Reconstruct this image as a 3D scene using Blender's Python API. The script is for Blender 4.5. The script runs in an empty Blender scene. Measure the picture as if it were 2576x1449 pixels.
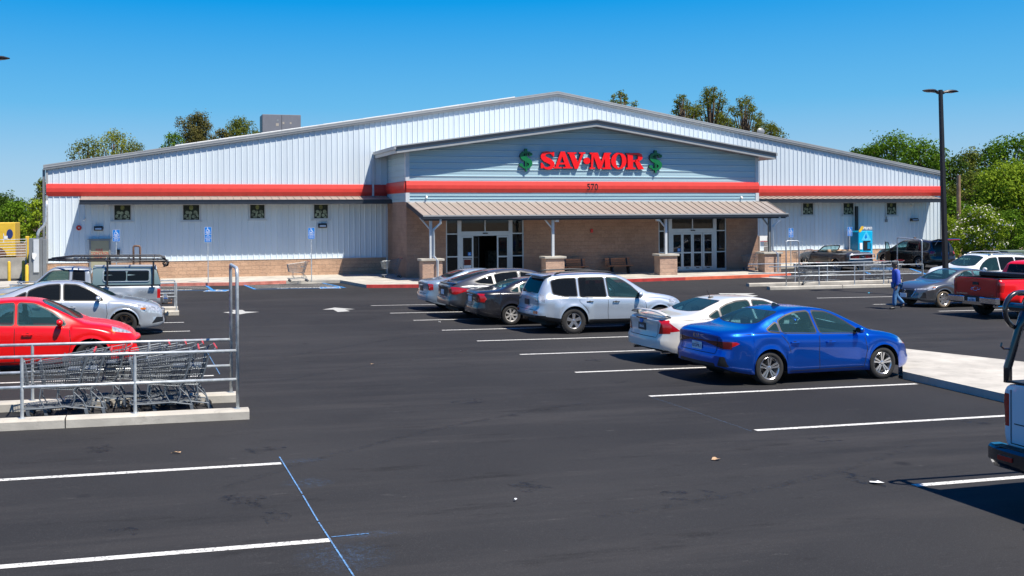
import bpy, bmesh, math, random
from mathutils import Vector, Matrix
from math import radians as R, sin, cos, pi, atan, sqrt, tan
rnd = random.Random(7)
sc = bpy.context.scene
COL = sc.collection
# ------------------------------------------------------------------ camera
FPX, PX, HY, PSI, ROLL, HC = 2400.0, 1040.0, 536.0, atan(2400/8860), R(.3), 3.06
UP = Vector((0, 0, 1)); R0 = Vector((cos(PSI), -sin(PSI), 0)); FW = Vector((sin(PSI), cos(PSI), 0))
RT = R0*cos(ROLL) - UP*sin(ROLL); CU = UP*cos(ROLL) + R0*sin(ROLL)
CAM = Vector((0, 0, HC))
cd = bpy.data.cameras.new('camera'); cam = bpy.data.objects.new('camera', cd); COL.objects.link(cam)
cd.sensor_width = 36; cd.lens = FPX/2576*36; cd.shift_x = (1288-PX)/2576; cd.shift_y = -(724.5-HY)/2576
cd.clip_start = .1; cd.clip_end = 3000
m = Matrix.Identity(4)
for i in range(3):
    m[i][0] = RT[i]; m[i][1] = CU[i]; m[i][2] = -FW[i]; m[i][3] = CAM[i]
cam.matrix_world = m
sc.camera = cam
# survey helpers: photo point -> world point on the ground, on a wall plane Y, or at a given X
def ray(u, v): return RT*((u-PX)/FPX) + FW - CU*((v-HY)/FPX)
GN = ray(8500, 600).cross(ray(320, 560)); GN = GN*(1 if GN.z > 0 else -1); GN = GN/GN.z
def gz(x, y): return -(GN.x*x + GN.y*y)
def G(u, v, h=0.0):
    r = ray(u, v); return CAM + r*(-(HC-h)/r.dot(GN))
def W(u, v, Y):
    r = ray(u, v); return CAM + r*(Y/r.y)
def WX(u, v, X):
    r = ray(u, v); return CAM + r*(X/r.x)
def WD(u, v, d): return CAM + ray(u, v)*d
# ------------------------------------------------------------------ light
SUNV = Vector((-.30, .45, -1)).normalized()          # the way the light travels
SEL = math.asin(-SUNV.z); SAZ = math.atan2(-SUNV.x, -SUNV.y)   # azimuth of the sun from +Y towards +X
w = bpy.data.worlds.new('World'); sc.world = w; w.use_nodes = True
nt = w.node_tree; nt.nodes.clear()
sky = nt.nodes.new('ShaderNodeTexSky'); sky.sky_type = 'NISHITA'; sky.sun_disc = False
sky.sun_elevation = SEL; sky.sun_rotation = SAZ; sky.altitude = 0; sky.air_density = 1.0; sky.dust_density = 0.0; sky.ozone_density = 4
hs = nt.nodes.new('ShaderNodeHueSaturation'); hs.inputs['Saturation'].default_value = 1.35; hs.inputs['Hue'].default_value = .5
bg = nt.nodes.new('ShaderNodeBackground'); bg.inputs['Strength'].default_value = .068
wo = nt.nodes.new('ShaderNodeOutputWorld')
# the clear summer sky: the physical sky, pulled towards the deep cyan blue of the day by elevation
gtc = nt.nodes.new('ShaderNodeTexCoord'); gsp = nt.nodes.new('ShaderNodeSeparateXYZ'); nt.links.new(gtc.outputs['Generated'], gsp.inputs[0])
grp = nt.nodes.new('ShaderNodeValToRGB'); nt.links.new(gsp.outputs[2], grp.inputs[0]); ge = grp.color_ramp.elements
for gi, (gp_, gc) in enumerate(((0, (3.9, 5.6, 7.0)), (.045, (3.1, 5.3, 7.4)), (.11, (1.2, 4.4, 7.6)), (.215, (-.6, 3.0, 7.4)), (.5, (.0, 1.3, 5.6)), (1, (.0, .8, 4.2)))):
    if gi > 1: ge.new(.5)
    ge[gi].position = gp_; ge[gi].color = (max(0, gc[0])/8, gc[1]/8, gc[2]/8, 1)
gsc = nt.nodes.new('ShaderNodeVectorMath'); gsc.operation = 'SCALE'; gsc.inputs[3].default_value = 8; nt.links.new(grp.outputs[0], gsc.inputs[0])
gmx = nt.nodes.new('ShaderNodeMix'); gmx.data_type = 'RGBA'; gmx.inputs[0].default_value = .93
nt.links.new(sky.outputs[0], hs.inputs['Color']); nt.links.new(hs.outputs[0], gmx.inputs[6]); nt.links.new(gsc.outputs[0], gmx.inputs[7]); nt.links.new(gmx.outputs[2], bg.inputs['Color']); nt.links.new(bg.outputs[0], wo.inputs[0])
sd = bpy.data.lights.new('sun', 'SUN'); sd.energy = 5.0; sd.angle = R(.5); sd.color = (1, .93, .82)
sun = bpy.data.objects.new('sun', sd); COL.objects.link(sun)
sun.rotation_euler = SUNV.to_track_quat('-Z', 'Y').to_euler(); sun.location = (0, 0, 60)
vs = sc.view_settings; vs.view_transform = 'Standard'; vs.look = 'None'; vs.gamma = 1; vs.exposure = .72
# ------------------------------------------------------------------ materials
def mk(name):
    mt = bpy.data.materials.new(name); mt.use_nodes = True
    return mt, mt.node_tree, mt.node_tree.nodes['Principled BSDF']
def coords(n, scale=(1, 1, 1), kind='Object', mode=None):
    tc = n.nodes.new('ShaderNodeTexCoord'); mp = n.nodes.new('ShaderNodeMapping'); mp.inputs['Scale'].default_value = scale
    n.links.new(tc.outputs[kind], mp.inputs[0]); return mp.outputs[0]
def noise(n, vec, scale, detail=4, rough=.6):
    t = n.nodes.new('ShaderNodeTexNoise'); t.inputs['Scale'].default_value = scale; t.inputs['Detail'].default_value = detail
    t.inputs['Roughness'].default_value = rough
    if vec is not None: n.links.new(vec, t.inputs['Vector'])
    return t.outputs[0]
def ramp(n, fac, stops):
    r = n.nodes.new('ShaderNodeValToRGB'); e = r.color_ramp.elements
    while len(e) < len(stops): e.new(.5)
    for i, (p, c) in enumerate(stops):
        e[i].position = p; e[i].color = (c, c, c, 1) if not isinstance(c, tuple) else (*c, 1)
    n.links.new(fac, r.inputs[0]); return r.outputs[0]
def mix(n, a, b, fac, mode='MIX'):
    x = n.nodes.new('ShaderNodeMix'); x.data_type = 'RGBA'; x.blend_type = mode
    for sock, val in ((x.inputs[0], fac), (x.inputs[6], a), (x.inputs[7], b)):
        if isinstance(val, (int, float)): sock.default_value = val
        elif isinstance(val, tuple): sock.default_value = (*val, 1)
        else: n.links.new(val, sock)
    return x.outputs[2]
def bump(n, b, h, strength=.3, dist=.01):
    x = n.nodes.new('ShaderNodeBump'); x.inputs['Strength'].default_value = strength; x.inputs['Distance'].default_value = dist
    n.links.new(h, x.inputs['Height']); n.links.new(x.outputs[0], b.inputs['Normal'])
def plain(name, c, rough=.5, metal=0, var=.12, vs_=3.0, coat=0, spec=.5, bmp=0, bs=60):
    mt, n, b = mk(name)
    v = coords(n)
    f = noise(n, v, vs_, 3)
    lo = tuple(x*(1-var) for x in c); hi = tuple(min(1, x*(1+var)) for x in c)
    col = ramp(n, f, [(.3, lo), (.7, hi)])
    n.links.new(col, b.inputs['Base Color'])
    b.inputs['Roughness'].default_value = rough; b.inputs['Metallic'].default_value = metal
    b.inputs['Coat Weight'].default_value = coat; b.inputs['Specular IOR Level'].default_value = spec; b.inputs['Coat Roughness'].default_value = .04
    if bmp: bump(n, b, noise(n, v, bs, 3), bmp, .01)
    return mt
def paint(name, c, metal=0.0, rough=.35, dust=.04, coat=1):
    mt, n, b = mk(name)
    v = coords(n)
    f = noise(n, v, 2.2, 5)
    sp = n.nodes.new('ShaderNodeSeparateXYZ'); n.links.new(v, sp.inputs[0])
    low = n.nodes.new('ShaderNodeMapRange'); low.inputs[1].default_value = .15; low.inputs[2].default_value = .75; low.inputs[3].default_value = .10; low.inputs[4].default_value = 0
    n.links.new(sp.outputs[2], low.inputs[0])
    mu = n.nodes.new('ShaderNodeMath'); mu.operation = 'MULTIPLY_ADD'; n.links.new(low.outputs[0], mu.inputs[0]); n.links.new(f, mu.inputs[1]); mu.inputs[2].default_value = dust
    col = mix(n, c, (.20, .17, .14), mu.outputs[0])
    n.links.new(col, b.inputs['Base Color'])
    b.inputs['Metallic'].default_value = metal; b.inputs['Roughness'].default_value = rough
    b.inputs['Coat Weight'].default_value = coat; b.inputs['Coat Roughness'].default_value = .03
    return mt
M = {}
def glassmat(name, tint, alpha):
    mt, n, b = mk(name)
    b.inputs['Base Color'].default_value = (*tint, 1); b.inputs['Roughness'].default_value = .02
    b.inputs['Specular IOR Level'].default_value = .8 if alpha < .8 else .15
    tr = n.nodes.new('ShaderNodeBsdfTransparent'); tr.inputs[0].default_value = (*[min(1, .35+t*6) for t in tint], 1)
    ms = n.nodes.new('ShaderNodeMixShader'); ms.inputs[0].default_value = alpha
    out = n.nodes['Material Output']
    n.links.new(tr.outputs[0], ms.inputs[1]); n.links.new(b.outputs[0], ms.inputs[2]); n.links.new(ms.outputs[0], out.inputs[0])
    return mt
M['glass'] = glassmat('tinted_car_glass', (.03, .075, .08), .42)
M['glassdark'] = glassmat('privacy_glass', (.008, .010, .012), .86)
M['storeglass'] = glassmat('store_glass', (.01, .014, .016), .55)
M['black'] = plain('black_plastic', (.012, .012, .013), .45, bmp=.1)
M['gloss'] = plain('gloss_black', (.008, .008, .009), .12, coat=.6)
M['rubber'] = plain('tyre_rubber', (.022, .021, .020), .85, var=.25, bmp=.15)
M['dusty'] = plain('dusty_rubber', (.13, .105, .075), .9, var=.25)
M['under'] = plain('underbody', (.012, .012, .012), .8)
M['alloy'] = plain('alloy', (.55, .55, .56), .25, .85)
M['alloydull'] = plain('dull_wheel_cover', (.42, .41, .39), .4, .3)
M['bronze'] = plain('bronze_wheel', (.16, .12, .085), .3, .7)
M['chrome'] = plain('chrome', (.75, .75, .76), .12, 1)
M['redlens'] = plain('red_lens', (.45, .006, .006), .12, coat=1)
M['darklens'] = plain('dark_red_lens', (.10, .004, .006), .12, coat=1)
M['amber'] = plain('amber_lens', (.75, .18, .01), .15, coat=1)
M['clear'] = plain('clear_lens', (.42, .44, .46), .1, .3, coat=1, var=.5, vs_=14)
M['smoke'] = plain('smoked_lens', (.06, .07, .08), .1, .3, coat=1, var=.7, vs_=14)
M['seat'] = plain('dark_seat', (.03, .03, .033), .8)
M['tan'] = plain('tan_leather', (.42, .27, .15), .6)
M['beige'] = plain('beige_interior', (.30, .27, .23), .8)
M['plate'] = plain('licence_plate', (.72, .75, .78), .4, var=.05)
M['ink'] = plain('blue_ink', (.02, .04, .16), .5)
M['galv'] = plain('galvanised_steel', (.50, .53, .54), .42, .45, var=.25, vs_=9)
M['cartsteel'] = plain('cart_steel', (.17, .19, .21), .35, .6, var=.2)
M['cartgrey'] = plain('cart_grey_plastic', (.12, .14, .16), .5)
M['red'] = plain('red_plastic', (.55, .03, .025), .4)
M['wheelgrey'] = plain('caster_grey', (.30, .31, .33), .6)
M['concrete'] = plain('concrete', (.40, .375, .325), .85, var=.22, vs_=1.4, bmp=.3, bs=30)
def _conc():
    n = M['concrete'].node_tree; b = n.nodes['Principled BSDF']; v = coords(n)
    src = b.inputs['Base Color'].links[0].from_socket
    c = mix(n, src, (.16, .145, .12), ramp(n, noise(n, v, 3.1, 8, .8), [(.56, 0), (.74, .6)]))
    c = mix(n, c, (.10, .095, .085), ramp(n, noise(n, v, 21, 4, .8), [(.62, 0), (.74, .6)]))
    n.links.new(c, b.inputs['Base Color'])
_conc()
M['redkerb'] = plain('red_kerb_paint', (.42, .035, .03), .7, var=.25, vs_=4)
M['orangepad'] = plain('orange_warning_pad', (.62, .12, .055), .75, var=.2)
M['bluepaint'] = plain('blue_line_paint', (.02, .20, .52), .7, var=.25, vs_=6)
M['whitetrim'] = plain('white_metal_trim', (.55, .58, .60), .4, .1, var=.06)
M['greytrim'] = plain('grey_trim', (.20, .215, .225), .45, .2, var=.08)
M['greylight'] = plain('light_grey_trim', (.36, .37, .37), .45, .2, var=.06)
M['darktrim'] = plain('dark_gutter', (.030, .036, .048), .4, .2, var=.1)
M['canopy'] = plain('tan_canopy_metal', (.30, .26, .225), .5, .15, var=.08)
M['redband'] = plain('red_band', (.60, .042, .028), .45, var=.07, coat=.1)
M['letter_red'] = plain('red_letter', (.85, .004, .004), .3, var=.02)
M['letter_green'] = plain('green_letter', (.004, .15, .045), .35, var=.05)
M['returnblack'] = plain('black_return', (.012, .012, .014), .4)
M['alum'] = plain('aluminium_frame', (.48, .51, .54), .35, .5, var=.05)
M['door'] = plain('olive_door', (.30, .29, .20), .5, var=.05)
M['white'] = plain('white_paint', (.78, .78, .76), .6, var=.05)
M['yellow'] = plain('yellow_paint', (.72, .46, .04), .5, var=.1)
M['signblue'] = plain('sign_blue', (.0, .17, .58), .4, var=.04)
M['wood'] = plain('bench_slats', (.36, .15, .075), .6, var=.25, vs_=8)
M['pole'] = plain('dark_bronze_pole', (.028, .026, .027), .4, .3, var=.15)
M['rust'] = plain('rusty_pipe', (.16, .09, .06), .7, .2, var=.4, vs_=7)
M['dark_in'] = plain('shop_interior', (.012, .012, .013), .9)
# painted line: worn white
def worn(name, c, thr=.36, sc_=26):
    mt, n, b = mk(name); v = coords(n, (1, 1, 1)); f = noise(n, v, sc_, 6, .8)
    b.inputs['Roughness'].default_value = .8
    n.links.new(ramp(n, f, [(thr-.08, (.10, .10, .10)), (thr+.03, tuple(x*.9 for x in c)), (.8, c)]), b.inputs['Base Color']); return mt
M['line'] = worn('worn_white_line', (.66, .65, .61), .465, 30)
M['line2'] = worn('faded_white_arrow', (.42, .42, .39), .42)
M['lineblue'] = worn('worn_blue_line', (.02, .19, .48), .34)
# asphalt
def asphalt():
    mt, n, b = mk('sealed_asphalt')
    v = coords(n); vst = coords(n, (.12, 1.1, 1)); vst2 = coords(n, (.5, 2.2, 1))
    big = noise(n, v, .11, 4); str_ = noise(n, vst, .9, 6, .7); fine = noise(n, v, 62, 3, .9); gr = noise(n, v, 260, 1)
    base = mix(n, (.018, .018, .0195), (.031, .0305, .0315), ramp(n, big, [(.35, 0), (.65, 1)]))
    base = mix(n, base, (.040, .038, .038), ramp(n, str_, [(.50, 0), (.68, .7)]))
    base = mix(n, base, (.011, .0105, .0105), ramp(n, noise(n, vst2, 1.1, 7, .75), [(.57, 0), (.68, .6)]))
    scf = noise(n, vst2, 3.3, 8, .8)
    base = mix(n, base, (.15, .145, .14), ramp(n, scf, [(.62, 0), (.76, .55)]))
    base = mix(n, base, (.12, .12, .12), ramp(n, fine, [(.55, 0), (.76, .42)]))
    base = mix(n, base, (.006, .006, .006), ramp(n, gr, [(.15, .45), (.42, 0)]))
    vo = n.nodes.new('ShaderNodeTexVoronoi'); vo.inputs['Scale'].default_value = .55; n.links.new(v, vo.inputs['Vector'])
    base = mix(n, base, (.012, .012, .014), ramp(n, vo.outputs['Distance'], [(.03, .75), (.075, 0)]))
    n.links.new(base, b.inputs['Base Color']); b.inputs['Roughness'].default_value = .9; b.inputs['Specular IOR Level'].default_value = .18
    bump(n, b, fine, .6, .006)
    return mt
M['asphalt'] = asphalt()
# split-face block wall
def block(name, c1, c2, mortar, bs=.5, w_=.41, h_=.205):
    mt, n, b = mk(name)
    tc = n.nodes.new('ShaderNodeTexCoord'); sp = n.nodes.new('ShaderNodeSeparateXYZ'); n.links.new(tc.outputs['Object'], sp.inputs[0])
    ad = n.nodes.new('ShaderNodeMath'); ad.operation = 'ADD'; n.links.new(sp.outputs[0], ad.inputs[0]); n.links.new(sp.outputs[1], ad.inputs[1])
    cb = n.nodes.new('ShaderNodeCombineXYZ'); n.links.new(ad.outputs[0], cb.inputs[0]); n.links.new(sp.outputs[2], cb.inputs[1])
    br = n.nodes.new('ShaderNodeTexBrick'); n.links.new(cb.outputs[0], br.inputs['Vector'])
    br.inputs['Scale'].default_value = 1; br.inputs['Brick Width'].default_value = w_; br.inputs['Row Height'].default_value = h_
    br.inputs['Mortar Size'].default_value = .008; br.inputs['Mortar Smooth'].default_value = .3; br.inputs['Bias'].default_value = 0
    br.inputs['Color1'].default_value = (*c1, 1); br.inputs['Color2'].default_value = (*c2, 1); br.inputs['Mortar'].default_value = (*mortar, 1)
    f = noise(n, tc.outputs['Object'], 11, 6, .75); g = noise(n, tc.outputs['Object'], 1.1, 3)
    col = mix(n, br.outputs[0], tuple(x*.55 for x in c1), ramp(n, f, [(.5, 0), (.75, .55)]))
    col = mix(n, col, tuple(min(1, x*1.35) for x in c2), ramp(n, g, [(.45, 0), (.7, .35)]))
    n.links.new(col, b.inputs['Base Color']); b.inputs['Roughness'].default_value = .95
    h = n.nodes.new('ShaderNodeMath'); h.operation = 'MULTIPLY_ADD'; n.links.new(br.outputs['Fac'], h.inputs[0]); h.inputs[1].default_value = -.6; n.links.new(f, h.inputs[2])
    bump(n, b, h.outputs[0], bs, .04)
    return mt
M['block'] = block('tan_split_face_block', (.42, .265, .175), (.50, .32, .21), (.36, .25, .18), .9)
M['blockgrey'] = block('brown_split_face_block', (.285, .175, .125), (.335, .21, .15), (.25, .165, .12), .6)
M['blockrose'] = block('rose_split_face_block', (.36, .235, .175), (.46, .31, .225), (.40, .31, .25), .9)
# white corrugated siding is modelled; the paint only varies a little
def siding():
    mt, n, b = mk('white_siding')
    v = coords(n, (1, 1, .12)); f = noise(n, v, 1.6, 4)
    base = ramp(n, f, [(.3, (.60, .675, .725)), (.7, (.67, .745, .79))])
    tc = n.nodes.new('ShaderNodeTexCoord'); sp = n.nodes.new('ShaderNodeSeparateXYZ'); n.links.new(tc.outputs['Object'], sp.inputs[0])
    sn = n.nodes.new('ShaderNodeMath'); sn.operation = 'SNAP'; sn.inputs[1].default_value = .942; n.links.new(sp.outputs[0], sn.inputs[0])
    wn = n.nodes.new('ShaderNodeTexWhiteNoise'); wn.noise_dimensions = '1D'; n.links.new(sn.outputs[0], wn.inputs['W'])
    base = mix(n, base, (.50, .57, .62), ramp(n, wn.outputs[0], [(0, 0), (1, .32)]))       # sheets of slightly different age
    st = noise(n, coords(n, (3.2, 1, .16)), 2.2, 6, .75)
    base = mix(n, base, (.42, .44, .43), ramp(n, st, [(.60, 0), (.80, .35)]))               # run-off streaks
    n.links.new(base, b.inputs['Base Color'])
    b.inputs['Roughness'].default_value = .42; b.inputs['Metallic'].default_value = .05
    return mt
M['siding'] = siding()
def siding2():
    mt, n, b = mk('grey_siding')
    v = coords(n, (.1, 1, 1)); f = noise(n, v, 1.6, 4)
    n.links.new(ramp(n, f, [(.3, (.33, .475, .535)), (.7, (.38, .53, .59))]), b.inputs['Base Color'])
    b.inputs['Roughness'].default_value = .45; return mt
M['siding2'] = siding2()
# ------------------------------------------------------------------ mesh builder
class MB:
    def __init__(s): s.v = []; s.f = []; s.m = []
    def add(s, vs, fs, mi=0):
        o = len(s.v); s.v += [Vector(p) for p in vs]; s.f += [tuple(i+o for i in f) for f in fs]; s.m += [mi]*len(fs); return s
    def box(s, x0, x1, y0, y1, z0, z1, mi=0, bev=0):
        if bev:
            b = bev; P = []
            # chamfered box: 24 vertices
            for sx, x in ((1, x0), (-1, x1)):
                for sy, y in ((1, y0), (-1, y1)):
                    for sz, z in ((1, z0), (-1, z1)):
                        P += [(x, y+sy*b, z+sz*b), (x+sx*b, y, z+sz*b), (x+sx*b, y+sy*b, z)]
            bm = bmesh.new()
            for p in P: bm.verts.new(p)
            bmesh.ops.convex_hull(bm, input=bm.verts)
            bmesh.ops.dissolve_limit(bm, angle_limit=.01, verts=bm.verts, edges=bm.edges)
            bm.verts.ensure_lookup_table(); bm.verts.index_update()
            s.add([v.co.copy() for v in bm.verts], [[v.index for v in f.verts] for f in bm.faces], mi); bm.free(); return s
        vs = [(x, y, z) for x in (x0, x1) for y in (y0, y1) for z in (z0, z1)]
        return s.add(vs, [(0, 1, 3, 2), (4, 6, 7, 5), (0, 4, 5, 1), (2, 3, 7, 6), (0, 2, 6, 4), (1, 5, 7, 3)], mi)
    def hexa(s, p, mi=0):    # 8 points: bottom 4, top 4 (ccw)
        return s.add(p, [(0, 3, 2, 1), (4, 5, 6, 7), (0, 1, 5, 4), (1, 2, 6, 5), (2, 3, 7, 6), (3, 0, 4, 7)], mi)
    def prism(s, poly, d, mi=0):   # poly: list of 3-D points (planar), extruded by vector d
        n = len(poly); d = Vector(d); P = [Vector(q) for q in poly]
        return s.add(P+[q+d for q in P], [tuple(range(n-1, -1, -1)), tuple(range(n, 2*n))]+[(i, (i+1) % n, n+(i+1) % n, n+i) for i in range(n)], mi)
    def tube(s, pts, r, n=8, mi=0, cap=True, radii=None):
        P = [Vector(p) for p in pts]; rings = []; N = len(P)
        t0 = (P[1]-P[0]).normalized(); a = Vector((0, 0, 1)) if abs(t0.z) < .9 else Vector((1, 0, 0))
        nrm = t0.cross(a).normalized(); vs = []
        for i in range(N):
            if i == 0: t = (P[1]-P[0])
            elif i == N-1: t = P[-1]-P[-2]
            else: t = (P[i+1]-P[i]).normalized()+(P[i]-P[i-1]).normalized()
            t = t.normalized() if t.length > 1e-6 else t0
            nrm = (nrm-t*nrm.dot(t))
            nrm = nrm.normalized() if nrm.length > 1e-6 else t.orthogonal().normalized()
            b = t.cross(nrm); rr = radii[i] if radii else r
            k = 1.0
            if 0 < i < N-1:
                c = (P[i+1]-P[i]).normalized().dot((P[i]-P[i-1]).normalized()); k = 1/max(.5, sqrt(max(0, (1+c)/2)))
            for j in range(n):
                an = 2*pi*j/n; vs.append(P[i]+(nrm*cos(an)+b*sin(an))*rr*(k if n > 3 else 1))
        fs = [(i*n+j, i*n+(j+1) % n, (i+1)*n+(j+1) % n, (i+1)*n+j) for i in range(N-1) for j in range(n)]
        if cap: fs += [tuple(range(n-1, -1, -1)), tuple((N-1)*n+j for j in range(n))]
        return s.add(vs, fs, mi)
    def lathe(s, prof, c, axis='y', n=32, mi=0):   # prof: (offset along axis, radius)
        vs = []; c = Vector(c)
        for o, r in prof:
            for j in range(n):
                a = 2*pi*j/n
                if axis == 'y': q = Vector((r*cos(a), o, r*sin(a)))
                elif axis == 'z': q = Vector((r*cos(a), r*sin(a), o))
                else: q = Vector((o, r*cos(a), r*sin(a)))
                vs.append(c+q)
        k = len(prof)
        return s.add(vs, [(i*n+j, i*n+(j+1) % n, (i+1)*n+(j+1) % n, (i+1)*n+j) for i in range(k-1) for j in range(n)], mi)
    def disc(s, c, r, axis='y', n=24, mi=0):
        c = Vector(c); vs = []
        for j in range(n):
            a = 2*pi*j/n
            vs.append(c+(Vector((r*cos(a), 0, r*sin(a))) if axis == 'y' else Vector((r*cos(a), r*sin(a), 0)) if axis == 'z' else Vector((0, r*cos(a), r*sin(a)))))
        return s.add(vs, [tuple(range(n))], mi)
    def grid(s, rows, mi=0):   # rows of points
        a = len(rows[0]); vs = [p for r in rows for p in r]
        return s.add(vs, [(i*a+j, i*a+j+1, (i+1)*a+j+1, (i+1)*a+j) for i in range(len(rows)-1) for j in range(a-1)], mi)
    def xf(s, mt):
        s.v = [mt @ p for p in s.v]; return s
    def build(s, name, mats, parent=None, smooth=False, recalc=True, weld=False):
        me = bpy.data.meshes.new(name); me.from_pydata([tuple(p) for p in s.v], [], s.f)
        if not isinstance(mats, (list, tuple)): mats = [mats]
        for x in mats: me.materials.append(x)
        me.polygons.foreach_set('material_index', s.m)
        if recalc or weld:
            bm = bmesh.new(); bm.from_mesh(me)
            if weld: bmesh.ops.remove_doubles(bm, verts=bm.verts, dist=.0005)
            if recalc: bmesh.ops.recalc_face_normals(bm, faces=bm.faces)
            bm.to_mesh(me); bm.free()
        if smooth:
            me.polygons.foreach_set('use_smooth', [True]*len(me.polygons))
            if smooth is not True:
                bm = bmesh.new(); bm.from_mesh(me)
                for e in bm.edges:
                    if len(e.link_faces) == 2 and e.calc_face_angle(0) > smooth: e.smooth = False
                bm.to_mesh(me); bm.free()
        return link(name, me, parent)
def link(name, me, parent=None):
    o = bpy.data.objects.new(name, me); COL.objects.link(o)
    if parent is not None: o.parent = parent
    return o
def tag(o, label=None, cat=None, group=None, kind=None):
    if label: o['label'] = label
    if cat: o['category'] = cat
    if group: o['group'] = group
    if kind: o['kind'] = kind
    return o
def empty(name, loc=(0, 0, 0), rz=0, label=None, cat=None, group=None):
    o = bpy.data.objects.new(name, None); COL.objects.link(o); o.location = loc; o.rotation_euler = (0, 0, rz); o.empty_display_size = .2
    return tag(o, label, cat, group)
KIDS = {}
def kids(o): return [c for c in COL.objects if c.parent == o]
def copy_tree(o, parent=None):
    c = o.copy(); COL.objects.link(c)
    if parent is not None: c.parent = parent
    for ch in kids(o): copy_tree(ch, c)
    return c
GROT = Vector((0, 0, 1)).rotation_difference(GN.normalized())   # lays a thing on the sloping lot
def on_lot(o, x, y, ang, dz=0):
    o.rotation_mode = 'QUATERNION'
    o.location = (x, y, gz(x, y)+dz); o.rotation_quaternion = GROT @ Matrix.Rotation(ang, 3, 'Z').to_quaternion()
    return o
def text_mesh(txt, size, depth=0.0, xs=1.0, bold=0.0):
    cu = bpy.data.curves.new('t', 'FONT'); cu.body = txt; cu.size = size; cu.align_x = 'CENTER'; cu.align_y = 'CENTER'
    cu.extrude = depth; cu.offset = bold; cu.resolution_u = 3
    ob = bpy.data.objects.new('t', cu); COL.objects.link(ob)
    dg = bpy.context.evaluated_depsgraph_get(); me = bpy.data.meshes.new_from_object(ob.evaluated_get(dg))
    bpy.data.objects.remove(ob); bpy.data.curves.remove(cu)
    if xs != 1: me.transform(Matrix.Diagonal((xs, 1, 1, 1)))
    return me
def text(name, txt, size, mat, loc, parent, face='-Y', depth=0.0, xs=1.0, bold=0.0, rot=0):
    me = text_mesh(txt, size, depth, xs, bold); me.materials.clear(); me.materials.append(mat)
    if face == '-Y': mt = Matrix.Rotation(pi/2, 4, 'X')
    elif face == '-X': mt = Matrix.Rotation(-pi/2, 4, 'Z') @ Matrix.Rotation(pi/2, 4, 'X')
    elif face == '+X': mt = Matrix.Rotation(pi/2, 4, 'Z') @ Matrix.Rotation(pi/2, 4, 'X')
    else: mt = Matrix.Rotation(rot, 4, 'Z')
    me.transform(Matrix.Translation(loc) @ mt)
    return link(name, me, parent)
# ------------------------------------------------------------------ ground
YF, YB = 53.0, 48.7
def smooth(t): t = max(0, min(1, t)); return t*t*(3-2*t)
def swz(x): return -.37+.03*smooth((x-15)/15)+.12*smooth((x-34)/10)
def gh(x, y):
    a = gz(max(-60, min(60, x)), max(-30, min(60, y)))
    t = smooth((y-33)/10)
    return a*(1-t)+(swz(x)-.15)*t
def G(u, v, h=0.0):
    r = ray(u, v); t = -(HC-h)/r.dot(GN)
    for _ in range(12):
        p = CAM+r*t
        z = gh(p.x, p.y)+h
        t += (z-HC)/r.z*.8 - t*.8
    return CAM+r*t
mb = MB()
xs = [-250, -120, -60, -30] + [i*3 for i in range(-8, 24)] + [90, 140, 250]
ys = [-60, -20, 0, 10, 20, 30] + [33+i for i in range(0, 12)] + [50, 60, 66]
mb.grid([[(x, y, gh(x, y)) for x in xs] for y in ys])
lot = mb.build('parking_lot', M['asphalt'], smooth=True); tag(lot, 'dark sealed asphalt parking lot', 'parking lot', kind='structure')
if lot.data.polygons[0].normal.z < 0: lot.data.flip_normals()
mb = MB(); mb.grid([[(x, y, -.55 if y > 66 or abs(x) > 249 else -2.5) for x in (-2500, -250, -249, -100, 0, 100, 249, 250, 2500)] for y in (-400, 0, 60, 65.9, 66.1, 150, 400, 2500)])
M['dirt'] = plain('dry_ground', (.22, .17, .11), .95, var=.35, vs_=.6, bmp=.3)
tag(mb.build('ground', M['dirt']), 'dry ground beyond the lot', 'ground', kind='structure')
def strip(mb, p, q, w, h=.004, mi=0, n=6):
    p, q = Vector(p), Vector(q); d = (q-p); d.z = 0; s = Vector((-d.y, d.x, 0)).normalized()*w/2
    rows = []
    for i in range(n+1):
        c = p.lerp(q, i/n); rows.append([(c.x-s.x, c.y-s.y, gh(c.x-s.x, c.y-s.y)+h), (c.x+s.x, c.y+s.y, gh(c.x+s.x, c.y+s.y)+h)])
    mb.grid(rows, mi)
def line_px(name, a, b, w=.10, mat='line', label=None, h=.004, n=8):
    mb = MB(); strip(mb, G(*a), G(*b), w, h, n=n); o = mb.build(name, M[mat], recalc=False)
    if o.data.polygons[0].normal.z < 0: o.data.flip_normals()
    return tag(o, label, 'painted line', 'parking bay lines', kind='structure')
# right row stall ends, near to far, in the photograph; the lines run parallel to the shop front
ends = [(2300, 1222), (1901, 1083), (1634, 997), (1447, 937), (1308, 892), (1200, 858), (1112, 831), (1040, 806), (981, 788), (933, 769)]
tips = [G(*e) for e in ends]
for i, p in enumerate(tips):
    mb = MB(); strip(mb, p, p+Vector((5.75, -.02, 0)), .105)
    o = mb.build('bay_line', M['line'], recalc=False); tag(o, 'worn white bay line on the right of the driving aisle', 'painted line', 'bay lines right of the aisle', 'structure')
for i, (e, L_) in enumerate([((833, 1359), 6.5), ((707, 1166), 6.5), ((600, 1046), 6.0), ((538, 945), 6.0), ((478, 833), 5.5), ((463, 811), 5.5)]):
    if i in (2,): continue
    p = G(*e); mb = MB(); strip(mb, p, p-Vector((L_, -.03, 0)), .105)
    o = mb.build('bay_line', M['line'], recalc=False); tag(o, 'worn white bay line on the left of the driving aisle', 'painted line', 'bay lines left of the aisle', 'structure')
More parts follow.
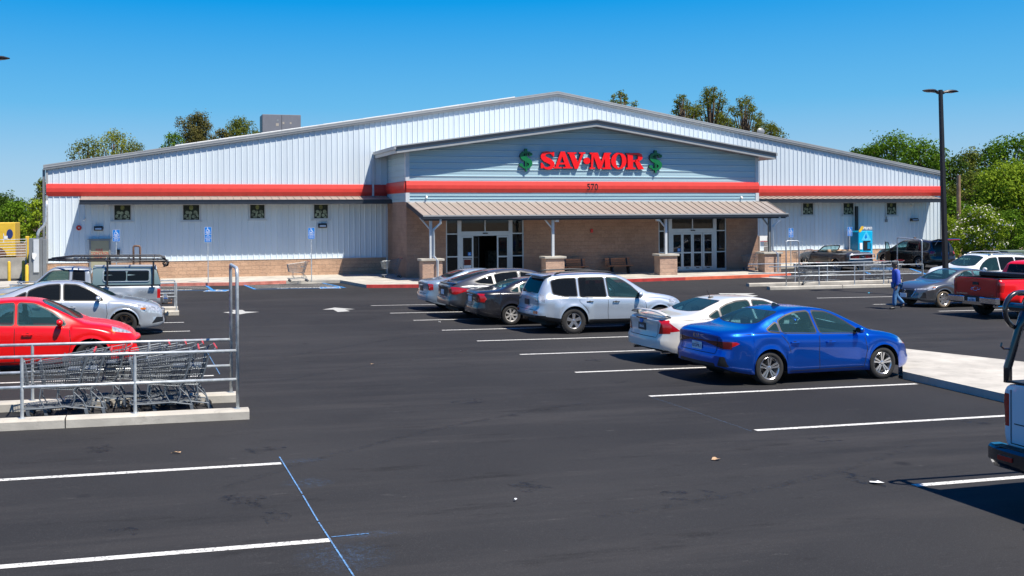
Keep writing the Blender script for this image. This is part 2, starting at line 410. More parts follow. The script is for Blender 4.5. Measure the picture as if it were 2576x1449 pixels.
for a, L_ in (((2055, 750), 5.2), ((2197, 766), 5.2), ((2362, 783), 5.2)):
    p = G(*a); mb = MB(); strip(mb, p, p+Vector((L_, 0, 0)), .105)
    o = mb.build('bay_line', M['line'], recalc=False); tag(o, 'worn white bay line in the far right row', 'painted line', 'bay lines of the far right row', 'structure')
# blue chalk layout line along the left bays, with overspray
def chalk():
    mt, n, b = mk('blue_chalk'); v = coords(n); f = noise(n, v, 30, 6, .8)
    n.links.new(ramp(n, f, [(.40, (.05, .055, .065)), (.55, (.10, .26, .52)), (.8, (.22, .45, .72))]), b.inputs['Base Color']); b.inputs['Roughness'].default_value = .9; return mt
M['chalk'] = chalk()
def haze_mat():   # dusty overspray: thin coat of chalk, mostly transparent
    mt, n, b = mk('chalk_dust'); v = coords(n, (1, 1, 1)); f = noise(n, v, 16, 8, .9)
    tc = n.nodes.new('ShaderNodeTexCoord'); gr = n.nodes.new('ShaderNodeTexGradient'); gr.gradient_type = 'SPHERICAL'
    mp = n.nodes.new('ShaderNodeMapping'); mp.vector_type = 'POINT'; mp.inputs['Location'].default_value = (-1, -1, 0); mp.inputs['Scale'].default_value = (2, 2, 0)
    n.links.new(tc.outputs['Generated'], mp.inputs[0]); n.links.new(mp.outputs[0], gr.inputs[0])
    b.inputs['Base Color'].default_value = (.10, .22, .42, 1); b.inputs['Roughness'].default_value = .9
    r_ = ramp(n, f, [(.48, 0), (.74, .5)]); mu = n.nodes.new('ShaderNodeMath'); mu.operation = 'MULTIPLY'
    n.links.new(r_, mu.inputs[0]); n.links.new(gr.outputs[0], mu.inputs[1]); n.links.new(mu.outputs[0], b.inputs['Alpha']); return mt
M['dust'] = haze_mat()
mb = MB()
for a, b_ in (((703, 1150), (760, 1243)), ((762, 1247), (800, 1312)), ((802, 1315), (896, 1460)), ((520, 884), (553, 942)), ((833, 1352), (928, 1343)), ((1640, 1000), (1700, 1020)), ((1700, 1020), (1890, 1085))):
    strip(mb, G(*a), G(*b_), .016 if a[0] < 1600 else .003, .006, n=3)
tag(mb.build('chalk_line', M['chalk'], recalc=False), 'thin blue chalk layout line across the asphalt', 'chalk line', kind='structure')
mb = MB()
for (u, v_, sx, sy) in ((745, 1160, .5, .12), (775, 1215, .35, .25), (865, 1400, .5, .5), (925, 1345, .4, .12), (545, 920, .3, .3)):
    p = G(u, v_); mb.add([(p.x+a*sx, p.y+b_*sy, gh(p.x+a*sx, p.y+b_*sy)+.003) for a, b_ in ((-1, -1), (1, -1), (1, 1), (-1, 1))], [(0, 1, 2, 3)])
    o = mb.build('chalk_dust', M['dust'], recalc=False); tag(o, 'faint blue chalk overspray on the asphalt', 'chalk dust', 'chalk overspray', 'structure'); mb = MB()
# arrows (old, faded)
def arrow(name, pts, label):
    P = [G(*p) for p in pts]; mb = MB(); mb.add([(q.x, q.y, gh(q.x, q.y)+.005) for q in P], [tuple(range(len(P)))])
    bm = bmesh.new(); o = mb.build(name, M['line2'], recalc=False)
    if o.data.polygons[0].normal.z < 0: o.data.flip_normals()
    tag(o, label, 'painted arrow', kind='structure')
arrow('aisle_arrow', [(561, 786), (588, 784), (583, 780), (610, 780), (617, 784), (652, 785), (620, 788), (604, 791), (584, 789)], 'faded white arrow in the aisle behind the tall corral post')
arrow('aisle_arrow', [(811, 779), (842, 774), (893, 778), (868, 779), (880, 783), (850, 785), (838, 779)], 'faded white arrow in the aisle pointing to the store')
arrow('aisle_arrow', [(1807, 738), (1817, 743), (1848, 741), (1887, 748), (1907, 744), (1880, 741), (1900, 738)], 'faded white arrow beyond the white sedan')
arrow('aisle_arrow', [(1911, 698), (1945, 695), (1975, 699), (2010, 699), (1960, 701)], 'faded white arrow near the right entrance')
# accessible bays: blue border, hatching, wheelchair panels, NO PARKING
def poly_px(mb, pts, h=.004, mi=0):
    P = [G(*p) for p in pts]; mb.add([(q.x, q.y, gh(q.x, q.y)+h) for q in P], [tuple(range(len(P)))], mi)
def flat(o):
    for p in o.data.polygons:
        if p.normal.z < 0: p.flip()
    return o
for k, (a, b_, c, d) in enumerate([((602, 712), (806, 703), (990, 750), (597, 720))][:0]): pass
def hatch(name, tl, tr, br, bl, label, n=5, txt=None):
    # tl,tr far corners; bl,br near corners, photo points; stripes parallel to the far edge
    A, B, Cc, D_ = [G(*p) for p in (tl, tr, br, bl)]
    mb = MB()
    for i in range(n):
        t = (i+.35)/n*.93; w_ = .12
        strip(mb, A.lerp(D_, t), B.lerp(Cc, t), .11, .004, 0, 4)
    strip(mb, A, D_, .14, .007, 1, 4); strip(mb, B, Cc, .14, .0065, 1, 4); strip(mb, D_, Cc, .10, .008, 1, 4)
    o = flat(mb.build(name, [M['line'], M['lineblue']], recalc=False)); tag(o, label, 'painted hatching', kind='structure')
    if txt:
        c = (D_*.93+A*.07).lerp(Cc*.93+B*.07, .5); d = (Cc-D_)
        t = text('pavement_words', txt, .34, M['line'], (0, 0, 0), None, face='+Z', xs=1.0, bold=.012)
        t.location = (c.x, c.y, gh(c.x, c.y)+.014); t.rotation_euler = (0, 0, math.atan2(d.y, d.x)); tag(t, 'white words NO PARKING painted at the foot of '+label.split(' between')[0], 'painted words', kind='structure')
hatch('access_aisle', (604, 713), (796, 709), (868, 724), (642, 728), 'blue edged white hatching between the blue wheel stops', 5, 'NO PARKING')
hatch('access_aisle', (330, 715), (510, 712), (535, 730), (318, 734), 'blue edged white hatching between the pickup and the blue wheel stop', 5, 'NO PARKING')
hatch('access_aisle', (2160, 676), (2290, 676), (2330, 690), (2190, 690), 'blue edged white hatching beside the black open car', 4)
def wheelchair(mb, S, mi=0):
    # figure made of flat strokes, unit square centred at 0, S maps (x,y,layer) to 3-D
    def st(pts, w, k):
        for i in range(len(pts)-1):
            p, q = Vector(pts[i]), Vector(pts[i+1]); d = (q-p).normalized(); s_ = Vector((-d.y, d.x))*w/2; p = p-d*w*.3; q = q+d*w*.3
            mb.add([S(*(p-s_), k+i*.05), S(*(q-s_), k+i*.05), S(*(q+s_), k+i*.05), S(*(p+s_), k+i*.05)], [(0, 1, 2, 3)], mi)
    mb.add([S(-.08+.075*cos(a*pi/5), .38+.075*sin(a*pi/5), 0) for a in range(10)], [tuple(range(10))], mi)
    st([(-.09, .27), (-.03, -.02), (.18, -.02), (.28, -.27), (.36, -.24)], .085, 0)
    st([(-.06, .13), (.13, .13)], .06, .5)
    st([(-.10+.245*cos(R(a)), -.14+.245*sin(R(a))) for a in range(130, 361, 23)], .06, 1)
for k, (u0, v0, u1, v1, nm) in enumerate(((512, 731, 569, 731, 'on the asphalt left of the tall corral post'), (805, 724, 858, 723, 'on the asphalt right of the hatched aisle'))):
    a, b_ = G(u0, v0+2), G(u1, v1+2); w_ = (b_-a).length; c = (a+b_)/2; d = (b_-a).normalized(); e = Vector((-d.y, d.x, 0)); e.z = 0
    Hh = w_*.95
    S = lambda x, y, l=0: (lambda q: (q.x, q.y, gh(q.x, q.y)+.008+l*.002))(c+d*(x*w_)+e*(y*Hh+Hh*.4))
    mb = MB(); mb.add([S(-.5, -.5, -2), S(.5, -.5, -2), S(.5, .5, -2), S(-.5, .5, -2)], [(0, 1, 2, 3)], 1)
    mb.add([S(-.46, -.46, -1), S(.46, -.46, -1), S(.46, .46, -1), S(-.46, .46, -1)], [(0, 1, 2, 3)], 0)
    wheelchair(mb, lambda x, y, l=0: S(x, y, l+1), 1)
    tag(flat(mb.build('wheelchair_marking', [M['lineblue'], M['line']], recalc=False)), 'blue and white wheelchair symbol painted '+nm, 'painted symbol', kind='structure')
# tyre marks and oil stains, thin dark films on the asphalt
def film(name, c, a, sc_, lo=.4):
    mt, n, b = mk(name); v = coords(n, (1, 1, 1)); f = noise(n, v, sc_, 6, .8)
    b.inputs['Base Color'].default_value = (*c, 1); b.inputs['Roughness'].default_value = .6
    n.links.new(ramp(n, f, [(lo, 0), (lo+.22, a)]), b.inputs['Alpha']); return mt
M['tyrefilm'] = film('tyre_rub', (.010, .010, .010), .30, 9, .46); M['oil'] = film('oil_drips', (.006, .006, .007), .85, 5, .50)
rt_ = random.Random(5)
for k, (u0, v0, u1, v1, bend) in enumerate(((560, 1230, 1500, 1010, 1.2), (1500, 1300, 2300, 1120, -.8), (700, 960, 1250, 880, .8), (2000, 880, 2500, 850, .3), (700, 900, 1500, 780, .6))):
    a, b_ = G(u0, v0), G(u1, v1); d = (b_-a); nn_ = Vector((-d.y, d.x, 0)).normalized(); rows = []
    for i in range(25):
        t = i/24; c_ = a.lerp(b_, t)+nn_*bend*4*t*(1-t)*.35; w_ = .07
        rows.append([(c_.x-nn_.x*w_, c_.y-nn_.y*w_, gh(c_.x, c_.y)+.003), (c_.x+nn_.x*w_, c_.y+nn_.y*w_, gh(c_.x, c_.y)+.003)])
    mb = MB(); mb.grid(rows); tag(flat(mb.build('tyre_mark', M['tyrefilm'], recalc=False)), 'faint dark tyre mark on the asphalt', 'tyre mark', 'tyre marks', 'structure')
for k, (u, v) in enumerate(((610, 1255), (655, 1265), (665, 1780/1.5733), (690, 1300), (1340, 1225), (2080, 1105), (2170, 1205), (1730, 1245), (300, 1340), (1180, 1010), (1560, 960), (2460, 1060), (1500, 906), (250, 1130))):
    p = G(u, v); sx, sy = rt_.uniform(.18, .45), rt_.uniform(.15, .4)
    P_ = [(p.x+sx*rt_.uniform(.6, 1)*cos(a_), p.y+sy*rt_.uniform(.6, 1)*sin(a_)) for a_ in [i*pi/6 for i in range(12)]]
    mb = MB(); mb.add([(x, y, gh(x, y)+.0025) for x, y in P_], [tuple(range(12))]); tag(flat(mb.build('oil_stain', M['oil'], recalc=False)), 'small dark oil stain on the asphalt', 'oil stain', 'oil stains', 'structure')
# ------------------------------------------------------------------ sidewalk with kerb
def slab(name, front, back, label, thick=.15, mats=('concrete',), facepaint=None, kind='structure'):
    """front/back: lists of xy (same length); top at sidewalk height"""
    mb = MB(); n = len(front)
    def top(p): return (p[0], p[1], max(swz(p[0]), gh(p[0], p[1])+.15) if p[1] < 45 else swz(p[0]))
    for i in range(n-1):
        a, b_, c, d = front[i], front[i+1], back[i+1], back[i]
        mb.add([top(a), top(b_), top(c), top(d)], [(0, 1, 2, 3)])
        mi = facepaint[i] if facepaint else 0
        if mi:
            dy = Vector((c[0]-b_[0], c[1]-b_[1])).normalized()*.16
            A2, B2 = (a[0]+dy.x, a[1]+dy.y), (b_[0]+dy.x, b_[1]+dy.y)
            q = [top(a), top(b_), top(B2), top(A2)]; mb.add([(x, y, z+.003) for x, y, z in q], [(0, 1, 2, 3)], mi)
        A, B = top(a), top(b_)
        mb.add([(A[0], A[1]-.004, A[2]-.4), (B[0], B[1]-.004, B[2]-.4), (B[0], B[1], B[2]+.001), (A[0], A[1], A[2]+.001)], [(0, 1, 2, 3)], mi)
    a, d = top(front[0]), top(back[0]); mb.add([a, d, (d[0], d[1], d[2]-.4), (a[0], a[1], a[2]-.4)], [(0, 1, 2, 3)])
    a, d = top(front[-1]), top(back[-1]); mb.add([a, d, (d[0], d[1], d[2]-.4), (a[0], a[1], a[2]-.4)], [(0, 1, 2, 3)])
    o = mb.build(name, [M['concrete'], M['redkerb'], M['orangepad'], M['pinkkerb']]); return tag(o, label, 'sidewalk', kind=kind)
M['pinkkerb'] = plain('faded_pink_kerb', (.50, .17, .13), .8, var=.25, vs_=4)
def on(u, v, z):      # photo point at absolute height z
    r = ray(u, v); t = (z-HC)/r.z; return CAM+r*t
kp = [(-160, 726, 0), (250, 716, 3), (408, 712.6, 3), (596, 710.7, 3), (720, 706.5, 0), (856, 704.5, 0), (922, 716.5, 1), (1084, 715, 1), (1300, 711, 1), (1577, 702, 1), (1724, 697.5, 2), (1945, 690, 2), (1990, 688.5, 0)]
fr = [tuple(on(u, v, swz(6 if u < 1000 else 22 if u < 1500 else 33)).xy) for u, v, k in kp]
bk = [(x, YF+.5) for x, y in fr]
fp = [k for u, v, k in kp]
x_r = fr[-1][0]
fr2 = [(x_r+.01, 48.6), (x_r+2.2, 50.4), (53.5, 50.4)]; bk2 = [(x_r+.01, YF+.5), (x_r+2.2, YF+.5), (53.5, YF+.5)]
slab('sidewalk', fr, bk, 'pale concrete sidewalk along the store front with a red kerb', facepaint=fp)
slab('sidewalk', fr2, bk2, 'pale concrete sidewalk along the right wing', facepaint=[0, 0])
# blue wheel stops
def wheelstop(u0, v0, u1, v1, lab):
    a, b_ = G(u0, v0), G(u1, v1); L_ = (b_-a).length
    mb = MB(); mb.prism([(0, -.075, 0), (0, .075, 0), (0, .06, .10), (0, .04, .125), (0, -.04, .125), (0, -.06, .10)], (L_, 0, 0))
    o = mb.build('wheel_stop', M['bluepaint']); o.location = a; d = b_-a; o.rotation_euler = (0, 0, math.atan2(d.y, d.x)); tag(o, lab, 'wheel stop', 'blue wheel stops')
wheelstop(462, 715, 523, 714, 'blue painted wheel stop below the second accessible sign from the left')
wheelstop(732, 710, 793, 709, 'blue painted wheel stop under the lone cart by the brown wall base')
wheelstop(2190, 679, 2250, 678, 'blue painted wheel stop in front of the right wing')
# concrete island end by the blue sedan
isl = [G(2271, 934, .15), G(2500, 985, .15), G(2620, 1012, .15), G(2700, 960, .15), G(2576, 910, .15), G(2268, 876, .15)]
mb = MB()
for i in range(len(isl)): pass
top = [(p.x, p.y, gh(p.x, p.y)+.15) for p in isl]
mb.prism([(x, y, z-.3) for x, y, z in top], (0, 0, .3))
o = mb.build('concrete_island', M['concrete']); tag(o, 'wide pale concrete island in front of the blue sedan', 'kerb island', kind='structure')
mb = MB()
for a, b_ in (((2262, 941), (2500, 994)), ((2500, 994), (2620, 1023))): strip(mb, G(*a), G(*b_), .28, .006, n=4)
tag(flat(mb.build('gutter_strip', M['concrete'], recalc=False)), 'narrow concrete gutter at the foot of the island', 'gutter', kind='structure')
# ------------------------------------------------------------------ the store
store = empty('store_building', (0, YF, -.4), label='long white metal clad store with red band, gabled entrance block and tan canopies', cat='store')
def SP(o):  # parent keeping world coordinates
    o.location = o.location - store.location; o.parent = store; return o
XL, XR = W(118, 500, YF).x, W(2366, 500, YF).x
ZE = W(118, 426, YF).z; XA = W(1401, 300, YF).x; ZA = W(1401, 241, YF).z
def roofz(x): return ZE+(ZA-ZE)*(1-abs(x-XA)/(XA-XL if x < XA else XR-XA))
ZB1, ZB0 = W(118, 462, YF).z, W(118, 493.5, YF).z
ZP = W(120, 661, YF).z
def rpanel(x0, x1, zb, zt, y=YF, pitch=.314):
    """ribbed metal panel facing -Y: zb number, zt number or function"""
    f = zt if callable(zt) else (lambda x: zt)
    br = []; x = x0
    k = math.ceil((x0-XL)/pitch)
    pts = [(x0, 0)]
    while True:
        c = XL+k*pitch
        if c+.04 > x1: break
        for dx, d in ((-.036, 0), (-.016, -.036), (.016, -.036), (.036, 0)):
            if c+dx > x0: pts.append((c+dx, d))
        for dx in (.10, .20):
            if c+dx+.02 < x1: pts += [(c+dx-.012, 0), (c+dx, -.006), (c+dx+.012, 0)]
        k += 1
    pts.append((x1, 0))
    mb = MB(); mb.grid([[(x, y+d, zb) for x, d in pts], [(x, y+d, f(x)) for x, d in pts]]); return mb
BX0, BX1 = W(1022, 508, YB).x, W(1906, 508, YB).x
CX0 = W(205, 497, YF).x
def wallpart(mb, name='wall_panel', mat='siding'):
    o = mb.build(name, M[mat], recalc=False)
    return SP(o)
wallpart(rpanel(XL, XR, ZB1-.05, roofz))
wallpart(rpanel(XL, BX0, ZP, ZB0+.05)); wallpart(rpanel(BX1, XR, ZP, ZB0+.05))
# body of the hall behind (sides, back)
mb = MB()
prof = [(XL, -1.2), (XR, -1.2), (XR, ZE), (XA, ZA), (XL, ZE)]
mb.prism([(x, YF+.12, z) for x, z in prof], (0, 46, 0)); SP(mb.build('hall', M['siding']))
mb = MB()
def rake(mb, x0, z0, x1, z1, y0, y1, h, mi=0):
    mb.hexa([(x0, y0, z0-h), (x1, y0, z1-h), (x1, y1, z1-h), (x0, y1, z0-h), (x0, y0, z0), (x1, y0, z1), (x1, y1, z1), (x0, y1, z0)], mi)
ov = .16
for xa, za, xb, zb in ((XL-ov, ZE-ov*.21+.26, XA, ZA+.26), (XA, ZA+.26, XR+ov, ZE-ov*.21+.26)):
    rake(mb, xa, za, xb, zb, YF-.16, YF+47, .06, 1)
SP(mb.build('roof', [M['greylight'], M['greylight']]))
mb = MB()
for xa, za, xb, zb in ((XL-ov, ZE-ov*.21+.20, XA, ZA+.20), (XA, ZA+.20, XR+ov, ZE-ov*.21+.20)):
    rake(mb, xa, za, xb, zb, YF-.15, YF-.04, .10, 1); rake(mb, xa, za-.098, xb, zb-.098, YF-.135, YF-.04, .12, 0)
SP(mb.build('rake_trim', [M['greytrim'], M['greylight']]))
# loose membrane edge seen above the left rake
mb = MB(); 
for i in range(17):
    xa = XL+6.5+i*1.15; za = ZE+(ZA-ZE)*((xa-XL)/(XA-XL))+.262; xb = xa+1.13; zb = za+(ZA-ZE)*(1.13/(XA-XL))
    rake(mb, xa, za+.045, xb, zb+.045+rnd.uniform(-.012, .012), YF-.10, YF+1.2, .07)
SP(mb.build('roof_cap', M['white']))
# red band, three facets
def band(mb, x0, x1, y, z0, z1, e0=0, e1=0):
    pr = [(0, z1+.0), (-.075, z1-.02), (-.125, z0+(z1-z0)*.63), (-.125, z0+(z1-z0)*.34), (-.05, z0), (0, z0)]
    n = 1 if x1-x0 < 3 else int((x1-x0)/3.1)
    for i in range(n):
        a = x0+(x1-x0)*i/n; b_ = x0+(x1-x0)*(i+1)/n; jit = .002*(i % 2)
        mb.prism([(a, y+d-(jit if d < -.01 else 0), z) for d, z in pr], (b_-a, 0, 0))
mb = MB(); band(mb, XL-.02, BX0+.2, YF, ZB0, ZB1); SP(mb.build('red_band', M['redband']))
mb = MB(); band(mb, BX1-.2, XR+.02, YF, ZB0, ZB1); SP(mb.build('red_band', M['redband']))
BZ1, BZ0 = W(1022, 455, YB).z, W(1022, 484.5, YB).z
mb = MB(); band(mb, BX0-.02, BX1+.02, YB, BZ0, BZ1); SP(mb.build('red_band', M['redband']))
mb = MB(); m_ = MB(); band(m_, 0, YF-YB-.12, 0, BZ0, BZ1)
m_.xf(Matrix.Translation((BX0, YF-.12, 0)) @ Matrix.Rotation(-pi/2, 4, 'Z')); SP(m_.build('red_band', M['redband']))
m_ = MB(); band(m_, 0, YF-YB-.12, 0, BZ0, BZ1)
m_.xf(Matrix.Translation((BX1, YB, 0)) @ Matrix.Rotation(pi/2, 4, 'Z')); SP(m_.build('red_band', M['redband']))
t = text('house_number', '570', .50, M['returnblack'], (W(1488, 471, YB).x, YB-.129, W(1488, 471, YB).z), None, depth=.004, xs=.92, bold=.004); SP(t)
# block base of the wings
def basewall(x0, x1, mat='block'):
    mb = MB(); mb.box(x0, x1, YF-.10, YF+.1, -1.0, ZP-.03); o = mb.build('stone_base', M[mat]); SP(o)
    mb = MB(); mb.box(x0, x1, YF-.125, YF+.05, ZP-.03, ZP+.0); SP(mb.build('base_flashing', M['whitetrim']))
DX0, DX1 = W(226.5, 640, YF).x, W(277.3, 640, YF).x
basewall(XL, DX0-.05); basewall(DX1+.05, BX0); basewall(BX1, XR)
# fire room door with frame and lettering
dz1 = W(250, 603, YF).z
door = SP((lambda m__: m__.build('door', M['door']))(MB().box(DX0+.06, DX1-.06, YF-.16, YF-.10, -.36, dz1-.06)))
def CH(o, par): o.location = o.location - par.location - (par.parent.location if par.parent else Vector()); o.parent = par; return o
mb = MB(); mb.box(DX0-.03, DX0+.06, YF-.19, YF-.08, -.36, dz1+.02); mb.box(DX1-.06, DX1+.03, YF-.19, YF-.08, -.36, dz1+.02); mb.box(DX0+.062, DX1-.062, YF-.19, YF-.08, dz1-.06, dz1+.02)
mb.box(DX0-.12, DX1+.12, YF-.195, YF-.045, dz1+.022, dz1+.05)
f_ = mb.build('door_frame', M['greytrim']); f_.parent = door
for i, tx in enumerate(('FIRE', 'CONTROL', 'ROOM')):
    q = W(250+(1 if i else 0), (979, 992, 1005)[i]/1.5733+4.5, YF); t = text('door_words', tx, .20, M['redkerb'], (q.x, YF-.165, q.z-.05), None, depth=.002); t.parent = door
mb = MB(); mb.box(DX1-.2, DX1-.12, YF-.20, YF-.16, .62, .80, bev=.01); h_ = mb.build('handle', M['alum']); h_.parent = door
# picture windows
def picture_mat():
    mt, n, b = mk('botanical_picture')
    tc = n.nodes.new('ShaderNodeTexCoord'); mp = n.nodes.new('ShaderNodeMapping'); n.links.new(tc.outputs['Object'], mp.inputs[0]); mp.inputs['Scale'].default_value = (2.6, 2.6, 2.6)
    nz = n.nodes.new('ShaderNodeTexNoise'); nz.inputs['Scale'].default_value = 3; n.links.new(mp.outputs[0], nz.inputs['Vector'])
    n.links.new(ramp(n, nz.outputs[0], [(.4, (.003, .006, .003)), (.58, (.008, .018, .007)), (.75, (.03, .05, .02))]), b.inputs['Base Color'])
    b.inputs['Roughness'].default_value = .6; return mt
M['picture'] = picture_mat(); M['bud'] = plain('pale_bud', (.20, .24, .17), .6, var=.7, vs_=5)
M['budy'] = plain('yellow_green_bud', (.16, .18, .06), .6, var=.6, vs_=5)
wins = [(285, 331.6), (458, 504), (626.5, 668), (787, 827), (2016, 2045.6), (2118, 2147), (2227, 2255)]
for k, (u0, u1) in enumerate(wins):
    vb = 556 if k < 2 else 552 if k < 4 else 542
    a, b_ = W(u0, vb, YF), W(u1, vb, YF); zb = a.z; zt = 3.62; x0, x1 = a.x, b_.x
    mb = MB(); t_ = .06; y0 = YF-.085
    mb.box(x0, x0+t_, y0, YF, zb, zt); mb.box(x1-t_, x1, y0, YF, zb, zt); mb.box(x0+t_+.001, x1-t_-.001, y0+.002, YF, zt-t_, zt); mb.box(x0+t_+.001, x1-t_-.001, y0+.002, YF, zb, zb+t_)
    wf = SP(mb.build('window', M['whitetrim']))
    mb = MB(); mb.box(x0-.10, x1+.10, YF-.10, YF-.04, zb-.06, zb-.002); s_ = mb.build('sill', M['whitetrim']); s_.parent = wf
    mb = MB(); mb.box(x0+t_, x1-t_, YF-.05, YF-.01, zb+t_, zt-t_)
    cx, w_, h_ = (x0+x1)/2, (x1-x0-2*t_), (zt-zb-2*t_)
    for j, (dx, dz, rx, rz, mi) in enumerate(((.0, .82, .13, .17, 2), (-.25, .5, .13, .12, 1), (-.05, .46, .11, .12, 1), (.27, .48, .14, .16, 1), (-.36, .25, .10, .14, 1), (-.08, .2, .08, .2, 1), (.16, .22, .12, .12, 1), (.38, .3, .08, .14, 1), (-.2, .1, .13, .07, 1), (.3, .07, .13, .06, 1))):
        pts = []
        for q in range(14):
            an = 2*pi*q/14; ex, ez = rx*cos(an), rz*sin(an); r_ = dx*1.6
            X_ = cx+(dx+ex*cos(r_)-ez*sin(r_)*.6)*w_; Z_ = zb+t_+(dz+ez*cos(r_)+ex*sin(r_)*.6)*h_
            pts.append((min(x1-t_, max(x0+t_, X_)), YF-.052-.0012*j, min(zt-t_, max(zb+t_, Z_))))
        mb.add(pts, [tuple(range(14))], mi)
    s_ = mb.build('picture_pane', [M['picture'], M['bud'], M['budy']], recalc=False); s_.parent = wf
# canopies of the wings
def wing_canopy(x0, x1, w_=1.15, hand=0):
    z0, z1 = ZB0-.02, ZB0-.24
    y0, y1 = YF-.02, YF-w_
    mb = MB(); mb.hexa([(x0, y1, z1-.03), (x1, y1, z1-.03), (x1, y0, z0-.03), (x0, y0, z0-.03), (x0, y1, z1), (x1, y1, z1), (x1, y0, z0), (x0, y0, z0)])
    n = int((x1-x0)/.41)
    for i in range(n+1):
        x = x0+(x1-x0-.03)*i/n; mb.hexa([(x, y1, z1), (x+.02, y1, z1), (x+.02, y0, z0), (x, y0, z0), (x, y1, z1+.03), (x+.02, y1, z1+.03), (x+.02, y0, z0+.03), (x, y0, z0+.03)])
    c = SP(mb.build('canopy', M['canopy']))
    mb = MB(); mb.box(x0-.02, x1+.02, y1-.11, y1+.002, z1-.215, z1+.012); mb.box(x0-.02, x1+.02, y1-.13, y1-.112, z1-.02, z1+.03)
    for xx in (x0-.03, x1): mb.hexa([(xx, y1, z1-.15), (xx+.03, y1, z1-.15), (xx+.03, y0, z0-.13), (xx, y0, z0-.13), (xx, y1, z1+.01), (xx+.03, y1, z1+.01), (xx+.03, y0, z0+.01), (xx, y0, z0+.01)])
    mb.box(x0, x1, y1+.01, y1+.06, z1-.14, z1-.035)
    g_ = mb.build('gutter', M['darktrim']); g_.parent = c
wing_canopy(CX0, BX0-.02); wing_canopy(BX1+.02, W(2341, 500, YF).x)
# corner trims and pipes
mb = MB(); mb.box(XL-.05, XL+.06, YF-.06, YF+.1, ZP-.02, ZE+.02); mb.box(XR-.02, XR+.05, YF-.06, YF+.1, -.9, ZE); SP(mb.build('corner_trim', M['greylight']))
mb = MB(); x = W(122, 600, YF).x-.22; mb.box(x-.06, x+.06, YF+.02, YF+.12, -.8, ZE); SP(mb.build('downspout', M['greytrim']))
mb = MB(); q = WX(933, 400, BX0-.62); x = W(937, 400, YF).x; mb.box(x-.055, x+.055, YF-.14, YF-.04, ZB0-.02, roofz(x)-2.2 if False else W(937, 396, YF-.1).z); SP(mb.build('downspout', M['whitetrim']))
mb = MB(); x = W(973.5, 600, YF-1).x; mb.box(x-.05, x+.05, YF-1.02, YF-.92, -.4, 3.45); SP(mb.build('downspout', M['alum']))
# ---- entrance block
ZBR = W(1022, 507.5, YB).z   # top of block masonry
mb = MB()
A_ = (W(1122, 600, YB).x, W(1318, 600, YB).x); B_ = (W(1657, 600, YB).x, W(1828, 600, YB).x)
ZG = 2.75
def wallbox(x0, x1, z0, z1): mb.box(x0, x1, YB, YB+.25, z0, z1)
wallbox(BX0, A_[0], -.8, ZBR); wallbox(A_[1], B_[0], -.8, ZBR); wallbox(B_[1], BX1, -.8, ZBR); wallbox(A_[0], A_[1], ZG, ZBR); wallbox(B_[0], B_[1], ZG, ZBR)
mb.box(BX0, BX0+.25, YB+.25, YF-.1, -.8, ZBR); mb.box(BX1-.25, BX1, YB+.25, YF-.1, -.8, ZBR)
SP(mb.build('block_wall', M['blockgrey']))
# horizontal siding of the block
def hsiding(z0, z1f, x0, x1, y, pitch=.344, d=.035, zref=None):
    """rows following heights; clipped by z1f(x) on top"""
    mb = MB(); z = z0; k = 0; xsn = 24 if callable(z1f) else 1
    zmax = max(z1f(x0+(x1-x0)*i/60) for i in range(61)) if callable(z1f) else z1f
    lv = [(z0, 0)]; z = z0
    while z < zmax:
        for dz, dd in ((.11, 0), (.115, -.008), (.13, -.008), (.135, 0), (.22, 0), (.225, -.008), (.24, -.008), (.245, 0), (.285, 0), (.302, -d), (.327, -d), (.344, 0)):
            lv.append((z+dz*pitch/.344, dd))
        z += pitch
    for i in range(len(lv)-1):
        (za, da), (zb_, db) = lv[i], lv[i+1]
        if callable(z1f):
            # find x range where z1f(x) >= za
            xa, xb = x0, x1; N = 400; inside = [x0+(x1-x0)*q/N for q in range(N+1) if z1f(x0+(x1-x0)*q/N) >= za]
            if not inside: break
            xa, xb = inside[0], inside[-1]
            ia = [x for x in inside if z1f(x) >= zb_]
            xa2, xb2 = (ia[0], ia[-1]) if ia else ((xa+xb)/2, (xa+xb)/2)
        else:
            if za >= z1f: break
            zb_ = min(zb_, z1f); xa, xb, xa2, xb2 = x0, x1, x0, x1
        mb.add([(xa, y+da, za), (xb, y+da, za), (xb2, y+db, zb_), (xa2, y+db, zb_)], [(0, 1, 2, 3)])
    return mb
RX, RZ = W(1503, 318, YB-.3).x, 0
YG = YB-.67      # front of the gable roof
gA = W(1503, 318, YG); gL = W(998.5, 385.5, YG); gR = W(1946, 399.5, YG)
EXL, EXR = BX0-.72, BX1+.75
slL = (gA.z-gL.z)/(gA.x-gL.x); slR = (gA.z-gR.z)/(gR.x-gA.x); sl = (slL+slR)/2
APX, APZ = (EXL+EXR)/2, gA.z
APX = gA.x*.5+APX*.5
def gz_roof(x): return APZ-abs(x-APX)*(slL if x < APX else slR)
m1 = hsiding(BZ1-.05, lambda x: gz_roof(x)+.05, BX0, BX1, YB); SP(m1.build('gable_siding', M['siding2'], recalc=False))
m1 = hsiding(BZ1-.05, gz_roof(BX0)+.25, 0, YF-YB, 0); m1.xf(Matrix.Translation((BX0, YF, 0)) @ Matrix.Rotation(-pi/2, 4, 'Z')); SP(m1.build('gable_siding', M['siding2'], recalc=False))
m1 = hsiding(ZBR, BZ0+.03, BX0, BX1, YB-.02, pitch=.172); SP(m1.build('lower_siding', M['siding2'], recalc=False))
m1 = hsiding(ZBR, BZ0+.03, 0, YF-YB-.1, 0, pitch=.172); m1.xf(Matrix.Translation((BX0-.02, YF, 0)) @ Matrix.Rotation(-pi/2, 4, 'Z')); SP(m1.build('lower_siding', M['siding2'], recalc=False))
mb = MB()
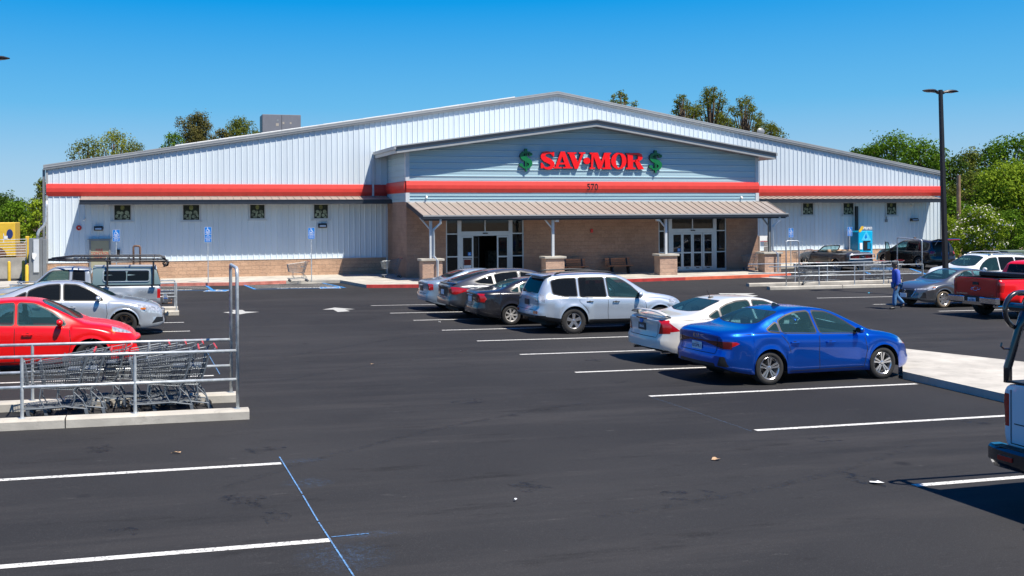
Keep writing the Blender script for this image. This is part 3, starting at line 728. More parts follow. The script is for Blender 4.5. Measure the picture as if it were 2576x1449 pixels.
for x0, x1 in ((BX0-.045, BX0+.17), (BX1-.17, BX1+.045)):
    mb.box(x0, x1, YB-.05, YB+.15, BZ1+.0, gz_roof((x0+x1)/2)+.1); mb.box(x0, x1, YB-.065, YB+.15, ZBR-.02, BZ0-.01)
mb.box(BX0+.17, BX1-.17, YB-.06, YB-.0, ZBR-.04, ZBR+.03); SP(mb.build('corner_trim', M['whitetrim']))
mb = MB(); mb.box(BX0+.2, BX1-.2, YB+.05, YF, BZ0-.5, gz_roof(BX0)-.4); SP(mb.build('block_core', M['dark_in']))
# gable roof with light and dark fascia
mb = MB(); mbf = MB(); mbs = MB()
for xa, xb in ((EXL, APX), (APX, EXR)):
    za, zb_ = gz_roof(xa), gz_roof(xb)
    rake(mb, xa, za+.40, xb, zb_+.40, YG-.06, YF+.3, .06, 0)
    rake(mbf, xa, za+.34, xb, zb_+.34, YG-.05, YG+.05, .14, 1)
    rake(mbf, xa, za+.20, xb, zb_+.20, YG, YG+.1, .20, 0)
    rake(mbs, xa, za+.07, xb, zb_+.07, YG+.1, YF, .06, 0)
SP(mb.build('gable_roof', M['greylight'])); 
for x_, s_ in ((EXL, -1), (EXR, 1)):
    z_ = gz_roof(x_); mbf.box(min(x_, x_+s_*.10), max(x_, x_+s_*.10), YG-.05, YF-.05, z_+.20, z_+.37, 0); mbf.box(min(x_-s_*.03, x_+s_*.02), max(x_-s_*.03, x_+s_*.02), YG, YF-.05, z_, z_+.20, 0)
fa = mbf.build('fascia', [M['greylight'], M['darktrim']]); SP(fa)
SP(mbs.build('soffit', M['greytrim']))
# porch canopy
PW = 2.75; PX0, PX1 = BX0+.02, BX1-.0
zc0, zc1 = ZBR-.03, W(1064, 543, YB-PW).z
yc1 = YB-PW; X0b, X1b = W(1064, 545, yc1).x, W(1979, 541, yc1).x
mb = MB()
mb.hexa([(X0b, yc1, zc1-.05), (X1b, yc1, zc1-.05), (PX1+.6, YB-.03, zc0-.05), (PX0-.0, YB-.03, zc0-.05), (X0b, yc1, zc1), (X1b, yc1, zc1), (PX1+.6, YB-.03, zc0), (PX0-.0, YB-.03, zc0)])
n = 48
for i in range(n+1):
    t = i/n; xf_, xb_ = X0b+(X1b-X0b-.035)*t, PX0+(PX1+.6-PX0-.035)*t
    mb.hexa([(xf_, yc1, zc1), (xf_+.022, yc1, zc1), (xb_+.022, YB-.04, zc0), (xb_, YB-.04, zc0), (xf_, yc1, zc1+.035), (xf_+.022, yc1, zc1+.035), (xb_+.022, YB-.04, zc0+.035), (xb_, YB-.04, zc0+.035)])
can = SP(mb.build('porch_canopy', M['canopy']))
mb = MB(); mb.box(X0b-.03, X1b+.03, yc1-.14, yc1, zc1-.17, zc1+.02); mb.box(X0b-.03, X1b+.03, yc1-.155, yc1-.141, zc1-.035, zc1+.03, 1)
for xa, xb in ((X0b, PX0), (X1b, PX1+.6)): mb.hexa([(xa-.03, yc1, zc1-.2), (xa+.03, yc1, zc1-.2), (xb+.03, YB-.04, zc0-.2), (xb-.03, YB-.04, zc0-.2), (xa-.03, yc1, zc1+.02), (xa+.03, yc1, zc1+.02), (xb+.03, YB-.04, zc0+.02), (xb-.03, YB-.04, zc0+.02)])
mb.box(X0b+.05, X1b-.05, yc1+.02, yc1+.10, zc1-.25, zc1-.06)
o = mb.build('gutter', [M['darktrim'], M['greylight']]); o.parent = can
mb = MB()
mb.hexa([(X0b+.1, yc1+.12, zc1-.16), (X1b-.1, yc1+.12, zc1-.16), (PX1+.4, YB-.05, zc0-.16), (PX0+.1, YB-.05, zc0-.16), (X0b+.1, yc1+.12, zc1-.12), (X1b-.1, yc1+.12, zc1-.12), (PX1+.4, YB-.05, zc0-.12), (PX0+.1, YB-.05, zc0-.12)])
o = mb.build('soffit', M['whitetrim']); o.parent = can
for u in (1402, 1656.5):
    p = W(u, 552, yc1+.1); mb = MB(); mb.box(p.x-.09, p.x+.09, yc1+.1, yc1+.25, zc1-.36, zc1-.26); o = mb.build('soffit_lamp', M['white']); o.parent = can
# pillars: block pedestal with cap, steel post, braces
YP = YB-2.45
for k, (u, ds) in enumerate(((1084, 1), (1391, 0), (1675, 0), (1936, 1))):
    x = W(u, 680, YP).x; zb = swz(x); hp = 1.02
    mb = MB(); mb.box(x-.52, x+.52, YP-.30, YP+.30, zb-.01, zb+hp)
    pd = SP(mb.build('pillar', M['blockrose']))
    mb = MB(); mb.box(x-.61, x+.61, YP-.38, YP+.38, zb+hp, zb+hp+.11, bev=.012); o = mb.build('cap', M['concrete']); o.parent = pd
    mb = MB(); mb.box(x-.065, x+.065, YP-.065, YP+.065, zb+hp+.11, zc1+.02)
    for s_ in (-1, 1):
        if k == 3 and s_ == 1: continue
        mb.hexa([(x+s_*.06-.035, YP-.035, 2.25), (x+s_*.06+.035, YP-.035, 2.25), (x+s_*.06+.035, YP+.035, 2.25), (x+s_*.06-.035, YP+.035, 2.25)]+[(x+s_*.55-.05, YP-.035, zc1-.1), (x+s_*.55+.05, YP-.035, zc1-.1), (x+s_*.55+.05, YP+.035, zc1-.1), (x+s_*.55-.05, YP+.035, zc1-.1)]) if s_ == -1 else None
    o = mb.build('post', M['whitetrim'] if k < 3 else M['greytrim']); o.parent = pd
    if ds:
        mb = MB(); yy = YP-.45; s_ = 1
        mb.tube([(x+.42*s_, yc1-.05, zc1-.15), (x+.42*s_, yc1-.05, zc1-.38), (x+.12*s_, YP-.12, zc1-.70), (x+.12*s_, YP-.12, zb+1.25), (x+.22*s_, yy, zb+1.02), (x+.22*s_, yy, zb+.05)], .06, 4)
        SP(mb.build('downspout', M['alum']))
# entrances
def entrance(x0, x1, kind):
    zb = swz((x0+x1)/2)+.005; Wd = x1-x0; y = YB+.04
    zt = 2.74; zh1 = 2.02+zb*.2; zh0 = 1.78; fr_ = MB(); D2 = .09
    tr = 1.82+.28  # header
    zhdr0, zhdr1 = zb+2.18, zb+2.42
    sw = .72*(Wd/4.9)
    e = SP(MB().box(x0, x0+.07, y, y+.12, zb, zt).box(x1-.07, x1, y, y+.12, zb, zt).box(x0+.07, x1-.07, y+.001, y+.12, zt-.07, zt)
        .box(x0+sw, x0+sw+.22, y-.012, y+.12, zb, zt-.071).box(x1-sw-.22, x1-sw, y-.012, y+.12, zb, zt-.071)
        .box(x0+sw+.221, x1-sw-.221, y-.02, y+.12, zhdr0, zhdr1)
        .box((x0+x1)/2-.03, (x0+x1)/2+.03, y+.002, y+.12, zhdr1+.001, zt-.072)
        .box(x0+.071, x0+sw-.001, y+.003, y+.11, zb+1.04, zb+1.10).box(x1-sw+.001, x1-.071, y+.003, y+.11, zb+1.04, zb+1.10)
        .box(x0+.071, x0+sw-.001, y+.003, y+.11, zb+2.26, zb+2.32).box(x1-sw+.001, x1-.071, y+.003, y+.11, zb+2.26, zb+2.32)
        .box(x0+.071, x0+sw-.001, y+.003, y+.11, zb, zb+.12).box(x1-sw+.001, x1-.071, y+.003, y+.11, zb, zb+.12).build('entrance', M['alum']))
    def sub(mb_, nm, mt): o = mb_.build(nm, mt); o.parent = e; return o
    g = MB()
    for a, b_, c, d in ((x0+.07, x0+sw, zb+.12, zt-.07), (x1-sw, x1-.07, zb+.12, zt-.07), (x0+sw+.22, x1-sw-.22, zhdr1, zt-.07)): g.box(a, b_, y+.055, y+.065, c, d)
    sub(g, 'glass', M['storeglass'])
    xa, xb = x0+sw+.225, x1-sw-.225; lw = (xb-xa)/4
    lw4 = [(0, 1), (1.02, 2), (2.02, 3), (3.02, 4)] if kind == 'closed' else [(0, 1), (3, 4), (.55, 1.5)]
    for j, (s_, t_) in enumerate(lw4):
        a, b_ = xa+lw*s_, xa+lw*t_; yy = y+(.0 if j in (0, 3) and kind == 'closed' else .0 if kind != 'closed' and j < 2 else .035); f = .085
        dm = MB().box(a, a+f, yy, yy+.045, zb+.01, zhdr0-.01).box(b_-f, b_, yy, yy+.045, zb+.01, zhdr0-.01).box(a+f, b_-f, yy+.001, yy+.045, zb+.01, zb+.24).box(a+f, b_-f, yy+.001, yy+.045, zhdr0-.10, zhdr0-.01).box(a+f, b_-f, yy+.001, yy+.045, zb+1.0, zb+1.08)
        if kind != 'closed' and j == 2: dm = MB().box(b_-.05, b_, yy, yy+.04, zb+.01, zhdr0-.01).box(a, b_-.05, yy+.001, yy+.04, zb+1.0, zb+1.05).box(a, b_-.05, yy+.001, yy+.04, zhdr0-.06, zhdr0-.01)
        sub(dm, 'sliding_door', M['alum'] if not (kind != 'closed' and j == 2) else M['darktrim'])
        sub(MB().box(a+f, b_-f, yy+.02, yy+.028, zb+.24, zhdr0-.1), 'door_glass', M['storeglass'])
        if kind == 'closed': sub(MB().box((a+b_)/2-.1, (a+b_)/2+.1, yy-.02, yy, zb+.14, zb+.19), 'floor_catch', M['black'])
        if j == 0:
            st = MB().box(b_-f-.22, b_-f-.04, yy+.010, yy+.018, zb+1.12, zb+1.30)
            sub(st, 'door_sticker', M['signblue'])
            ms = MB(); cx_, cz_ = b_-f-.13, zb+1.21; wheelchair(ms, lambda X, Z, l=0: (cx_+X*.14, yy+.008-l*.0004, cz_+Z*.14)); sub(ms, 'wheelchair_symbol', M['white'])
        if j == 0 and kind != 'closed':
            sub(MB().box(a+f+.03, b_-f-.03, yy+.008, yy+.018, zb+.27, zb+.95), 'door_poster', M['plate'])
            sub(MB().box(a+f+.05, b_-f-.05, yy+.004, yy+.0075, zb+.60, zb+.92).box(a+f+.14, b_-f-.14, yy+.003, yy+.0038, zb+.60, zb+.70), 'poster_picture', M['darklens'])
    sub(MB().box((x0+x1)/2-.13, (x0+x1)/2+.13, y-.07, y-.02, zhdr0+.10, zhdr0+.16), 'door_sensor', M['black'])
    return e
entrance(*A_, 'open'); entrance(*B_, 'closed')
# shop interior behind the glass: floor, back wall, a few shelves catching light
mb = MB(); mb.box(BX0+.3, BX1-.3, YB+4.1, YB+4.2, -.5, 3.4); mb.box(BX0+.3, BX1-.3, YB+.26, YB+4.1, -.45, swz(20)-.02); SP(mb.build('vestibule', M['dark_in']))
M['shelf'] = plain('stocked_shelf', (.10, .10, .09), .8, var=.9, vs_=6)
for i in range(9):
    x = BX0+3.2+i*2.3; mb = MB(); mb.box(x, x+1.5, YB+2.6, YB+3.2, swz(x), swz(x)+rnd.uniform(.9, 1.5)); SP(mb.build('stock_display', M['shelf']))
# wall lamps, bell, cameras, boxes, alarm
def walllamp(u0, v0, u1, v1, Y=YF):
    a, b_ = W(u0, v0, Y), W(u1, v1, Y); mb = MB()
    mb.prism([(a.x, Y-.05, b_.z), (a.x, Y-.20, b_.z), (a.x, Y-.24, b_.z+.05), (a.x, Y-.16, a.z), (a.x, Y-.05, a.z)], (b_.x-a.x, 0, 0))
    l = SP(mb.build('wall_lamp', M['pole'])); mb = MB(); mb.hexa([(a.x+.06, Y-.245, b_.z+.055), (b_.x-.06, Y-.245, b_.z+.055), (b_.x-.06, Y-.20, b_.z+.055), (a.x+.06, Y-.20, b_.z+.055), (a.x+.06, Y-.168, a.z-.03), (b_.x-.06, Y-.168, a.z-.03), (b_.x-.06, Y-.15, a.z-.03), (a.x+.06, Y-.15, a.z-.03)])
    o = mb.build('lens', M['plate']); o.parent = l
walllamp(237, 569, 259, 580); walllamp(800, 562, 821, 573); walllamp(2288, 549, 2305, 556)
p = W(198.7, 573, YF); mb = MB(); mb.lathe([(-.04, .0), (-.04, .04), (-.05, .05), (-.09, .10), (-.10, .13), (-.06, .14), (-.03, .08)], p, 'y', 20); bell = SP(mb.build('alarm_bell', M['red'], smooth=True))
mb = MB(); mb.lathe([(-.115, .0), (-.115, .035), (-.09, .035)], p, 'y', 12); o = mb.build('bell_hub', M['white']); o.parent = bell
for u, v, Y in ((214, 550.5, YF), (1072.5, 495, YB), (1863.6, 496, YB), (2290, 517, YF)):
    p = W(u, v, Y); mb = MB(); mb.lathe([(-.03, .0), (-.03, .06), (-.10, .05), (-.13, .03), (-.135, 0)], p, 'y', 14); mb.tube([p+Vector((0, -.1, 0)), p+Vector((-.06, -.22, -.09))], .04, 8); SP(mb.build('security_camera', M['white']))
p = W(1488, 580.5, YB); SP(MB().box(p.x-.07, p.x+.07, YB-.06, YB, p.z-.1, p.z+.1, bev=.01).build('fire_alarm', M['red']))
p = W(297, 634, YF); SP(MB().box(p.x-.09, p.x+.09, YF-.12, YF-.03, p.z-.14, p.z+.14, bev=.01).build('meter_box', M['pole']))
for u, v0, v1 in ((2162, 529, 557), (2284, 540, 556)):
    a, b_ = W(u-2 if u < 2200 else 2284, v0, YF), W(u, v1, YF)
for (u, v0, v1) in ((2153, 535, 555), (2276, 535, 555)):
    a, b_ = W(u/1.0, v0, YF), W(u, v1, YF)
a = W(2153.5, 548, YF); mb = MB(); mb.box(a.x-.08, a.x+.08, YF-.10, YF-.03, a.z-.30, a.z-.12); mb.box(a.x-.02, a.x+.02, YF-.07, YF-.03, a.z-.12, 2.9); SP(mb.build('junction_box', M['greytrim']))
a = W(2228, 547, YF); mb = MB(); mb.box(a.x-.08, a.x+.08, YF-.10, YF-.03, a.z-.30, a.z-.12); mb.box(a.x-.02, a.x+.02, YF-.07, YF-.03, a.z-.12, 2.9); SP(mb.build('junction_box', M['greytrim']))
# ---- the sign
def zpx(x, y, Y): # photo zoom pixels -> wall
    return W((2000+x*.27174)/1.57334, (560+y*.27174)/1.57334, Y)
def spline(pts, n=5, closed=True):
    out = []; N = len(pts)
    for i in range(N if closed else N-1):
        p0, p1, p2, p3 = pts[(i-1) % N], pts[i], pts[(i+1) % N], pts[(i+2) % N]
        if not closed: p0 = pts[max(0, i-1)]; p3 = pts[min(N-1, i+2)]
        if len(p1) > 2 or len(p2) > 2:   # corner flag: straight piece
            out.append(p1[:2]); continue
        for k in range(n):
            t = k/n; out.append(tuple(.5*((2*p1[j])+(-p0[j]+p2[j])*t+(2*p0[j]-5*p1[j]+4*p2[j]-p3[j])*t*t+(-p0[j]+3*p1[j]-3*p2[j]+p3[j])*t**3) for j in (0, 1)))
    if not closed: out.append(pts[-1][:2])
    return out
def stroke(pts, ws, n=8):
    c = spline(pts, n, False); m = len(c); o1, o2 = [], []
    for i, p in enumerate(c):
        q0, q1 = c[max(0, i-1)], c[min(m-1, i+1)]; d = Vector((q1[0]-q0[0], q1[1]-q0[1])).normalized()
        t = i/(m-1)*(len(ws)-1); k = min(int(t), len(ws)-2); w_ = ws[k]+(ws[k+1]-ws[k])*(t-k)
        o1.append((p[0]-d.y*w_/2, p[1]+d.x*w_/2)); o2.append((p[0]+d.y*w_/2, p[1]-d.x*w_/2))
    return ('strip', o1, o2)
sign = SP(MB().box(BX0+8, BX0+8.01, YB-.03, YB-.02, BZ1+.6, BZ1+.61).build('sign', M['returnblack']))
def letter(nm, polys, matl, Yf=YB-.16, thick=.12, holes=()):
    mb = MB()
    for k, poly in enumerate(polys):
        if poly[0] == 'strip':
            o1, o2 = poly[1], poly[2]; n = len(o1)
            A_ = [zpx(x, y, Yf) for x, y in o1]; B__ = [zpx(x, y, Yf) for x, y in o2]
            for i in range(n-1):
                e = -.0012*k-.0004*(i % 4); q = [A_[i], A_[i+1], B__[i+1], B__[i]]; mb.add([(p.x, Yf+e, p.z) for p in q], [(0, 1, 2, 3)], 0)
            for L_ in (A_, B__): mb.add([(p.x, Yf, p.z) for p in L_]+[(p.x, Yf+thick, p.z) for p in L_], [(i, i+1, n+i+1, n+i) for i in range(n-1)], 1)
            continue
        P = [zpx(x, y, Yf) for x, y in poly]; P = [Vector((p.x, Yf-.0012*k, p.z)) for p in P]
        bm = bmesh.new(); vs_b = [bm.verts.new(p) for p in P]; f = bm.faces.new(vs_b); bmesh.ops.triangulate(bm, faces=[f])
        bm.verts.index_update(); mb.add([v.co.copy() for v in bm.verts], [[v.index for v in ff.verts] for ff in bm.faces], 0); bm.free()
        n = len(P); mb.add(P+[p+Vector((0, thick, 0)) for p in P], [(i, (i+1) % n, n+(i+1) % n, n+i) for i in range(n)], 1)
    o = mb.build(nm, [matl, M['returnblack']], recalc=False); o.parent = sign
    for p in o.data.polygons:
        if p.material_index == 0 and p.normal.y > 0: p.flip()
    return o
S_ = [stroke([(700, 205), (672, 172), (625, 160), (570, 175), (552, 222), (585, 258), (640, 285), (684, 325), (672, 372), (615, 390), (560, 372), (535, 330)], [10, 22, 34, 52, 70, 78, 78, 70, 52, 36, 24, 12]), [(712, 146), (712, 216), (696, 218), (668, 185), (690, 146)], [(517, 390), (517, 312), (536, 308), (568, 352), (540, 392)]]
def quad(*p): return list(p)
A_l = [[(806, 146), (868, 146), (952, 372), (880, 372)], [(806, 146), (838, 190), (772, 372), (728, 372)], [(775, 308), (880, 308), (880, 334), (770, 334)], [(705, 372), (822, 372), (822, 392), (705, 392)], [(838, 372), (978, 372), (978, 392), (838, 392)]]
V_l = [[(905, 158), (1035, 158), (1035, 178), (905, 178)], [(1075, 158), (1166, 158), (1166, 178), (1075, 178)], [(925, 176), (1002, 176), (1068, 330), (1040, 398), (1010, 398)], [(1105, 176), (1140, 176), (1058, 398), (1036, 398), (1030, 370)]]
dot = [[(1189+50*cos(a*pi/12), 281+48*sin(a*pi/12)) for a in range(24)]]
M_l = [[(1230, 162), (1325, 162), (1325, 184), (1230, 184)], [(1452, 164), (1540, 164), (1540, 186), (1452, 186)], [(1256, 182), (1290, 182), (1276, 380), (1246, 380)], [(1228, 378), (1305, 378), (1305, 400), (1228, 400)], [(1268, 163), (1346, 163), (1402, 310), (1376, 400), (1352, 400)], [(1440, 165), (1470, 185), (1398, 400), (1374, 400), (1378, 348)], [(1446, 184), (1520, 184), (1532, 382), (1452, 382)], [(1412, 380), (1546, 380), (1546, 402), (1412, 402)]]
ring_o = [(1654+112*cos(a), 282+123*sin(a)) for a in [i*2*pi/36 for i in range(36)]]
ring_i = [(1656+44*cos(a), 282+98*sin(a)) for a in [i*2*pi/36 for i in range(36)]]
O_l = [ring_o[:19]+ring_i[:19][::-1], ring_o[18:]+[ring_o[0]]+[ring_i[0]]+ring_i[18:][::-1]]
R_l = [[(1758, 170), (1850, 170), (1850, 192), (1758, 192)], [(1780, 190), (1858, 190), (1862, 382), (1784, 382)], [(1756, 380), (1896, 380), (1896, 404), (1756, 404)],
       stroke([(1850, 184), (1915, 182), (1958, 205), (1962, 240), (1930, 275), (1860, 285)], [28, 30, 62, 70, 34, 26]), [(1880, 272), (1935, 268), (2010, 384), (2022, 404), (1935, 404), (1905, 340)]]
def dollar(cx, cy):
    s = stroke([(cx+72, cy-78), (cx+52, cy-100), (cx+5, cy-112), (cx-42, cy-98), (cx-62, cy-62), (cx-38, cy-28), (cx+12, cy-2), (cx+60, cy+34), (cx+62, cy+82), (cx+18, cy+112), (cx-35, cy+108), (cx-72, cy+72)], [16, 26, 30, 40, 52, 62, 66, 60, 44, 30, 26, 14])
    b1 = [(cx+75+28*cos(a*pi/8), cy-80+24*sin(a*pi/8)) for a in range(16)]; b1 = [(x-8, y) for x, y in b1]
    b2 = [(cx-70+28*cos(a*pi/8), cy+74+24*sin(a*pi/8)) for a in range(16)]
    return [s, b1, b2, [(cx-18, cy-163), (cx+18, cy-163), (cx+18, cy-100), (cx-18, cy-100)], [(cx-15, cy-105), (cx-4, cy-105), (cx-2, cy+110), (cx-13, cy+110)], [(cx+6, cy-105), (cx+15, cy-105), (cx+15, cy+110), (cx+6, cy+110)], [(cx-14, cy+108), (cx+18, cy+108), (cx+12, cy+168), (cx-6, cy+168)]]
letter('letter_s', S_, M['letter_red']); letter('letter_a', A_l, M['letter_red']); letter('letter_v', V_l, M['letter_red']); letter('dot', dot, M['letter_red'])
letter('letter_m', M_l, M['letter_red']); letter('letter_o', O_l, M['letter_red']); letter('letter_r', R_l, M['letter_red'])
letter('dollar_symbol', dollar(302, 266), M['letter_green']); letter('dollar_symbol', dollar(2190, 292), M['letter_green'])
# ------------------------------------------------------------------ vehicles
def pchip(pts):
    xs = [p[0] for p in pts]; ys = [p[1] for p in pts]; n = len(xs)
    h = [xs[i+1]-xs[i] for i in range(n-1)]; d = [(ys[i+1]-ys[i])/h[i] for i in range(n-1)]
    m = [0]*n; m[0] = d[0]; m[-1] = d[-1]
    for i in range(1, n-1):
        if d[i-1]*d[i] <= 0: m[i] = 0
        else:
            w1, w2 = 2*h[i]+h[i-1], h[i]+2*h[i-1]; m[i] = (w1+w2)/(w1/d[i-1]+w2/d[i])
    def f(x):
        if x <= xs[0]: return ys[0]
        if x >= xs[-1]: return ys[-1]
        i = 0
        while x > xs[i+1]: i += 1
        t = (x-xs[i])/h[i]; t2 = t*t; t3 = t2*t
        return (2*t3-3*t2+1)*ys[i]+(t3-2*t2+t)*h[i]*m[i]+(-2*t3+3*t2)*ys[i+1]+(t3-t2)*h[i]*m[i+1]
    return f
def roundpoly(poly, r=.04, n=3):
    out = []; N = len(poly)
    for i in range(N):
        p0, p, p1 = Vector(poly[i-1]), Vector(poly[i]), Vector(poly[(i+1) % N])
        a, b = p0-p, p1-p; rr = min(r, a.length*.4, b.length*.4)
        A, B = p+a.normalized()*rr, p+b.normalized()*rr
        for k in range(n+1):
            t = k/n; out.append(tuple((A*(1-t)+p*t)*(1-t)+(p*(1-t)+B*t)*t))
    return out
def offpoly(poly, d):   # poly ccw or cw; positive d grows
    N = len(poly); A = sum(poly[i][0]*poly[(i+1) % N][1]-poly[(i+1) % N][0]*poly[i][1] for i in range(N)); s = 1 if A > 0 else -1
    out = []
    for i in range(N):
        p0, p, p1 = Vector(poly[i-1]), Vector(poly[i]), Vector(poly[(i+1) % N])
        e0, e1 = (p-p0).normalized(), (p1-p).normalized()
        n0, n1 = Vector((e0.y, -e0.x))*s, Vector((e1.y, -e1.x))*s
        b = (n0+n1); b = b/max(.6, b.length_squared/2) if b.length > .1 else n0
        out.append(tuple(p+b*d))
    return out
def convex_parts(poly):
    """ear-free simple check: returns [poly] when convex, else triangles"""
    N = len(poly); sg = [0, 0]
    for i in range(N):
        a, b, c = Vector(poly[i-1]), Vector(poly[i]), Vector(poly[(i+1) % N]); cr = (b-a).x*(c-b).y-(b-a).y*(c-b).x
        if cr > 1e-7: sg[0] = 1
        if cr < -1e-7: sg[1] = 1
    return not (sg[0] and sg[1])
def inside(p, poly):
    x, y = p; c = False; N = len(poly); j = N-1
    for i in range(N):
        xi, yi = poly[i]; xj, yj = poly[j]
        if (yi > y) != (yj > y) and x < (xj-xi)*(y-yi)/(yj-yi)+xi: c = not c
        j = i
    return c
AX = {'side': (0, 2), 'end': (1, 2), 'top': (0, 1)}
def carve(bm, lay, axis, poly, region, filt=lambda c, n: True, src=(0,), ring=0, ringregion=None):
    """cut the outline of poly (2-D, seen along axis) into the body skin and mark the faces inside it"""
    a, b = AX[axis]
    def cutset(poly):
        x0, x1 = min(p[0] for p in poly)-.02, max(p[0] for p in poly)+.02; y0, y1 = min(p[1] for p in poly)-.02, max(p[1] for p in poly)+.02
        N = len(poly); cand = {}
        def info(f):
            vx = [v.co[a] for v in f.verts]; vy = [v.co[b] for v in f.verts]
            return (min(vx), max(vx), min(vy), max(vy))
        for f in bm.faces:
            if f[lay] not in src: continue
            t = info(f)
            if t[1] < x0 or t[0] > x1 or t[3] < y0 or t[2] > y1 or not filt(f.calc_center_median(), f.normal): continue
            cand[f] = t
        for i in range(N):
            p, q = Vector(poly[i]), Vector(poly[(i+1) % N]); e = q-p
            if e.length < 1e-5: continue
            nn = Vector((0, 0, 0)); nn[a] = e.y; nn[b] = -e.x; nn.normalize(); co = Vector((0, 0, 0)); co[a] = p.x; co[b] = p.y
            ex0, ex1 = min(p.x, q.x)-.015, max(p.x, q.x)+.015; ey0, ey1 = min(p.y, q.y)-.015, max(p.y, q.y)+.015
            fs = [f for f, t in cand.items() if not (t[1] < ex0 or t[0] > ex1 or t[3] < ey0 or t[2] > ey1)]
            if not fs: continue
            es = {e_ for f in fs for e_ in f.edges}; vs_ = {v for f in fs for v in f.verts}
            for f in fs: del cand[f]
            r = bmesh.ops.bisect_plane(bm, geom=list(fs)+list(es)+list(vs_), plane_co=co, plane_no=nn, dist=.0004)
            for g in r['geom']:
                if isinstance(g, bmesh.types.BMFace) and g.is_valid: cand[g] = info(g)
    if ring: outer = offpoly(poly, ring); cutset(outer)
    cutset(poly)
    for f in bm.faces:
        if f[lay] in src:
            c = f.calc_center_median()
            if not filt(c, f.normal): continue
            if inside((c[a], c[b]), poly): f[lay] = region
            elif ring and inside((c[a], c[b]), outer): f[lay] = ringregion
def detach(bm, lay, regions, name, mats, parent, smooth=True, shift=0):
    """move faces of the given regions to an object of their own"""
    regs = regions if isinstance(regions, (list, tuple)) else [regions]
    fs = [f for f in bm.faces if f[lay] in regs]
    if not fs: return None
    idx = {}; vs_ = []; F = []
    for f in fs:
        t = []
        for v in f.verts:
            if v not in idx: idx[v] = len(vs_); vs_.append(v.co+v.normal*shift)
            t.append(idx[v])
        F.append(t)
    me = bpy.data.meshes.new(name); me.from_pydata([tuple(v) for v in vs_], [], F)
    me.materials.append(mats)
    me.polygons.foreach_set('use_smooth', [smooth]*len(F))
    bmesh.ops.delete(bm, geom=fs, context='FACES')
    return link(name, me, parent)
SECN = 9
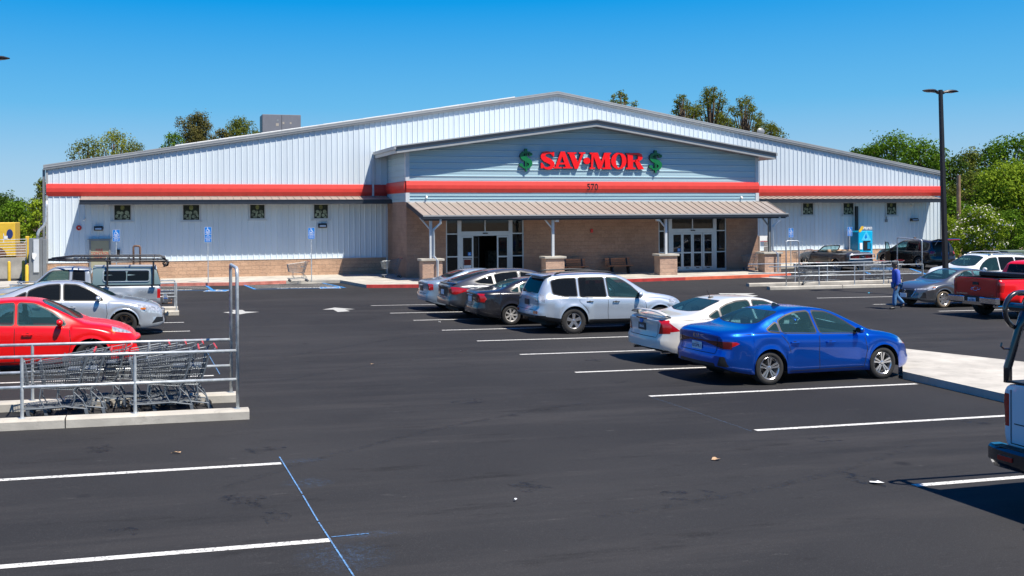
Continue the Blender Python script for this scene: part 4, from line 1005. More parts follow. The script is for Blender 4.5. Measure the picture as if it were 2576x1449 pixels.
def car_body(s):
    """s: spec dict. x = 0 rear .. L front, y = +-, z up. returns bmesh with layer region"""
    L, T = s['L'], s['tyre']
    top, belt, bot, hw, rw = [pchip(s[k]) for k in ('top', 'belt', 'bot', 'hw', 'rw')]
    xr, xf = s['xr'], s['xf']; ar = s.get('arch', T+.055)
    st = set()
    for k in range(int(L/.07)+1): st.add(round(k*.07, 4))
    for e in (.0, .004, .012, .025, .045, .08, .12, .17): st.add(e); st.add(round(L-e, 4))
    for k in ('top', 'belt', 'rw'):
        for p in s[k]: st.add(round(min(L, max(0, p[0])), 4))
    for xc in (xr, xf):
        for k in range(0, 19): st.add(round(xc-ar*cos(pi*k/18), 4))
    X = sorted(x for x in st if 0 <= x <= L)
    X2 = [X[0]]
    for x in X[1:]:
        if x-X2[-1] > .0035: X2.append(x)
    X = X2
    crn = s.get('corner', (.30, .34)); cd_ = s.get('cdepth', (.20, .26))
    def wscale(x):     # plan rounding of the ends
        k = 1
        if x < crn[0]: t = 1-x/crn[0]; k *= 1-cd_[0]*(t**2.6)
        if x > L-crn[1]: t = 1-(L-x)/crn[1]; k *= 1-cd_[1]*(t**2.2)
        return k
    def zbot(x):
        z = bot(x); a = 0
        for xc in (xr, xf):
            if abs(x-xc) < ar: z = max(z, T+sqrt(ar*ar-(x-xc)**2)); a = 1
        return z
    secs = []
    for x in X:
        zb, zl, zt = zbot(x), belt(x), top(x); W_ = hw(x)*wscale(x); R_ = rw(x)*wscale(x)
        zl = max(zl, zb+.06); zt = max(zt, zl+.015)
        fl = 0
        for xc in (xr, xf):
            d = sqrt((x-xc)**2)
            if d < ar+.22: fl = max(fl, 1 if d < ar else 1-smooth((d-ar)/.22))
        flare = s.get('flare', .018)*fl
        zc = s.get('crease', .70); tz = lambda t: zb+(zl-zb)*t
        lo = .94 if not fl > .99 else 1.0
        side = []
        for t, w_ in ((0, lo-.0), (.06, lo+(1-lo)*.45), (.18, .985), (.36, .997), (.55, 1.0), (.70, 1.0), (.82, .992), (.91, .978), (.965, .955), (1.0, .925)):
            y = W_*w_ + flare*(1-smooth((tz(t)-T-ar)/.16) if tz(t) > T+ar-.02 else 1)
            # pinched waist below the belt line
            y -= s.get('waist', .012)*math.exp(-((t-.45)/.16)**2)*(1-fl)
            side.append((y, tz(t)))
        h = zt-zl
        we = W_*.925
        g = min(1, h/.30)
        up = [(we+(R_-we)*.30-.0*g, zl+h*.27), (we+(R_-we)*.62, zl+h*.56), (we+(R_-we)*.88+.006*g, zl+h*.80), (R_*.965, zl+h*.915), (R_*.89, zl+h*.962), (R_*.68, zl+h*.985), (R_*.40, zl+h*.996), (0, zt)]
        if g < .5:
            q = g/.5
            hood = [(we*.985, zl+h*.25), (we*.95, zl+h*.45), (we*.89, zl+h*.62), (we*.80, zl+h*.78), (we*.68, zl+h*.89), (we*.50, zl+h*.96), (we*.28, zl+h*.99), (0, zt)]
            up = [((a[0]*q+b[0]*(1-q)), (a[1]*q+b[1]*(1-q))) for a, b in zip(up, hood)]
        secs.append(side+up)
    bm = bmesh.new(); lay = bm.faces.layers.int.new('region')
    bmp = s.get('bulge', lambda z: (0, 0))   # (rear, front) outward offset with height
    def place(x, y, z):
        r, f = bmp(z); kr = smooth(1-x/.55); kf = smooth(1-(L-x)/.55)
        cy = (y/ s['hw'][1][1])**2 if True else 0
        return Vector((x - r*kr + f*kf, y, z))
    K = len(secs[0]); V = {}
    for i, x in enumerate(X):
        for sgn in (-1, 1):
            for j, (y, z) in enumerate(secs[i]):
                if j == K-1 and sgn == 1: V[i, 1, j] = V[i, -1, j]; continue
                V[i, sgn, j] = bm.verts.new(place(x, y*sgn, z))
    for i in range(len(X)-1):
        for sgn in (-1, 1):
            for j in range(K-1):
                q = [V[i, sgn, j], V[i+1, sgn, j], V[i+1, sgn, j+1], V[i, sgn, j+1]]
                if sgn == 1: q.reverse()
                if len(set(q)) == 4: bm.faces.new(q)
    # end caps
    for i, sx, cv in ((0, -1, s.get('capr', .05)), (len(X)-1, 1, s.get('capf', .09))):
        M_ = 12; rows = []
        for j in range(K):
            y, z = secs[i][j]; row = []
            for k in range(M_+1):
                u = -1+2*k/M_
                if k == 0: row.append(V[i, -1, j]); continue
                if k == M_: row.append(V[i, 1, j]); continue
                if j == K-1: row.append(V[i, -1, j]); continue
                bx = cv*(1-u*u)*min(1, y/.5)
                p = place(X[i], y*u, z); p.x += sx*bx
                row.append(bm.verts.new(p))
            rows.append(row)
        for j in range(K-1):
            for k in range(M_):
                q = [rows[j][k], rows[j][k+1], rows[j+1][k+1], rows[j+1][k]]
                qq = []
                for v in q:
                    if v not in qq: qq.append(v)
                if len(qq) > 2:
                    if sx == 1: qq.reverse()
                    try: bm.faces.new(qq[::-1])
                    except ValueError: pass
    bmesh.ops.recalc_face_normals(bm, faces=bm.faces)
    # outward check
    f = max(bm.faces, key=lambda f: f.calc_center_median().z)
    if f.normal.z < 0: bmesh.ops.reverse_faces(bm, faces=bm.faces)
    bm.normal_update()
    return bm, lay, X, (top, belt, bot, hw, rw)
def make_wheel(parent, x, y, T, rim_r, width, style, side, tyremat='rubber', rimmat='alloy', name='wheel'):
    """side: +1 outer face towards +y"""
    mb = MB(); w2 = width/2
    pr = [(-w2*.85, rim_r), (-w2, rim_r+.03), (-w2, T-.045), (-w2*.86, T-.012), (-w2*.6, T), (w2*.6, T), (w2*.86, T-.012), (w2, T-.045), (w2, rim_r+.03), (w2*.85, rim_r-.0)]
    mb.lathe(pr, (0, 0, 0), 'y', 40)
    if style == 'mud':
        for k in range(30):
            a = 2*pi*k/30
            for sy in (-1, 1):
                m = MB(); m.box(-.022, .022, sy*w2*.5-.045, sy*w2*.5+.045, T-.01, T+.012); m.xf(Matrix.Rotation(a+sy*.05, 4, 'Y')); mb.add(m.v, m.f)
    w = mb.build(name, M[tyremat], parent, smooth=.7, recalc=True); w.location = (x, y, T)
    o = side; mb = MB(); yo = w2*.80*o
    mb.lathe([(yo, rim_r+.004), (yo+.008*o, rim_r-.004), (yo-.01*o, rim_r-.022), (yo-.07*o, rim_r-.035), (-yo*.6, rim_r-.03)], (0, 0, 0), 'y', 36, 0)
    mb.disc((0, yo-.085*o, 0), rim_r-.03, 'y', 30, 1)
    hub = yo-.012*o
    mb.lathe([(hub+.006*o, 0), (hub+.006*o, .028), (hub, .045), (hub-.03*o, .06)], (0, 0, 0), 'y', 16, 0)
    def spoke(a0, a1, r0, r1, wa, wb, dep=.022, ya=0.0, yb=0.0, mi=0):
        d0 = Vector((cos(a0), 0, sin(a0))); d1 = Vector((cos(a1), 0, sin(a1)))
        p, q = d0*r0+Vector((0, hub+ya*o, 0)), d1*r1+Vector((0, yo+(.0+yb)*o, 0)); t = (q-p); t.y = 0; n = Vector((-t.z, 0, t.x)).normalized(); dd = Vector((0, -dep*o, 0))
        m = [p-n*wa/2, p+n*wa/2, q+n*wb/2, q-n*wb/2]; mb.hexa([v+dd for v in m]+m, mi)
    if style == 'twin':    # five pairs of slim spokes
        for k in range(5):
            a = 2*pi*k/5+.3
            for s_ in (-1, 1): spoke(a+s_*.30, a+s_*.17, .035, rim_r-.012, .020, .040)
    elif style == 'five':
        for k in range(5): spoke(2*pi*k/5+pi/2, 2*pi*k/5+pi/2, .03, rim_r-.012, .06, .075)
    elif style == 'mud':
        for k in range(5): spoke(2*pi*k/5+pi/2, 2*pi*k/5+pi/2, .03, rim_r-.012, .075, .10)
    elif style == 'mesh':
        for k in range(8):
            a = 2*pi*k/8
            for s_ in (-1, 1): spoke(a, a+s_*.32, .04, rim_r-.012, .012, .013)
    elif style == 'cover':     # plastic cover, many wide flat petals
        for k in range(7): spoke(2*pi*k/7, 2*pi*k/7, .03, rim_r-.01, .07, .115, .012)
    elif style == 'petal':
        for k in range(10): spoke(2*pi*k/10, 2*pi*k/10+.10, .03, rim_r-.01, .03, .075, .012)
    elif style == 'seven':
        for k in range(7): spoke(2*pi*k/7, 2*pi*k/7, .03, rim_r-.01, .04, .06)
    rm = mb.build('rim', [M[rimmat], M['black']], w, smooth=False)
    return w
def licence(parent, x, y, z, ang, txt='', dark=False, w_=.32, h_=.16, tilt=0):
    mb = MB(); mb.box(-.006, .006, -w_/2, w_/2, -h_/2, h_/2, bev=.003)
    p = mb.build('licence_plate', M['darktrim'] if dark else M['plate'], parent); p.location = (x, y, z); p.rotation_euler = (0, tilt, ang)
    if txt:
        f = text('plate_characters', txt, .088, M['white'] if dark else M['ink'], (0, 0, 0), p, face='+X', xs=.85, bold=.002); f.location = (.009, 0, -.005)
        if not dark:
            f2 = text('plate_state', 'California', .034, M['red'], (0, 0, 0), p, face='+X'); f2.location = (.009, 0, .055)
    return p
def seats(car, xs_, w_, z0, mat='seat', dash=None, ww=.50, tall=.46, head=True):
    for x, n in xs_:
        for y in ([-w_, w_] if n == 2 else [-w_*1.0, 0, w_*1.0]):
            mb = MB(); wd = ww/2 if n == 2 else ww*.38
            mb.box(x-.05, x+.46, y-wd, y+wd, z0-.14, z0, bev=.03)
            mb.hexa([(x-.04, y-wd, z0-.03), (x+.10, y-wd, z0-.03), (x+.10, y+wd, z0-.03), (x-.04, y+wd, z0-.03), (x-.20, y-wd*.8, z0+tall), (x-.10, y-wd*.8, z0+tall), (x-.10, y+wd*.8, z0+tall), (x-.20, y+wd*.8, z0+tall)])
            if head: mb.box(x-.235, x-.125, y-.12, y+.12, z0+tall+.02, z0+tall+.17, bev=.03)
            mb.build('seat', M[mat], car)
    if dash:
        x, z = dash; mb = MB(); mb.box(x, x+.42, -w_-.34, w_+.34, z-.35, z, bev=.05); mb.build('dashboard', M['seat'], car)
        mb = MB(); mb.lathe([(-.012, .175), (0, .188), (.012, .175), (0, .165), (-.012, .175)], (0, 0, 0), 'x', 20); mb.box(-.01, .01, -.17, .17, -.015, .015)
        sw_ = mb.build('steering_wheel', M['black'], car); sw_.location = (x-.10, w_, z+.03); sw_.rotation_euler = (0, -.4, 0)
def mirror(car, x, y, z, s, mat, cap=None, size=(.10, .20, .13), arm=.07):
    mb = MB(); bx, by, bz = size; c = Vector((x, y+s*(arm+by/2), z))
    vs_ = []; prof = [(-1, .75), (-.6, .95), (0, 1), (.6, .85), (1, .45)]
    rows = []
    for t, k in prof:
        rows.append([c+Vector((t*bx/2, by/2*k*cos(a), bz/2*k*sin(a))) for a in [i*2*pi/14 for i in range(15)]])
    mb.grid(rows); mb.add(rows[-1][:-1], [tuple(range(14))]); mb.add(rows[0][:-1], [tuple(range(14))], 1)
    mb.hexa([(x-.03, y-s*.01, z-.05), (x+.05, y-s*.01, z-.05), (x+.04, y+s*(arm+.04), z-.03), (x-.02, y+s*(arm+.04), z-.03), (x-.03, y-s*.01, z-.02), (x+.05, y-s*.01, z-.02), (x+.04, y+s*(arm+.04), z+.0), (x-.02, y+s*(arm+.04), z+.0)], 2)
    return mb.build('side_mirror', [mat, M['gloss'], cap or M['black']], car, smooth=.8, weld=True)
from mathutils.bvhtree import BVHTree
def build_car(s, name, label, cat='car', group=None):
    L = s['L']; car = empty(name, label=label, cat=cat, group=group)
    bm, lay, X, fns = car_body(s)
    top, belt, bot, hw, rw = fns
    bvh = BVHTree.FromBMesh(bm)
    pm = s['paint']
    SIDE = lambda c, n: abs(n.y) > .45
    def side_y(x, z, sg=1):
        h = bvh.ray_cast(Vector((x, 3*sg, z)), Vector((0, -sg, 0))); return h[0].y if h[0] else hw(x)*sg
    def end_x(y, z, front):
        h = bvh.ray_cast(Vector((L+2 if front else -2, y, z)), Vector((-1 if front else 1, 0, 0))); return h[0].x if h[0] and (h[0].x > L*.6) == bool(front) else (L if front else 0)
    s['side_y'] = side_y; s['end_x'] = end_x
    # windows in side view: region ids 10.. ; trims 5
    for k, p in enumerate(s.get('sidewins', [])):
        dark = p[0]; poly = roundpoly(p[1], s.get('wr', .045))
        carve(bm, lay, 'side', poly, 11 if dark else 10, lambda c, n: abs(n.y) > .35 and c.z > .6, ring=s.get('ring', .028), ringregion=5)
    for k, (which, poly) in enumerate(s.get('topwins', [])):
        # windshield / backlight given in top view (x,y) as half outline -> mirrored polygon
        full = [(x, y) for x, y in poly]+[(x, -y) for x, y in reversed(poly) if y > .001]
        carve(bm, lay, 'top', roundpoly(full, .06), 12 if which == 'w' else 13, lambda c, n: n.z > .12 and c.z > s.get('wz', .85), ring=.03, ringregion=5)
    for axis, poly, region, cond, r in s.get('lamps', []):
        if cond == 'r': flt = lambda c, n: c.x < .20
        elif cond == 'f': flt = lambda c, n: c.x > L*.5 and n.x > -.25
        elif cond == 'rs': flt = lambda c, n: c.x < L*.4 and abs(n.y) > .25
        elif cond == 'fs': flt = lambda c, n: c.x > L*.6 and abs(n.y) > .12
        elif cond == 're': flt = lambda c, n: n.x < -.35 and c.x < L*.3
        elif cond == 'fe': flt = lambda c, n: n.x > .3 and c.x > L*.7
        elif cond == 'ra': flt = lambda c, n: c.x < s.get('ral', .16) and n.z < .75
        elif cond == 'cab': flt = lambda c, n: n.x < -.3 and c.x > 1.0
        elif cond == 's': flt = lambda c, n: abs(n.y) > .3
        elif cond == 'fa': flt = lambda c, n: c.x > L-.34 and n.z < .85
        else: flt = lambda c, n: True
        polys = [poly]
        if axis == 'end' and not s.get('nomirror') and min(p[0] for p in poly) > 0: polys.append([(-a, b) for a, b in poly][::-1])
        if axis == 'top' and min(p[1] for p in poly) > 0: polys.append([(a, -b) for a, b in poly][::-1])
        for pl in polys: carve(bm, lay, axis, roundpoly(pl, r, 2) if r else pl, region, flt, src=s.get('lampsrc', (0,)))
    names = {5: ('window_trim', M[s.get('trim', 'gloss')]), 10: ('window', M['glass']), 11: ('window', M['glassdark']), 12: ('windscreen', M['glass']), 13: ('rear_window', M[s.get('rearglass', 'glass')]),
             20: ('tail_light', M['redlens']), 21: ('headlight', M[s.get('lens', 'clear')]), 22: ('grille', M['black']), 23: ('lower_trim', M['black']), 24: ('indicator', M['amber']), 25: ('tail_light', M['darklens']), 26: ('bumper', M['chrome']), 27: ('reflector', M['redlens']), 28: ('reversing_light', M['clear']), 29: ('roof_panel', M['gloss']), 30: ('number_recess', M['black']), 31: ('bumper', M['black']), 32: ('trim_panel', M['alloy']), 40: ('cabin_floor', M['under'])}
    hole = [f for f in bm.faces if f[lay] == 41]
    if hole: bmesh.ops.delete(bm, geom=hole, context='FACES')
    bm.normal_update()
    ids = sorted({f[lay] for f in bm.faces} - {0})
    # split by id and by connected island for lamps and windows
    for i in ids:
        nm, mt = names[i]
        if i in (10, 11, 20, 21, 24, 25, 27, 28):
            while True:
                seed = next((f for f in bm.faces if f[lay] == i), None)
                if seed is None: break
                stack = [seed]; seed[lay] = 99
                while stack:
                    f = stack.pop()
                    for e in f.edges:
                        for g in e.link_faces:
                            if g[lay] == i: g[lay] = 99; stack.append(g)
                detach(bm, lay, 99, nm, mt, car)
        else: detach(bm, lay, i, nm, mt, car)
    me = bpy.data.meshes.new('body'); bm.normal_update()
    for e in bm.edges:
        if len(e.link_faces) == 2 and e.calc_face_angle(0) > .75: e.smooth = False
    bm.to_mesh(me); bm.free(); me.materials.append(pm); me.polygons.foreach_set('use_smooth', [True]*len(me.polygons))
    body = link('body', me, car)
    # body-side door seams, sill, handles
    for seam in s.get('seams', []):
        for sg in (1, -1):
            mb = MB(); pts = []
            for i in range(len(seam)-1):
                p, q = Vector(seam[i]), Vector(seam[i+1]); n = max(1, int((q-p).length/.06))
                for k in range(n+(i == len(seam)-2)): c = p.lerp(q, k/n); pts.append(c)
            rows = []
            for i, c in enumerate(pts):
                a, b = pts[max(0, i-1)], pts[min(len(pts)-1, i+1)]; d = (b-a).normalized(); nn = Vector((-d.y, d.x))*.0055
                rows.append([(c.x-nn.x, side_y(c.x-nn.x, c.y-nn.y, sg)+.0022*sg, c.y-nn.y), (c.x+nn.x, side_y(c.x+nn.x, c.y+nn.y, sg)+.0022*sg, c.y+nn.y)])
            mb.grid(rows); mb.build('door_seam', M['under'], car, recalc=False)
    for sm in s.get('endseams', []):      # (front?, list of (y,z))
        fr, pts0 = sm; pts = []
        for i in range(len(pts0)-1):
            p, q = Vector(pts0[i]), Vector(pts0[i+1]); n = max(1, int((q-p).length/.06))
            for k in range(n+(i == len(pts0)-2)): pts.append(p.lerp(q, k/n))
        rows = []
        for i, c in enumerate(pts):
            a, b = pts[max(0, i-1)], pts[min(len(pts)-1, i+1)]; d = (b-a).normalized(); nn = Vector((-d.y, d.x))*.006; o_ = .003 if fr else -.003
            rows.append([(end_x(c.x-nn.x, c.y-nn.y, fr)+o_, c.x-nn.x, c.y-nn.y), (end_x(c.x+nn.x, c.y+nn.y, fr)+o_, c.x+nn.x, c.y+nn.y)])
        mb = MB(); mb.grid(rows); mb.build('bonnet_seam' if fr else 'boot_seam', M['under'], car, recalc=False)
    for hx, hz in s.get('handles', []):
        for sg in (1, -1):
            y = side_y(hx, hz, sg); mb = MB()
            mb.box(hx-.10, hx+.10, y+sg*.030-.010, y+sg*.030+.010, hz-.014, hz+.014, bev=.006)
            for dx in (-.085, .085): mb.box(hx+dx-.014, hx+dx+.014, min(y, y+sg*.03), max(y, y+sg*.03), hz-.012, hz+.012)
            h = mb.build('door_handle', s.get('handlemat', pm), car)
            m2 = MB(); m2.lathe([(0, .045), (0, .0)], (0, 0, 0), 'y', 12); rr = m2.build('handle_recess', M['under'], h); rr.location = (hx, y+sg*.002, hz-.0); rr.scale = (1, 1, .6)
    for sg in (1, -1):
        mx, mz = s['mirror']; mirror(car, mx, side_y(mx, mz, sg)-sg*.0, mz+.03, sg, s.get('mirrormat', pm), size=s.get('msize', (.11, .19, .13)))
    # underbody and wheel wells
    W0 = s['hw'][1][1]; T = s['tyre']; ar = s.get('arch', T+.055); mb = MB()
    zf = s.get('floor', .24)
    xs_ = [.12, s['xr']-ar, s['xr']+ar, s['xf']-ar, s['xf']+ar, L-.15]
    mb.box(xs_[2], xs_[3], -W0*.90, W0*.90, zf, zf+.10); mb.box(.28, xs_[1], -W0*.72, W0*.72, zf, zf+.10); mb.box(xs_[4], L-.32, -W0*.66, W0*.66, zf, zf+.10)
    for xc in (s['xr'], s['xf']):
        rows = [[(xc-ar*cos(pi*k/14), sy*1.0, T+ar*sin(pi*k/14)) for sy in (-W0*.985, -W0*.5, W0*.5, W0*.985)] for k in range(15)]
        rows = [[(xc-ar*1.0, y, zf+.02) for y in (-W0*.985, -W0*.5, W0*.5, W0*.985)]]+rows+[[(xc+ar, y, zf+.02) for y in (-W0*.985, -W0*.5, W0*.5, W0*.985)]]
        mb.grid(rows)
        mb.box(xc-ar+.02, xc+ar-.02, -W0*.55, W0*.55, zf, T+ar*.4)
    if s.get('cabin'):
        a, b, z = s['cabin']; mb.box(a, b, -W0*.86, W0*.86, zf+.1, z)
    mb.build('underbody', M['under'], car)
    # wheels
    tr = s.get('track', W0-.115); st = s['wheel']
    for xc in (s['xr'], s['xf']):
        for sg in (1, -1): make_wheel(car, xc, sg*tr, T, s['rim'], s.get('tw', .215), st, sg, s.get('tyremat', 'rubber'), s.get('rimmat', 'alloy'))
    if s.get('seats'): seats(car, s['seats'], W0*.42, s['seatz'], s.get('seatmat', 'seat'), s.get('dash'))
    if s.get('extra'): s['extra'](car, s)
    return car
def park(car, uv_rear, ang, off=(0, 0)):
    """set the car so that its origin (rear centre, ground) is at a ground point and it points along ang (0 = +X)"""
    on_lot(car, uv_rear[0], uv_rear[1], ang); car.location.z = gh(uv_rear[0], uv_rear[1])
    return car
def mapx(base, tgt):
    def f(x):
        for i in range(len(base)-1):
            if x <= base[i+1] or i == len(base)-2:
                return tgt[i]+(x-base[i])/(base[i+1]-base[i])*(tgt[i+1]-tgt[i])
    return f
def remap(s, base, L, W_, H, xr, xf, H0, W0):
    f = mapx(base, (0, xr, xf, L)); zk, yk = H/H0, W_/W0
    o = dict(s); o.update(L=L, xr=xr, xf=xf)
    for k in ('top', 'belt', 'bot'): o[k] = [(f(x), z*zk) for x, z in s[k]]
    for k in ('hw', 'rw'): o[k] = [(f(x), y*yk) for x, y in s[k]]
    o['sidewins'] = [(d, [(f(x), z*zk) for x, z in p]) for d, p in s.get('sidewins', [])]
    o['topwins'] = [(n, [(f(x), y*yk) for x, y in p]) for n, p in s.get('topwins', [])]
    def lm(l):
        ax, p, r, c, q = l
        if ax == 'side': p = [(f(x), z*zk) for x, z in p]
        elif ax == 'end': p = [(y*yk, z*zk) for y, z in p]
        else: p = [(f(x), y*yk) for x, y in p]
        return (ax, p, r, c, q)
    o['lamps'] = [lm(l) for l in s.get('lamps', [])]
    o['seams'] = [[(f(x), z*zk) for x, z in p] for p in s.get('seams', [])]
    o['endseams'] = [(fr, [(y*yk, z*zk) for y, z in p]) for fr, p in s.get('endseams', [])]
    o['handles'] = [(f(x), z*zk) for x, z in s.get('handles', [])]
    o['mirror'] = (f(s['mirror'][0]), s['mirror'][1]*zk)
    if 'dash' in s and s['dash']: o['dash'] = (f(s['dash'][0]), s['dash'][1]*zk)
    o['seats'] = [(f(x), n) for x, n in s.get('seats', [])]
    o['seatz'] = s['seatz']*zk
    if 'cabin' in s: o['cabin'] = (f(s['cabin'][0]), f(s['cabin'][1]), s['cabin'][2]*zk)
    b0 = s.get('bulge', lambda z: (0, 0)); o['bulge'] = lambda z: b0(z/zk)
    return o
def bulge_sedan(z):
    r = .055*smooth((.66-z)/.10)*smooth((z-.15)/.2)+.03*smooth((z-.84)/.12)
    f = .045*smooth((.50-z)/.12)*smooth((z-.12)/.15)
    return r-.03, f
SEDAN = dict(L=4.64, tyre=.32, rim=.215, xr=1.06, xf=3.76, corner=(.42, .62), cdepth=(.16, .27), capr=.07, capf=.09, trim='black',
    top=[(0, .985), (.06, 1.02), (.30, 1.055), (.66, 1.085), (.80, 1.11), (1.20, 1.275), (1.60, 1.395), (1.95, 1.435), (2.25, 1.44), (2.60, 1.41), (2.85, 1.335), (3.20, 1.175), (3.52, 1.02), (3.62, .985), (4.0, .93), (4.35, .85), (4.56, .75), (4.64, .66)],
    belt=[(0, .93), (.30, .99), (.9, 1.005), (1.6, .985), (3.3, .93), (3.7, .90), (4.2, .80), (4.5, .69), (4.64, .58)],
    bot=[(0, .36), (.25, .28), (.75, .21), (1.5, .20), (3.4, .20), (4.2, .20), (4.5, .23), (4.64, .30)],
    hw=[(0, .86), (.6, .895), (1.6, .90), (3.2, .90), (4.0, .89), (4.64, .85)],
    rw=[(0, .70), (.6, .70), (.8, .68), (1.15, .62), (1.6, .575), (2.3, .575), (2.7, .585), (3.1, .63), (3.55, .71), (4.1, .72), (4.64, .62)],
    sidewins=[(0, [(2.27, .972), (3.22, .952), (3.17, 1.02), (2.95, 1.165), (2.72, 1.285), (2.55, 1.345), (2.25, 1.365)]),
              (0, [(1.38, 1.00), (2.17, .975), (2.15, 1.365), (1.85, 1.345), (1.60, 1.285), (1.40, 1.20)]),
              (0, [(1.07, 1.045), (1.12, 1.02), (1.32, 1.003), (1.34, 1.175), (1.22, 1.12)])],
    topwins=[('w', [(3.50, 0), (3.47, .30), (3.38, .60), (2.80, .50), (2.72, .25), (2.70, 0)]), ('r', [(.86, 0), (.88, .30), (.98, .58), (1.50, .49), (1.47, .25), (1.46, 0)])],
    lamps=[], seams=[[(2.21, .96), (2.20, .60), (2.22, .26)], [(3.30, .92), (3.34, .60), (3.28, .28)], [(1.28, .99), (1.46, .80), (1.52, .62)], [(1.52, .25), (3.28, .27)], [(.25, .97), (1.05, 1.0)]],
    endseams=[(False, [(-.60, .95), (-.56, .60), (.56, .60), (.60, .95)])],
    handles=[(1.62, .80), (2.46, .785)], mirror=(3.12, .98), seats=[(1.62, 3), (2.45, 2)], seatz=.55, dash=(3.0, .90), cabin=(.7, 3.5, .42), wheel='five', bulge=bulge_sedan)
SB = (0, 1.06, 3.76, 4.64)
def bulge_suv(z):
    r = .07*smooth((.72-z)/.10)*smooth((z-.18)/.2)
    return r-.03, .05*smooth((.55-z)/.15)
SUV = dict(L=4.64, tyre=.355, rim=.215, xr=1.00, xf=3.68, corner=(.34, .60), cdepth=(.12, .26), capr=.05, capf=.09, arch=.42, trim='black',
    top=[(0, 1.04), (.03, 1.12), (.10, 1.28), (.20, 1.46), (.30, 1.59), (.42, 1.635), (.9, 1.67), (1.7, 1.69), (2.3, 1.67), (2.62, 1.60), (2.95, 1.42), (3.25, 1.23), (3.42, 1.14), (3.6, 1.11), (4.1, 1.03), (4.45, .91), (4.60, .78), (4.64, .72)],
    belt=[(0, .98), (.25, 1.03), (.8, 1.05), (1.6, 1.03), (3.2, .99), (3.7, .97), (4.2, .88), (4.5, .76), (4.64, .62)],
    bot=[(0, .45), (.25, .38), (.7, .32), (1.5, .30), (3.3, .30), (4.2, .28), (4.5, .30), (4.64, .38)],
    hw=[(0, .87), (.6, .90), (1.6, .90), (3.2, .90), (4.0, .895), (4.64, .85)],
    rw=[(0, .74), (.10, .70), (.3, .64), (.9, .62), (1.8, .62), (2.6, .62), (3.0, .66), (3.45, .72), (4.1, .73), (4.64, .63)],
    sidewins=[(0, [(2.12, 1.02), (3.12, .99), (3.08, 1.10), (2.85, 1.31), (2.62, 1.46), (2.45, 1.535), (2.10, 1.56)]),
              (1, [(1.22, 1.04), (2.02, 1.025), (2.00, 1.565), (1.24, 1.56)]),
              (1, [(.42, 1.13), (.72, 1.055), (1.12, 1.045), (1.13, 1.555), (.62, 1.53), (.40, 1.46)])],
    topwins=[('w', [(3.38, 0), (3.35, .30), (3.24, .63), (2.68, .53), (2.60, .25), (2.58, 0)])],
    lamps=[('end', [(-.60, 1.12), (.60, 1.12), (.54, 1.52), (-.54, 1.52)], 13, 're', .06)],
    seams=[[(2.06, 1.0), (2.05, .60), (2.07, .34)], [(3.20, .97), (3.24, .65), (3.18, .36)], [(1.18, 1.02), (1.17, .90), (1.36, .72), (1.44, .60)], [(1.44, .35), (3.18, .36)]],
    endseams=[(False, [(-.66, 1.0), (-.64, .66), (.64, .66), (.66, 1.0)])],
    handles=[(1.48, .90), (2.30, .885)], mirror=(3.02, 1.05), seats=[(1.45, 3), (2.35, 2)], seatz=.78, dash=(2.9, 1.0), cabin=(.3, 3.4, .55), wheel='five', bulge=bulge_suv, rearglass='glassdark', msize=(.12, .20, .17))
UB = (0, 1.00, 3.68, 4.64)
# -------- paints
P_blue = paint('deep_blue_paint', (.0, .085, .50), .75, .30, -.03, .8)
P_white = paint('cream_white_paint', (.62, .60, .55), 0, .35, .02)
P_white2 = paint('white_paint_gloss', (.72, .73, .73), 0, .35, .02)
P_silver = paint('pale_silver_paint', (.42, .48, .55), .45, .34, .03)
P_silver2 = paint('silver_paint', (.50, .54, .58), .5, .32, .02)
P_dsil = paint('aged_silver_paint', (.33, .37, .41), .35, .42, .16)
P_grey = paint('dark_grey_paint', (.085, .09, .10), .6, .3, .03)
P_grey2 = paint('gun_grey_paint', (.12, .13, .14), .6, .3, .02)
P_black = paint('black_paint', (.012, .013, .018), .2, .25, .03)
P_brownblk = paint('brown_black_paint', (.014, .012, .012), .2, .25, .03)
P_red = paint('bright_red_paint', (.70, .002, .002), .0, .3, -.03, .35)
P_red2 = paint('deep_red_paint', (.80, .002, .004), .0, .3, -.03, .5)
P_lblue = paint('light_steel_blue_paint', (.26, .34, .42), .45, .34, .03)
P_shell = paint('camper_teal_grey', (.12, .19, .20), .0, .5, .10)
RTL = lambda *p: ('end', list(p), 20, 'r', .02)
